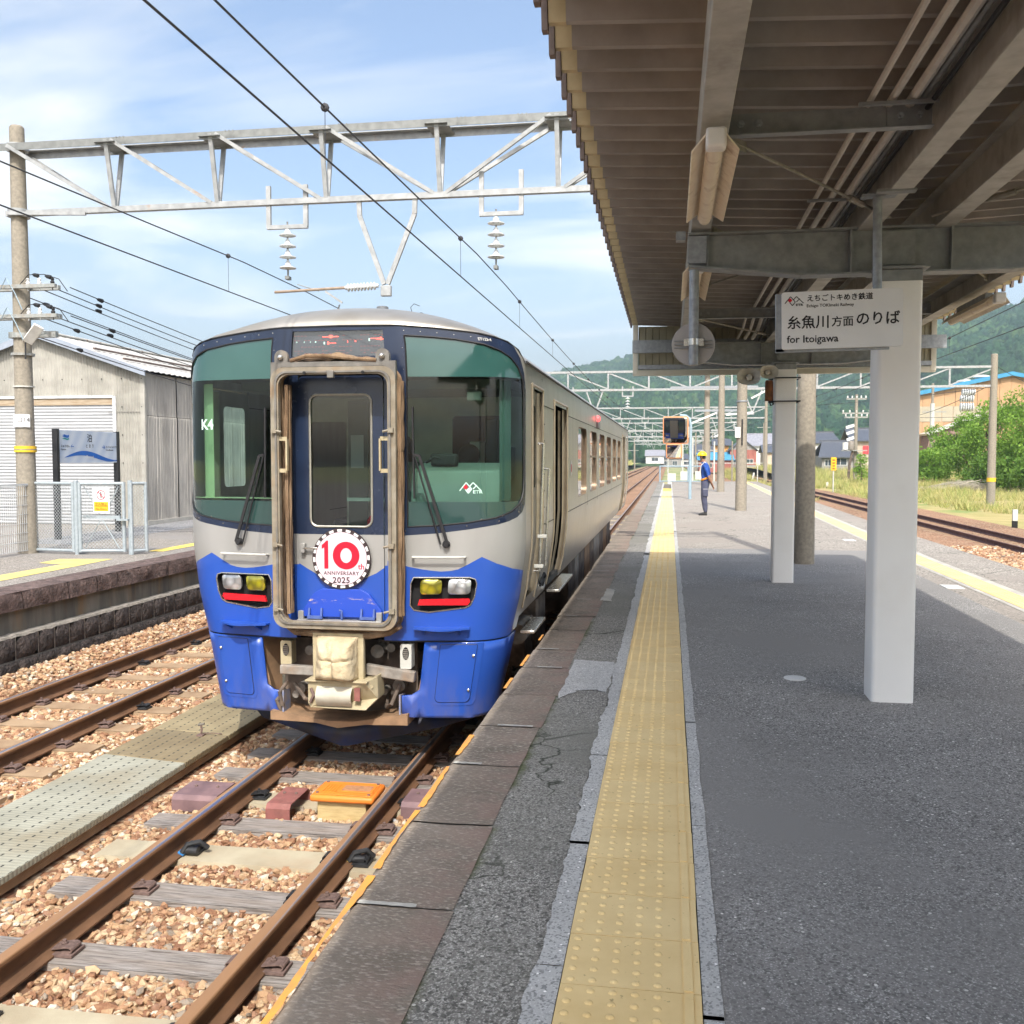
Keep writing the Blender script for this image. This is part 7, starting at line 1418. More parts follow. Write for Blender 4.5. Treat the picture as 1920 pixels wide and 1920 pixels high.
mb = MB(); mb.bar((gx_(-4.70), 0, ZB), (gx_(-4.69), 0, 5.20), .07, .05, up=(0, 1, 0)); mb.bar((gx_(-4.69), 0, 5.20), (gx_(-4.31), 0, 4.16), .07, .05, up=(0, 1, 0)); mb.build('v_hanger', gs, G, smooth=False)
mb = MB(); mb.bar((gx_(-3.82), 0, ZB), (gx_(-3.83), 0, 5.20), .07, .05, up=(0, 1, 0)); mb.bar((gx_(-3.83), 0, 5.20), (gx_(-4.26), 0, 4.16), .07, .05, up=(0, 1, 0)); mb.build('v_hanger', gs, G, smooth=False)
MB().box(gx_(-4.36), gx_(-4.2), -.04, .04, 3.98, 4.14).build('hanger_foot', gs, G, bevel=.01)
ar = MB().tube([(gx_(-6.07), 0, 4.09), (gx_(-4.88), 0, 4.13)], .022, 8).build('register_arm', M('arm_brown_steel', (.34, .27, .21), (.25, .19, .14), 9, .7), G)
MB().lathe([(.03, -.03)] + [(r_, z) for k in range(9) for r_, z in ((.032, k * .052), (.062, k * .052 + .016), (.062, k * .052 + .024), (.032, k * .052 + .040))] + [(.03, .50)], (gx_(-4.90), 0, 4.125), (1, 0, .04), 16).build('rod_insulator', insul, ar)
MB().tube([(gx_(-5.70), 0, 4.32 - .12), (gx_(-5.35), .0, 4.09)], .008, 6).build('stay_wire', gsd, ar); MB().bar((gx_(-5.25), 0, 4.08), (gx_(-4.98), -.0, 3.90), .02, .03).build('steady_arm', gs, ar)
MB().tube([(gx_(-5.0) + .22 * t_, -.3 * t_, 3.92 - .28 * t_ * t_ + .05 * math.sin(3.1 * t_)) for t_ in np.linspace(-.2, -1.6, 9)], .012, 6).build('steady_arm', gs, ar)
def far_gantry(y, x0, x1, label, mid=None, detailed=False, nodes_w=2.25):
    t = thing('overhead_gantry', label, 'gantry', ((x0 + x1) / 2, y, 0), 0, 'lattice gantries over the tracks'); c = (x0 + x1) / 2; n = int(round((x1 - x0) / nodes_w)); xs = [x0 - c + (x1 - x0) * i / n for i in range(n + 1)]
    fat = .10 + .0004 * y
    tc_, bc, po, di = MB(), MB(), MB(), MB()
    tc_.bar((xs[0], 0, ZT), (xs[-1], 0, ZT), fat, fat); bc.bar((xs[0], 0, ZB), (xs[-1], 0, ZB), fat, fat)
    parts = [(tc_, 'top_chord'), (bc, 'bottom_chord')]
    for i in range(1, n): m = MB().bar((xs[i], 0, ZT - .05), (xs[i], 0, ZB + .05), .09, .07, up=(0, 1, 0)); parts.append((m, 'gantry_post'))
    for i in range(n):
        a, b = (xs[i], xs[i + 1]) if i < n * .4 else (xs[i + 1], xs[i]); m = MB().bar((a, 0, ZT - .06), (b, 0, ZB + .06), .075, .06, up=(0, 1, 0)); parts.append((m, 'gantry_diagonal'))
    hx = [(-5.85, 0), (-2.4, 0), (6.2, 0)]
    for x, _ in hx:
        if not x0 < x < x1: continue
        m = MB(); z0 = ZB - .36
        for s in (-1, 1): m.bar((x - c + s * .3, 0, z0), (x - c + s * .3, 0, ZB + .2), .07, .06, up=(0, 1, 0))
        m.bar((x - c - .33, 0, z0), (x - c + .33, 0, z0), .07, .07); parts.append((m, 'hanger_bracket'))
        m = MB()
        for k in range(4): m.lathe([(.02, .1), (.05, .03), (.14, 0), (.14, -.02), (.03, -.04)], (x - c, 0, z0 - .12 - k * .165), n=10)
        parts.append((m, 'insulator_string'))
    m = MB(); vx = -4.3 - c; m.bar((vx - .5, 0, ZB), (vx, 0, 4.1), .08, .06, up=(0, 1, 0)); m.bar((vx + .5, 0, ZB), (vx, 0, 4.1), .08, .06, up=(0, 1, 0)); parts.append((m, 'v_hanger'))
    if x1 > 8: m = MB(); vx = 4.6 - c; m.bar((vx - .55, 0, ZB), (vx, 0, 4.1), .08, .06, up=(0, 1, 0)); m.bar((vx + .55, 0, ZB), (vx, 0, 4.1), .08, .06, up=(0, 1, 0)); m.bar((vx - 1.7, 0, 4.05), (vx + .1, 0, 4.05), .10, .10); parts.append((m, 'v_hanger'))
    if detailed:
        for m, nm in parts:
            if nm == 'insulator_string':
                s_ = m.build(nm, insul, t); continue
            m.build(nm, gs, t, smooth=False)
    else:
        A = MB()
        for m, nm in parts: A.add(m.v, m.f)
        kind(A.build('gantry_lattice', gs, t, smooth=False), 'stuff')
    return t
for i, (y, x0, x1, lab) in enumerate(((56.5, -10.5, 17.4, 'second lattice gantry, just past the rear of the railcar, reaching far right'), (97, -9.5, 9.2, 'third lattice gantry, framed by the platform and the hillside'), (138, -9.5, 9.5, 'fourth lattice gantry down the line'), (179, -9.5, 9.5, 'fifth lattice gantry down the line'), (222, -9.5, 9.5, 'sixth lattice gantry, small in the distance'), (268, -9.5, 9.5, 'last and smallest lattice gantry on the line'))):
    far_gantry(y, x0, x1, lab, detailed=i < 3)
    for x, sd_ in ((x0, 'left'), (x1, 'right')):
        if i == 0 and sd_ == 'right': tt, _ = conc_pole(17.35, 56.5, -1.1, 7.15, .23, 'concrete pole with a yellow band in front of the big green trees'); MB().lathe([(.235, 0), (.235, .22)], (0, 0, 1.35), n=16).build('yellow_band', bpy.data.materials['pole_yellow'], tt); continue
        if i == 0: continue
        conc_pole(x, y, -1.1, 7.1, .20, '%s concrete pole carrying the %s gantry' % (sd_, ('', 'third', 'fourth', 'fifth', 'sixth', 'last')[i]))
conc_pole(2.11, 56.9, -.0, 6.6, .19, 'tall concrete pole directly behind the yellow helmet')
# catenary wires
CAT = [-27, 14.45, 56.5, 97, 138, 179, 222, 268]
def catenary(x, label, y0=-24, y1=262, stag=.0, dr_to=100, ph=0):
    t = thing('overhead_line', label, 'overhead wire', (x, 14.45, 0), 0, 'overhead lines above the tracks'); zc = 3.86
    MB().tube([(stag * math.sin(y * .08), y - 14.45, zc) for y in (y0, 14.45, 56.5, 97, 138, 179, y1)], .0085, 5).build('contact_wire', wm, t)
    def zm(y):
        for a, b in zip(CAT, CAT[1:]):
            if a <= y <= b: k = (y - a) / (b - a); return 4.39 - 4 * .25 * k * (1 - k)
        return 4.3
    MB().tube([(0, y - 14.45, zm(y)) for y in np.arange(y0, y1, 2.5)], .0085, 5).build('messenger_wire', wm, t)
    y = 7.41 - 10 + ph
    while y < dr_to:
        if abs(y - 14.45) > .5 and y > -1:
            d = MB().tube([(0, y - 14.45, zc + .01), (0, y - 14.45, zm(y) - .03)], .003, 4).build('dropper', wm, t); MB().lathe([(.02, -.022), (.034, -.01), (.034, .01), (.02, .022)], (0, y - 14.45, zm(y)), (0, 1, 0), 8).build('dropper_clip', wm, d)
        y += 5.0
    return t
catenary(-2.68, 'overhead contact and messenger wires above the railcar'); catenary(-6.15, 'overhead wires above the empty track on the left', ph=.6); catenary(6.2, 'overhead wires on the right, crossing the wooded hillside', ph=.9)
mb = MB(); wire(mb, (5.4, 10, 4.7), (5.4, 56.5, 4.9), .3, .008); tag(mb.build('feeder_wire', wm), 'highest thin wire right of the canopy against the sky', 'wire')
# ---------------------------------------------------------------- beyond: yard, houses, trees, hills
def sst(a, b, x): t = min(1, max(0, (x - a) / (b - a))); return t * t * (3 - 2 * t)
def zt(x, y): return -1.13 + 1.22 * sst(70, 150, y) * sst(7, 12, abs(x + 1.5) if x > 0 else 20) + .06 * mnoise.noise(Vector((x * .2, y * .2, 4)))
mb = MB(); mb.grid(lambda y, x: (x, y, zt(x, y) - .0), list(np.arange(-12, 90, 3)) + list(np.arange(90, 340, 8)), [12.2, 13, 15, 18, 22, 27, 33, 40, 50, 65, 90, 140]); kind(mb.build('yard_ground', grassg, fixn=False), 'structure')
mb = MB(); mb.grid(lambda y, x: (x, y, zt(x, y)), list(np.arange(60, 340, 8)), [-120, -60, -30, -20, -14, -9]); kind(mb.build('left_field', land, fixn=False), 'structure')
def leafmat(name, c1, c2, c3, tr=.45):
    t = NT(name); g = t.n('ShaderNodeObjectInfo'); v = t.coord('World'); a = t.noise(v, .9, 5, .6); b = t.noise(v, 9, 2)
    col = t.ramp(t.math('ADD', t.math('MULTIPLY', a, .6), t.math('MULTIPLY', b, .4)), (.36, c1), (.5, c2), (.66, c3))
    t.set(col=col, rough=.6, spec=.25)
    tl = t.n('ShaderNodeBsdfTranslucent'); t.l(t.mix(.5, col, (.30, .42, .06)), tl.inputs[0]); mx = t.n('ShaderNodeMixShader'); mx.inputs[0].default_value = tr
    t.l(t.b.outputs[0], mx.inputs[1]); t.l(tl.outputs[0], mx.inputs[2]); t.l(mx.outputs[0], t.t.nodes['Material Output'].inputs[0]); return t.m
leaf = leafmat('bright_leaves', (.09, .20, .025), (.20, .36, .05), (.34, .50, .09)); leaf2 = leafmat('mid_leaves', (.06, .14, .025), (.13, .25, .04), (.21, .34, .07)); barkm = M('bark', (.16, .12, .09), (.09, .07, .05), 9, .9)
def leaves(name, clumps, per, size, mat, parent, shell_=.55):
    """many leaf-sized quads spread through ellipsoidal clumps"""
    vs = []; 
    for (cx, cy, cz, rx_, ry_, rz_) in clumps:
        n = int(per * rx_ * rz_); d = RNG.normal(size=(n, 3)); d /= np.linalg.norm(d, axis=1)[:, None]; r = (shell_ + (1 - shell_) * RNG.random(n)) * (1 + .16 * np.sin(d[:, 0] * 7 + cx * 3) * np.cos(d[:, 2] * 6 + cz * 5))
        p = np.stack([cx + d[:, 0] * r * rx_, cy + d[:, 1] * r * ry_, cz + d[:, 2] * r * rz_], 1)
        a = RNG.normal(size=(n, 3)) * .8 + d * .2; a /= np.linalg.norm(a, axis=1)[:, None]; u = np.cross(a, RNG.normal(size=(n, 3))); u /= np.linalg.norm(u, axis=1)[:, None]; w = np.cross(a, u); s = size * RNG.uniform(.6, 1.3, n)[:, None]
        q = np.stack([p - u * s * .5, p + w * s * .28, p + u * s * .5, p - w * s * .28], 1); vs.append(q.reshape(-1, 3))
    V = np.concatenate(vs); n = len(V) // 4; me = bpy.data.meshes.new(name); me.vertices.add(len(V)); me.vertices.foreach_set('co', V.astype('f').ravel()); me.loops.add(len(V)); me.loops.foreach_set('vertex_index', np.arange(len(V), dtype='i')); me.polygons.add(n); me.polygons.foreach_set('loop_start', np.arange(0, len(V), 4, dtype='i')); me.polygons.foreach_set('loop_total', np.full(n, 4, 'i')); me.materials.append(mat); me.update(calc_edges=True); me.validate()
    return obj(name, me, parent)
def tree(x, y, h, w, label, mat=leaf, grp=None, per=190, size=.26, name='leafy_tree', dens=9):
    z0 = zt(x, y); t = thing(name, label, 'tree' if h > 3 else 'bush', (x, y, z0), 0, grp); rs = random.Random(int(x * 31 + y * 7))
    mb = MB(); mb.tube([(0, 0, -.1), (.1, 0, h * .3), (-.1, .1, h * .6)], [.05 * h ** .7, .035 * h ** .7, .02 * h ** .7], 8); tr_ = mb.build('trunk', barkm, t)
    cl = []
    for k in range(dens):
        a = rs.uniform(0, 6.28); rr_ = rs.uniform(.15, .62) * w; zz_ = rs.uniform(.22, .86) * h; f = 1 - .45 * max(0, zz_ / h - .45); s = rs.uniform(.24, .36) * w * f * 1.15
        cl.append((rr_ * math.cos(a) * f, rr_ * math.sin(a) * f, zz_, s, s, s * rs.uniform(.7, .95)))
        MB().tube([(0, 0, h * .3), (rr_ * math.cos(a) * .5, rr_ * math.sin(a) * .5, (zz_ + h * .3) / 2), (rr_ * math.cos(a) * f, rr_ * math.sin(a) * f, zz_)], [.018 * h ** .6, .012 * h ** .6, .006 * h ** .6], 5).build('limb', barkm, t) if k < 5 else None
    cl.append((0, 0, h * .80, w * .36, w * .36, h * .19)); cl.append((0, 0, h * .35, w * .5, w * .5, h * .3))
    leaves('crown', cl, per, size, mat, t, .45); return t
TG = 'bright green trees at the right edge of the yard'
for (x, y, h, w, lab) in ((22.9, 99, 4.7, 2.6, 'low bright green tree against the near white column, below the brick annex'), (25.3, 98, 5.7, 2.8, 'bright green tree under the left end of the white lean-to roof'), (27.6, 97, 7.0, 3.1, 'bright green tree hiding the right end of the white lean-to roof'), (27.6, 91, 8.0, 3.4, 'bright green tree directly left of the yellow banded pole'), (28.2, 85, 8.5, 4.0, 'tall bright green tree behind the yellow banded pole'), (28.9, 80, 8.5, 4.3, 'tallest bright green tree, right of the yellow banded pole'), (30.6, 76, 8.2, 4.4, 'bright green tree touching the right edge of the picture'), (24.4, 96, 3.4, 2.9, 'low round bush at the foot of the leftmost bright tree'), (25.5, 86, 2.9, 2.4, 'low bush between the cut branches and the yellow banded pole'), (25.8, 80, 2.8, 2.6, 'low dark bush behind the foot of the yellow banded pole'), (26.0, 75, 2.9, 2.4, 'low bush nearest the right edge in front of the trees')):
    tree(x, y, h, w, lab, leaf if h > 3 else leaf2, TG, per=260, size=.27, dens=13)
tree(17.9, 96, 3.1, 1.5, 'single round green bush between the two white columns', leaf, None, 420, .17, 'round_bush', 9); 
tree(13.2, 168, 1.6, 1.6, 'small hedge bush in front of the red brown house', leaf2, None, 150, .22, 'hedge_bush', 5); tree(20.6, 172, 2.6, 1.7, 'small garden tree left of the far white column', leaf, None, 150, .22, 'garden_tree', 6)
tree(-9.8, 118, 6.5, 2.2, 'dark green tree just past the rear end of the railcar', leaf2, None, 200, .28, 'leafy_tree', 10); tree(6.2, 230, 6.0, 2.4, 'small green tree right of the mirror post far down the line', leaf2, None, 120, .3, 'leafy_tree', 7)
# cut branches
t = thing('branch_pile', 'pile of cut grey branches on the grass before the bright trees', 'branch pile', (22.5, 82, zt(22.5, 82))); mb = MB()
for k in range(420):
    x = random.gauss(0, 1.7); y = random.gauss(0, .8); L = random.uniform(.6, 2.2); a = random.gauss(0, .5); zb_ = max(.0, .75 - abs(x) * .22) * random.random(); mb.bar((x, y, zb_), (x + L * math.cos(a), y + L * math.sin(a) * .5, zb_ + random.uniform(-.1, .35)), random.uniform(.012, .035))
kind(mb.build('twigs', M('dry_twigs', (.40, .36, .29), (.28, .26, .20), 5, .9), t, smooth=False), 'stuff')
# dry grass tufts in the yard
gt = NT('grass_blades'); oi = gt.n('ShaderNodeObjectInfo'); gt.set(col=gt.ramp(oi.outputs['Random'], (0, (.46, .40, .17)), (.45, (.36, .36, .12)), (.7, (.18, .26, .06)), (1, (.52, .42, .22))), rough=.8, spec=.2); gt = gt.m
def tuft(i):
    rs = random.Random(i); mb = MB()
    for k in range(14):
        a = rs.uniform(0, 6.28); r_ = rs.uniform(0, .12); h = rs.uniform(.10, .32); l = rs.uniform(.05, .2); x, y = r_ * math.cos(a), r_ * math.sin(a); b = rs.uniform(0, 6.28); mb.add([(x - .008 * math.sin(b), y + .008 * math.cos(b), 0), (x + .008 * math.sin(b), y - .008 * math.cos(b), 0), (x + l * math.cos(a), y + l * math.sin(a), h)], [(0, 1, 2)])
    return mb.mesh('tuft_%d' % i, gt, False, False)
n = 26000; gx2 = RNG.uniform(7, 60, n); gy = 25 + 120 * RNG.random(n) ** 1.2; keep = (gx2 > 12.2) | ((gx2 < 9) & (gy > 60)); keep &= np.array([mnoise.noise(Vector((a * .12, b * .08, 0))) > -.18 for a, b in zip(gx2, gy)]) & (gx2 < .45 * gy + 12)
gx2, gy = gx2[keep], gy[keep]; n = len(gx2); s_ = RNG.uniform(.7, 1.8, n) * (.8 + gy / 110)
scatter('dry_grass', np.stack([gx2, gy, [zt(a, b) for a, b in zip(gx2, gy)]], 1), np.stack([s_, s_, s_ * RNG.uniform(.6, 1.1, n)], 1), np.stack([np.zeros(n), np.zeros(n), RNG.uniform(0, 6.3, n)], 1), [tuft(i) for i in range(5)])
n = 4500; gx2 = RNG.uniform(-14, -8.6, n); gy = RNG.uniform(62, 220, n); s_ = RNG.uniform(1, 2.4, n) * (.8 + gy / 130)
scatter('verge_grass', np.stack([gx2, gy, [zt(a, b) for a, b in zip(gx2, gy)]], 1), np.stack([s_, s_, s_ * .8], 1), np.stack([np.zeros(n), np.zeros(n), RNG.uniform(0, 6.3, n)], 1), [bpy.data.meshes['tuft_0'], bpy.data.meshes['tuft_1']])
# houses
tiles = M('dark_glazed_tiles', (.10, .11, .13), (.055, .06, .075), 8, .35, bump=.4, bscale=8, bdist=.05, spec=.6); rust_r = M('pale_tile_roof', (.30, .30, .33), (.2, .2, .23), 3, .5); bluer = M('blue_sheet_roof', (.07, .27, .43), (.055, .23, .37), 2, .5); redw = M('red_brown_boards', (.36, .14, .11), (.25, .09, .07), 1.2, .85, stretch=(4, 4, .6)); greyw = M('grey_boards', (.32, .31, .29), (.22, .21, .20), 1.5, .85, stretch=(4, 4, .6)); beigew = M('beige_render', (.55, .46, .36), (.46, .38, .30), .8, .85); orangew = M('orange_boards', (.75, .36, .10), (.65, .3, .08), 3, .7); whitew = M('white_render', (.66, .67, .66), (.58, .59, .58), 1, .8); winm = NT('house_window'); winm.set(col=(.06, .075, .085), rough=.1, spec=.8); winm = winm.m; brick_ = M('brown_brick', (.28, .19, .15), (.2, .13, .11), 3, .9)
def house(x, y, w, d, hw, hr, label, wall, roof, gable_x=True, wins=(), rz=0, band=None, ov=.35, ridge=False):
    z0 = zt(x, y) - .1; t = thing('house', label, 'house', (x, y, z0), rz)
    MB().box(-w / 2, w / 2, -d / 2, d / 2, 0, hw).build('wall', wall, t, smooth=False)
    if gable_x:   # the gable faces the camera
        MB().prism([(-w / 2, hw), (w / 2, hw), (0, hw + hr)], lambda a, b: (a, -d / 2 + .01, b), lambda a, b: (a, d / 2 - .01, b)).build('gable', band or wall, t, smooth=False)
        for s in (-1, 1): mb = MB(); k = hr / (w / 2); e = w / 2 + ov; mb.prism([(0, hw + hr + .02), (0, hw + hr + .16), (s * e, hw + hr + .16 - k * e), (s * e, hw + hr + .02 - k * e)], lambda a, b: (a, -d / 2 - ov, b), lambda a, b: (a, d / 2 + ov, b)); mb.build('roof', roof, t, smooth=False)
    else:
        for s in (-1, 1): mb = MB(); k = hr / (d / 2); e = d / 2 + ov; mb.prism([(0, hw + hr + .02), (0, hw + hr + .16), (s * e, hw + hr + .16 - k * e), (s * e, hw + hr + .02 - k * e)], lambda a, b: (-w / 2 - ov + (.0 if not ridge else (.9 if abs(a) < .01 else 0)), a, b), lambda a, b: (w / 2 + ov - (.0 if not ridge else (.9 if abs(a) < .01 else 0)), a, b)); mb.build('roof', roof, t, smooth=False)
        MB().box(-w / 2 - ov + .6, w / 2 + ov - .6, -.12, .12, hw + hr + .08, hw + hr + .3).build('roof_ridge', roof, t, smooth=False)
    for (xa, xb, za, zb_) in wins:
        f = MB().box(xa - .06, xb + .06, -d / 2 - .05, -d / 2 + .02, za - .06, zb_ + .06).build('window', whitew, t, smooth=False); mid = (xa + xb) / 2
        for a, b in ((xa, mid - .03), (mid + .03, xb)): MB().box(a, b, -d / 2 - .06, -d / 2 - .045, za, zb_).build('pane', winm, f, smooth=False)
    return t
h = house(12.2, 171, 4.3, 8, 3.0, 1.7, 'red brown boarded house with a grey gable, right behind the white plate pole', redw, tiles, True, [(.6, 1.6, .7, 1.4), (-1.6, -.5, .6, 1.4)], band=greyw); MB().box(-2.1, 2.1, -4.06, -4.01, -.0, .45).build('footing', greyw, h, smooth=False)
house(7.6, 168, 5.4, 6, 2.1, 1.0, 'low house with a light blue sheet roof, behind the yellow helmet', redw, bluer, False, [(-1.5, -.6, .8, 1.5)])
h = house(9.0, 176, 2.4, 5, 4.2, .9, 'narrow orange fronted house above the blue roof', orangew, tiles, False, [], ov=.5); MB().box(-1.1, 1.1, -2.6, -2.52, 0, 2.9).build('wall_panel', greyw, h, smooth=False)
house(6.2, 188, 4.6, 6, 3.6, 1.6, 'grey house behind the tall pole, left of the blue roof', greyw, tiles, False, [(-.6, .6, 1.6, 2.4)])
house(18.6, 196, 9.5, 9, 4.0, 2.2, 'wide pale tiled two storey house behind the red brown one', whitew, rust_r, False, [(-1, .5, 2.6, 3.6), (1.6, 3.0, 2.6, 3.6)], ridge=True)
house(18.6, 178, 4.6, 7, 2.6, 1.2, 'small beige house with dark tiles left of the far white column', beigew, tiles, False, [(-.9, .4, 1.1, 2.0)])
house(21.2, 131, 4.2, 6, 2.05, 1.75, 'grey boarded house with big dark tile roof behind the yellow post sign', greyw, tiles, False, [(-.6, .9, .9, 1.7), (-1.7, -1.0, .8, 1.5)], ov=.5, ridge=True)
h = house(27.2, 142, 5.0, 7, 4.1, 1.5, 'two storey beige house with a red panel, left of the near white column', beigew, tiles, False, [(.0, 1.1, 2.3, 3.2)], ov=.5); MB().box(-1.2, -.35, -3.58, -3.5, 2.2, 3.3).build('red_panel', M('red_panel', (.70, .06, .07)), h, smooth=False)
house(25.0, 176, 7, 8, 4.2, 1.8, 'distant dark roofed house over the yellow sign', whitew, tiles, False, [], ridge=True)
house(-4.4, 305, 5.5, 7, 2.4, 1.6, 'far white house with a blue grey roof at the left of the line', whitew, rust_r, False, [(-1, 1, .8, 1.8)]); house(.4, 312, 6.4, 7, 3.0, 1.8, 'far grey house beside the line, below the mirror', greyw, tiles, False, [(-2, -.5, .8, 2), (.6, 2.0, .8, 2)]); house(5.6, 318, 5, 7, 2.6, 1.5, 'farthest small house right of the mirror post', whitew, tiles, False, [(-1, 1, .8, 1.8)])
# hangar
hang = M('hangar_apricot', (.47, .29, .155), (.41, .245, .13), .25, .8, dirt=(.38, .225, .12), dscale=.4); hband = M('hangar_translucent_band', (.40, .35, .25), (.34, .30, .215), .9, .6); htrim = M('hangar_blue_trim', (.05, .26, .44), None, 1, .6)
HG = thing('hangar', 'large apricot gabled hangar with blue roof edge behind the trees', 'building', (48.4, 150, -.1)); HW = 16.5; EZh = 10.1; RZh = 13.6
hs = -HW
k = 0
while hs < HW - .1:
    he = hs + 1.5; zf = lambda a: RZh - (RZh - EZh) * abs(a) / HW
    o_ = .03 * (k % 2)
    pts = [(hs + .02, 0), (he - .02, 0), (he - .02, zf(he))] + ([(0, zf(0))] if hs < 0 < he else []) + [(hs + .02, zf(hs))]
    MB().prism(pts, lambda a, b: (a, o_, b), lambda a, b: (a, .4, b)).build('wall_panel', hang, HG, smooth=False); hs = he; k += 1
for i in range(20): MB().box(-HW + 1 + i * 1.55, -HW + 2.48 + i * 1.55, -.06, -.01, 7.0, 9.2).build('light_panel', hband, HG, smooth=False)
for s in (-1, 1):
    MB().prism([(0, RZh - .1), (0, RZh + .32), (s * (HW + .6), EZh + .19), (s * (HW + .6), EZh - .22)], lambda a, b: (a, -.7, b), lambda a, b: (a, -.4, b)).build('roof_trim', htrim, HG, smooth=False); MB().prism([(0, RZh + .2), (0, RZh + .5), (s * (HW + .6), EZh + .38), (s * (HW + .6), EZh + .1)], lambda a, b: (a, -.4, b), lambda a, b: (a, 12, b)).build('roof', htrim, HG, smooth=False)
MB().box(-HW, HW, .42, 12, 0, EZh).build('hangar_body', hang, HG, smooth=False)
for i, (x, z) in enumerate(((-8.2, 12.15), (-5.4, 12.95), (-3.1, 13.6), (-10.8, 11.4))): MB().sphere((x, 3, z), 1.0, 12, 6, (1.25, 1, .35)).build('roof_vent', white_pl, HG)
an = MB().prism([(-12.3, 4.9), (-5.0, 7.6), (-5.0, 7.9), (-12.5, 5.15)], lambda a, b: (a, -5, b), lambda a, b: (a, -.1, b)).build('lean_to_roof', white_pl, HG, smooth=False); MB().prism([(-12.9, 0), (-5, 0), (-5, 7.5), (-12.0, 4.85)], lambda a, b: (a, -4.5, b), lambda a, b: (a, -.1, b)).build('annex_wall', brick_, HG, smooth=False)
# yard furniture
t = thing('post_sign', 'tall orange yellow sign on a white post by the right track', 'sign', (12.3, 76.7, -1.1)); MB().tube([(0, 0, 0), (0, 0, 2.0)], .05, 8).build('sign_post', white_pl, t); so = MB().prism(rrect(-.2, .2, 1.72, 2.72, .08, 3), lambda a, b: (a, -.08, b), lambda a, b: (a, -.05, b)).build('sign_plate', M('sign_amber', (.88, .45, .02), None, 9, .5, bump=0), t)
for i, z in enumerate((2.50, 2.28, 2.06, 1.86)): MB().box(-.09, .09, -.085, -.081, z - .055, z + .055).build('lettering', M('letter_brown', (.30, .10, .02), None, 9, .5) if i == 0 else bpy.data.materials['letter_brown'], so, smooth=False)
for (x, y, h_, lab, g) in ((13.3, 86, .62, 'small white and black marker post left of the amber sign', None), (12.85, 39, .72, 'white and black marker post nearest the right edge', None)):
    t = thing('marker_post', lab, 'marker post', (x, y, -1.12), 0, 'small black footed marker posts'); MB().box(-.09, .09, -.05, .05, 0, h_ * .4).build('post_foot', blackm, t, smooth=False); MB().box(-.09, .09, -.05, .05, h_ * .4, h_).build('post_top', white_pl, t, bevel=.01)
t = thing('white_stake', 'thin white stake beside the right track, left of the far column', 'post', (8.2, 94, -1.1)); MB().tube([(0, 0, 0), (0, 0, 1.9)], .05, 6).build('stake', white_pl, t); t = thing('leaning_stake', 'short leaning white stake in the yellow grass', 'post', (8.9, 108, -1.0)); MB().tube([(0, 0, 0), (.15, 0, 1.0)], .12, 6).build('stake', white_pl, t)
t = thing('relay_cabinet', 'white trackside cabinet behind the far white column', 'cabinet', (12.9, 118, -.9)); MB().box(-.5, .5, -.4, .4, .1, 2.0).build('cabinet_body', white_pl, t, bevel=.03); MB().box(-.42, .42, -.42, -.402, .2, 1.9).build('cabinet_door', whitew, t, smooth=False)
t = thing('utility_pole', 'cluttered utility pole with stacked insulators and transformers between the columns', 'utility pole', (18.1, 100, -.5)); MB().lathe([(.2, 0), (.15, 8.3)], n=12).build('pole_shaft', polem, t)
for z, w in ((7.8, 1.9), (6.4, 2.7), (6.0, 2.2)):
    a = MB().box(-w / 2, w / 2, -.1, .1, z, z + .14).build('crossarm', arm_m, t, smooth=False)
    for k in range(5): MB().lathe([(.03, 0), (.09, .05), (.05, .12), (.09, .18), (.03, .26)], (-w / 2 + .1 + k * (w - .2) / 4, -.1, z + .12), n=8).build('insulator', ins_w, a)
for k, z in enumerate((5.3, 4.7, 4.1, 3.4)): MB().bar((-.2, -.1, z), (-1.0 + .05 * k, -.3, z - .25), .12, .28).build('cutout_switch', ins_w, t)
MB().box(-1.4, 1.0, -.6, -.2, 2.75, 2.85).build('platform_arm', arm_m, t, smooth=False); MB().lathe([(.25, 0), (.27, .05), (.27, .8), (.2, .9)], (-.5, -.45, 2.85), n=14).build('transformer', grey_eq, t); MB().lathe([(.28, 0), (.28, .7)], (-1.05, -.45, 2.9), n=14).build('transformer', ins_w, t)
MB().tube([(-.3, -.3, 2.8), (-.6, -.3, 1.5), (-.7, -.3, 0)], .14, 6).build('cable_riser', under, t)
tt, _ = conc_pole(27.7, 110, -.4, 9.5, .2, 'slim pole with white sleeve between the column and the trees'); MB().lathe([(.24, 0), (.24, 3.2)], (0, 0, 4.6), n=12).build('white_sleeve', white_pl, tt); MB().bar((-1, 0, 6.9), (1.4, 0, 6.9), .12).build('crossarm', arm_m, tt)
mb = thing('strain_insulator', 'cluster of fat white insulators hanging in front of the hangar', 'insulator', (21.3, 75, 5.3))
for k, z in enumerate((1.0, .55, 0, -.12)):
    o = MB(); [o.lathe([(.1, -.04), (.26, 0), (.26, .05), (.1, .09)], (-.5 + j * .16 + (.1 if k == 0 else 0), 0, z), (1, 0, -.05), 12) for j in range(6)]; o.build('insulator_stack', insul, mb)
G7 = MB(); wire(G7, (17.35, 56.5, 6.6), (36, 95, 7.4), .5, .02); wire(G7, (17.35, 56.5, 5.4), (6, 97, 6.4), .3, .015); wire(G7, (17.35, 56.5, 5.6), (26, 120, 6.2), .5, .02); wire(G7, (18, 100, 5.6), (48, 100, 7.0), .6, .02)
kind(G7.build('far_wires', wm), 'stuff')
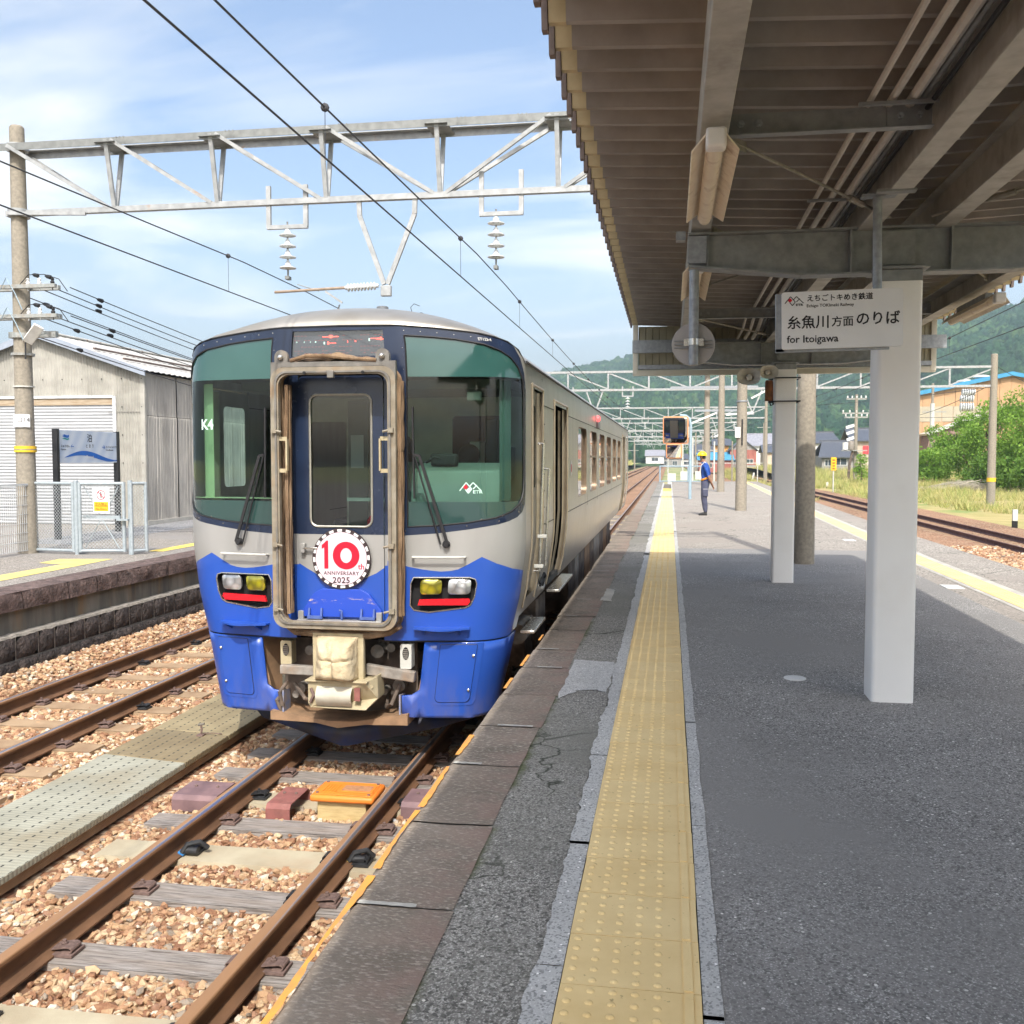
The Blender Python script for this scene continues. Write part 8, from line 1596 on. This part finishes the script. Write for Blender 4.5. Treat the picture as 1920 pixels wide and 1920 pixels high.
# signals and line clutter far down the track
def signal(x, y, h_, label, col_):
    t = thing('railway_signal', label, 'signal', (x, y, -1.05), 0, 'colour light signals'); MB().tube([(0, 0, 0), (0, 0, h_)], .09, 8).build('signal_mast', white_pl, t); hd = MB().prism(rrect(-.30, .30, h_ - .2, h_ + 1.1, .25, 4), lambda a, b: (a, -.2, b), lambda a, b: (a, -.05, b)).build('signal_head', blackm, t); MB().lathe([(.11, 0), (.11, .02)], (0, -.2, h_ + .1), (0, -1, 0), 12).build('signal_lens', col_, hd)
redl = NT('signal_red'); redl.set(col=(.6, .02, .02), ec=(1, .05, .05), es=2.0); redl = redl.m
signal(-8.3, 128, 3.6, 'signal with red light left of the line, past the railcar', redl); signal(-.2, 150, 3.9, 'signal with red light right of the line, under the mirror', redl); signal(4.6, 120, 5.2, 'dark signal head behind the mirror post', lens_y)
for i, (x, y, h_, r_) in enumerate(((-8.8, 140, 5, .12), (-8.2, 160, 5.5, .12), (-7.6, 175, 4.5, .15), (-8.6, 195, 6, .12), (-7.2, 205, 4.8, .1), (-8.0, 230, 6, .12), (2.6, 112, 5, .11), (3.4, 130, 6, .12), (3.0, 75, 3.6, .07), (3.3, 74, 3.9, .07), (5.0, 150, 6, .12), (5.6, 90, 4.2, .08), (2.2, 165, 5.5, .14), (8.8, 125, 6.5, .12), (13.0, 140, 6.5, .12), (15.5, 120, 7.2, .12))):
    t = thing('line_post', 'thin post number %d counted down the line' % (i + 1) if 0 else ('pale post %s' % (('just left of the line past the signal', 'left of the line, second beyond the red signal', 'thick and short left of the line', 'tall and far left of the line', 'short and thin left of the far track', 'farthest on the left side', 'behind the far fence, thinner', 'behind the far fence, taller', 'light and slender right of the mirror post', 'beside the slender post right of the mirror', 'behind the blue roofed house front', 'before the low blue roof', 'thick, under the small mirror', 'left of the red brown house', 'right of the red brown house', 'left of the amber sign, tall')[i])), 'post', (x, y, zt(x, y) if abs(x) > 9 else -1.1), 0, 'posts along the line'); MB().lathe([(r_, 0), (r_ * .8, h_)], n=8).build('post_shaft', polem if i % 3 else white_pl, t)
    if i % 2 == 0: MB().bar((-.9, 0, h_ * .9), (.9, 0, h_ * .9), .09).build('crossarm', arm_m, t)
for i, (x, y) in enumerate(((-8.0, 118), (-7.9, 135), (-8.1, 150), (1.4, 96), (.2, 84), (2.9, 99))):
    t = thing('trackside_box', 'small white box %s' % (('at the foot of the left signal', 'second beyond the left signal', 'third beyond the left signal', 'behind the far fence on a stand', 'low beyond the far fence, nearest', 'right of the one on a stand')[i]), 'trackside box', (x, y, -1.1), 0, 'white boxes along the line'); MB().box(-.35, .35, -.25, .25, .5 if i % 2 else .2, 1.35).build('box_body', white_pl, t, bevel=.03); MB().tube([(0, 0, 0), (0, 0, .5)], .06, 6).build('box_leg', grey_eq, t)
MB_ = MB().box(-.05, 3.2, -.04, .04, .9, .98); 
t = thing('yard_railing', 'long thin white rail crossing in front of the houses', 'railing', (9, 150, -.1)); MB().bar((-6, 0, .95), (9, 0, .95), .10).build('railing_bar', white_pl, t); [MB().bar((x, 0, 0), (x, 0, .95), .08).build('railing_post', white_pl, t) for x in np.arange(-6, 9.1, 2.5)]

# ---------------------------------------------------------------- wooded hills
prof_u = [-400, 300, 700, 900, 1000, 1061, 1107, 1150, 1185, 1240, 1300, 1400, 1500, 1600, 1700, 1761, 1800, 1860, 1920, 2050, 2300, 2800, 3400, 4500]
prof_v = [845, 830, 800, 765, 730, 703, 692, 686, 673, 655, 640, 622, 612, 606, 604, 602, 596, 591, 582, 565, 560, 600, 700, 820]
def az(u): return -YAW * 1.0 + math.atan((u - 960) / 1820)
AZ = [az(u) for u in prof_u]; HV = [(860 - v) / 1820 * math.cos(math.atan((u - 960) / 1820)) for u, v in zip(prof_u, prof_v)]
def ridge_r(a): return 1150 - 380 * sst(.05, .45, a) 
def hill_z(a, r):
    R_ = ridge_r(a); r0 = 330; k = (r - r0) / (R_ - r0); h_ = float(np.interp(a, AZ, HV)) * R_
    if k <= 0: return -1.2
    q = min(k, 1.0); s = q ** 1.35
    if k > 1: s = max(0, 1 - (k - 1) * 2.2)
    x, y = r * math.sin(a), r * math.cos(a)
    n_ = mnoise.noise(Vector((x * .0075, y * .0075, 1))) * .17 + mnoise.noise(Vector((x * .02, y * .02, 5))) * .07
    return -1.2 + h_ * s + h_ * n_ * (4 * q * (1 - q) if k <= 1 else 0) + 5.5 * mnoise.noise(Vector((x * .02, y * .02, 9))) * min(1, q * 3)
forest_g = M('forest_floor', (.05, .09, .03), (.03, .06, .02), .02, .95, bump=.5, bscale=.3)
mb = MB(); AS = list(np.linspace(az(300), az(3300), 150)); RSR = list(np.linspace(325, 1500, 60)); mb.grid(lambda a, r: (r * math.sin(a), r * math.cos(a), hill_z(a, r)), AS, RSR); kind(mb.build('hills', forest_g, fixn=False), 'structure')
ft = NT('forest_crowns'); oi = ft.n('ShaderNodeObjectInfo'); v = ft.coord('World'); 
c_ = ft.ramp(oi.outputs['Random'], (0, (.018, .055, .030)), (.35, (.030, .085, .038)), (.7, (.055, .120, .045)), (1, (.10, .17, .06))); c_ = ft.mix(ft.ramp(ft.noise(v, .012, 3), (.42, 0.0), (.6, .8)), c_, (.030, .075, .040)); c_ = ft.mix(ft.ramp(ft.noise(v, .55, 5, .75), (.38, .7), (.58, 0.0)), c_, (.008, .024, .014))
ft.set(col=c_, rough=.85, spec=.1); ft.bump(ft.noise(v, 1.3, 4, .7), 1.0, .8); ft = ft.m
FV = [blob_mesh('crown_%d' % i, ft, 3, .34, i + 20, (1, 1, 1.1), 2.6) for i in range(6)]
n = 38000; a_ = RNG.uniform(az(940), az(2350), n); rr2 = 335 + (RNG.random(n) ** .8) * 870; pts = []; sc_l = []
for a, r in zip(a_, rr2):
    if r > ridge_r(a) * 1.03 or r < 345: continue
    s = random.uniform(2.5, 5.0) * (1.0 if r > 500 else .8); pts.append((r * math.sin(a), r * math.cos(a), hill_z(a, r) + s * .45)); sc_l.append((s, s, s * random.uniform(.8, 1.5)))
scatter('forest', pts, sc_l, np.stack([np.zeros(len(pts)), np.zeros(len(pts)), RNG.uniform(0, 6.3, len(pts))], 1), FV)
# low belt of trees and village roofs where the valley ends
pts = []; sc_l = []
for i in range(900):
    a = random.uniform(az(1120), az(1760)); r = random.uniform(345, 420); s = random.uniform(2.2, 4.6); pts.append((r * math.sin(a), r * math.cos(a), s * .3)); sc_l.append((s, s, s))
lf = NT('valley_trees'); oi = lf.n('ShaderNodeObjectInfo'); lf.set(col=lf.ramp(oi.outputs['Random'], (0, (.08, .15, .04)), (.6, (.15, .24, .06)), (1, (.24, .32, .09))), rough=.9, spec=.1); lf.bump(lf.noise(lf.coord('World'), .9, 4), 1, .6); lf = lf.m
scatter('valley_trees', pts, sc_l, np.zeros((len(pts), 3)), [blob_mesh('valley_%d' % i, lf, 3, .32, i + 40, (1, 1, .9), 2.2) for i in range(3)])
# ---------------------------------------------------------------- summer haze
hv = bpy.data.materials.new('haze_air'); hv.use_nodes = True; ht = hv.node_tree; ht.nodes.clear(); pv = ht.nodes.new('ShaderNodeVolumePrincipled'); pv.inputs['Color'].default_value = (.72, .88, 1.0, 1); pv.inputs['Density'].default_value = .00042; pv.inputs['Anisotropy'].default_value = .2; oo = ht.nodes.new('ShaderNodeOutputMaterial'); ht.links.new(pv.outputs[0], oo.inputs['Volume'])
kind(MB().box(-1500, 1700, -400, 1750, -3.2, 165).build('haze', hv, smooth=False), 'stuff')
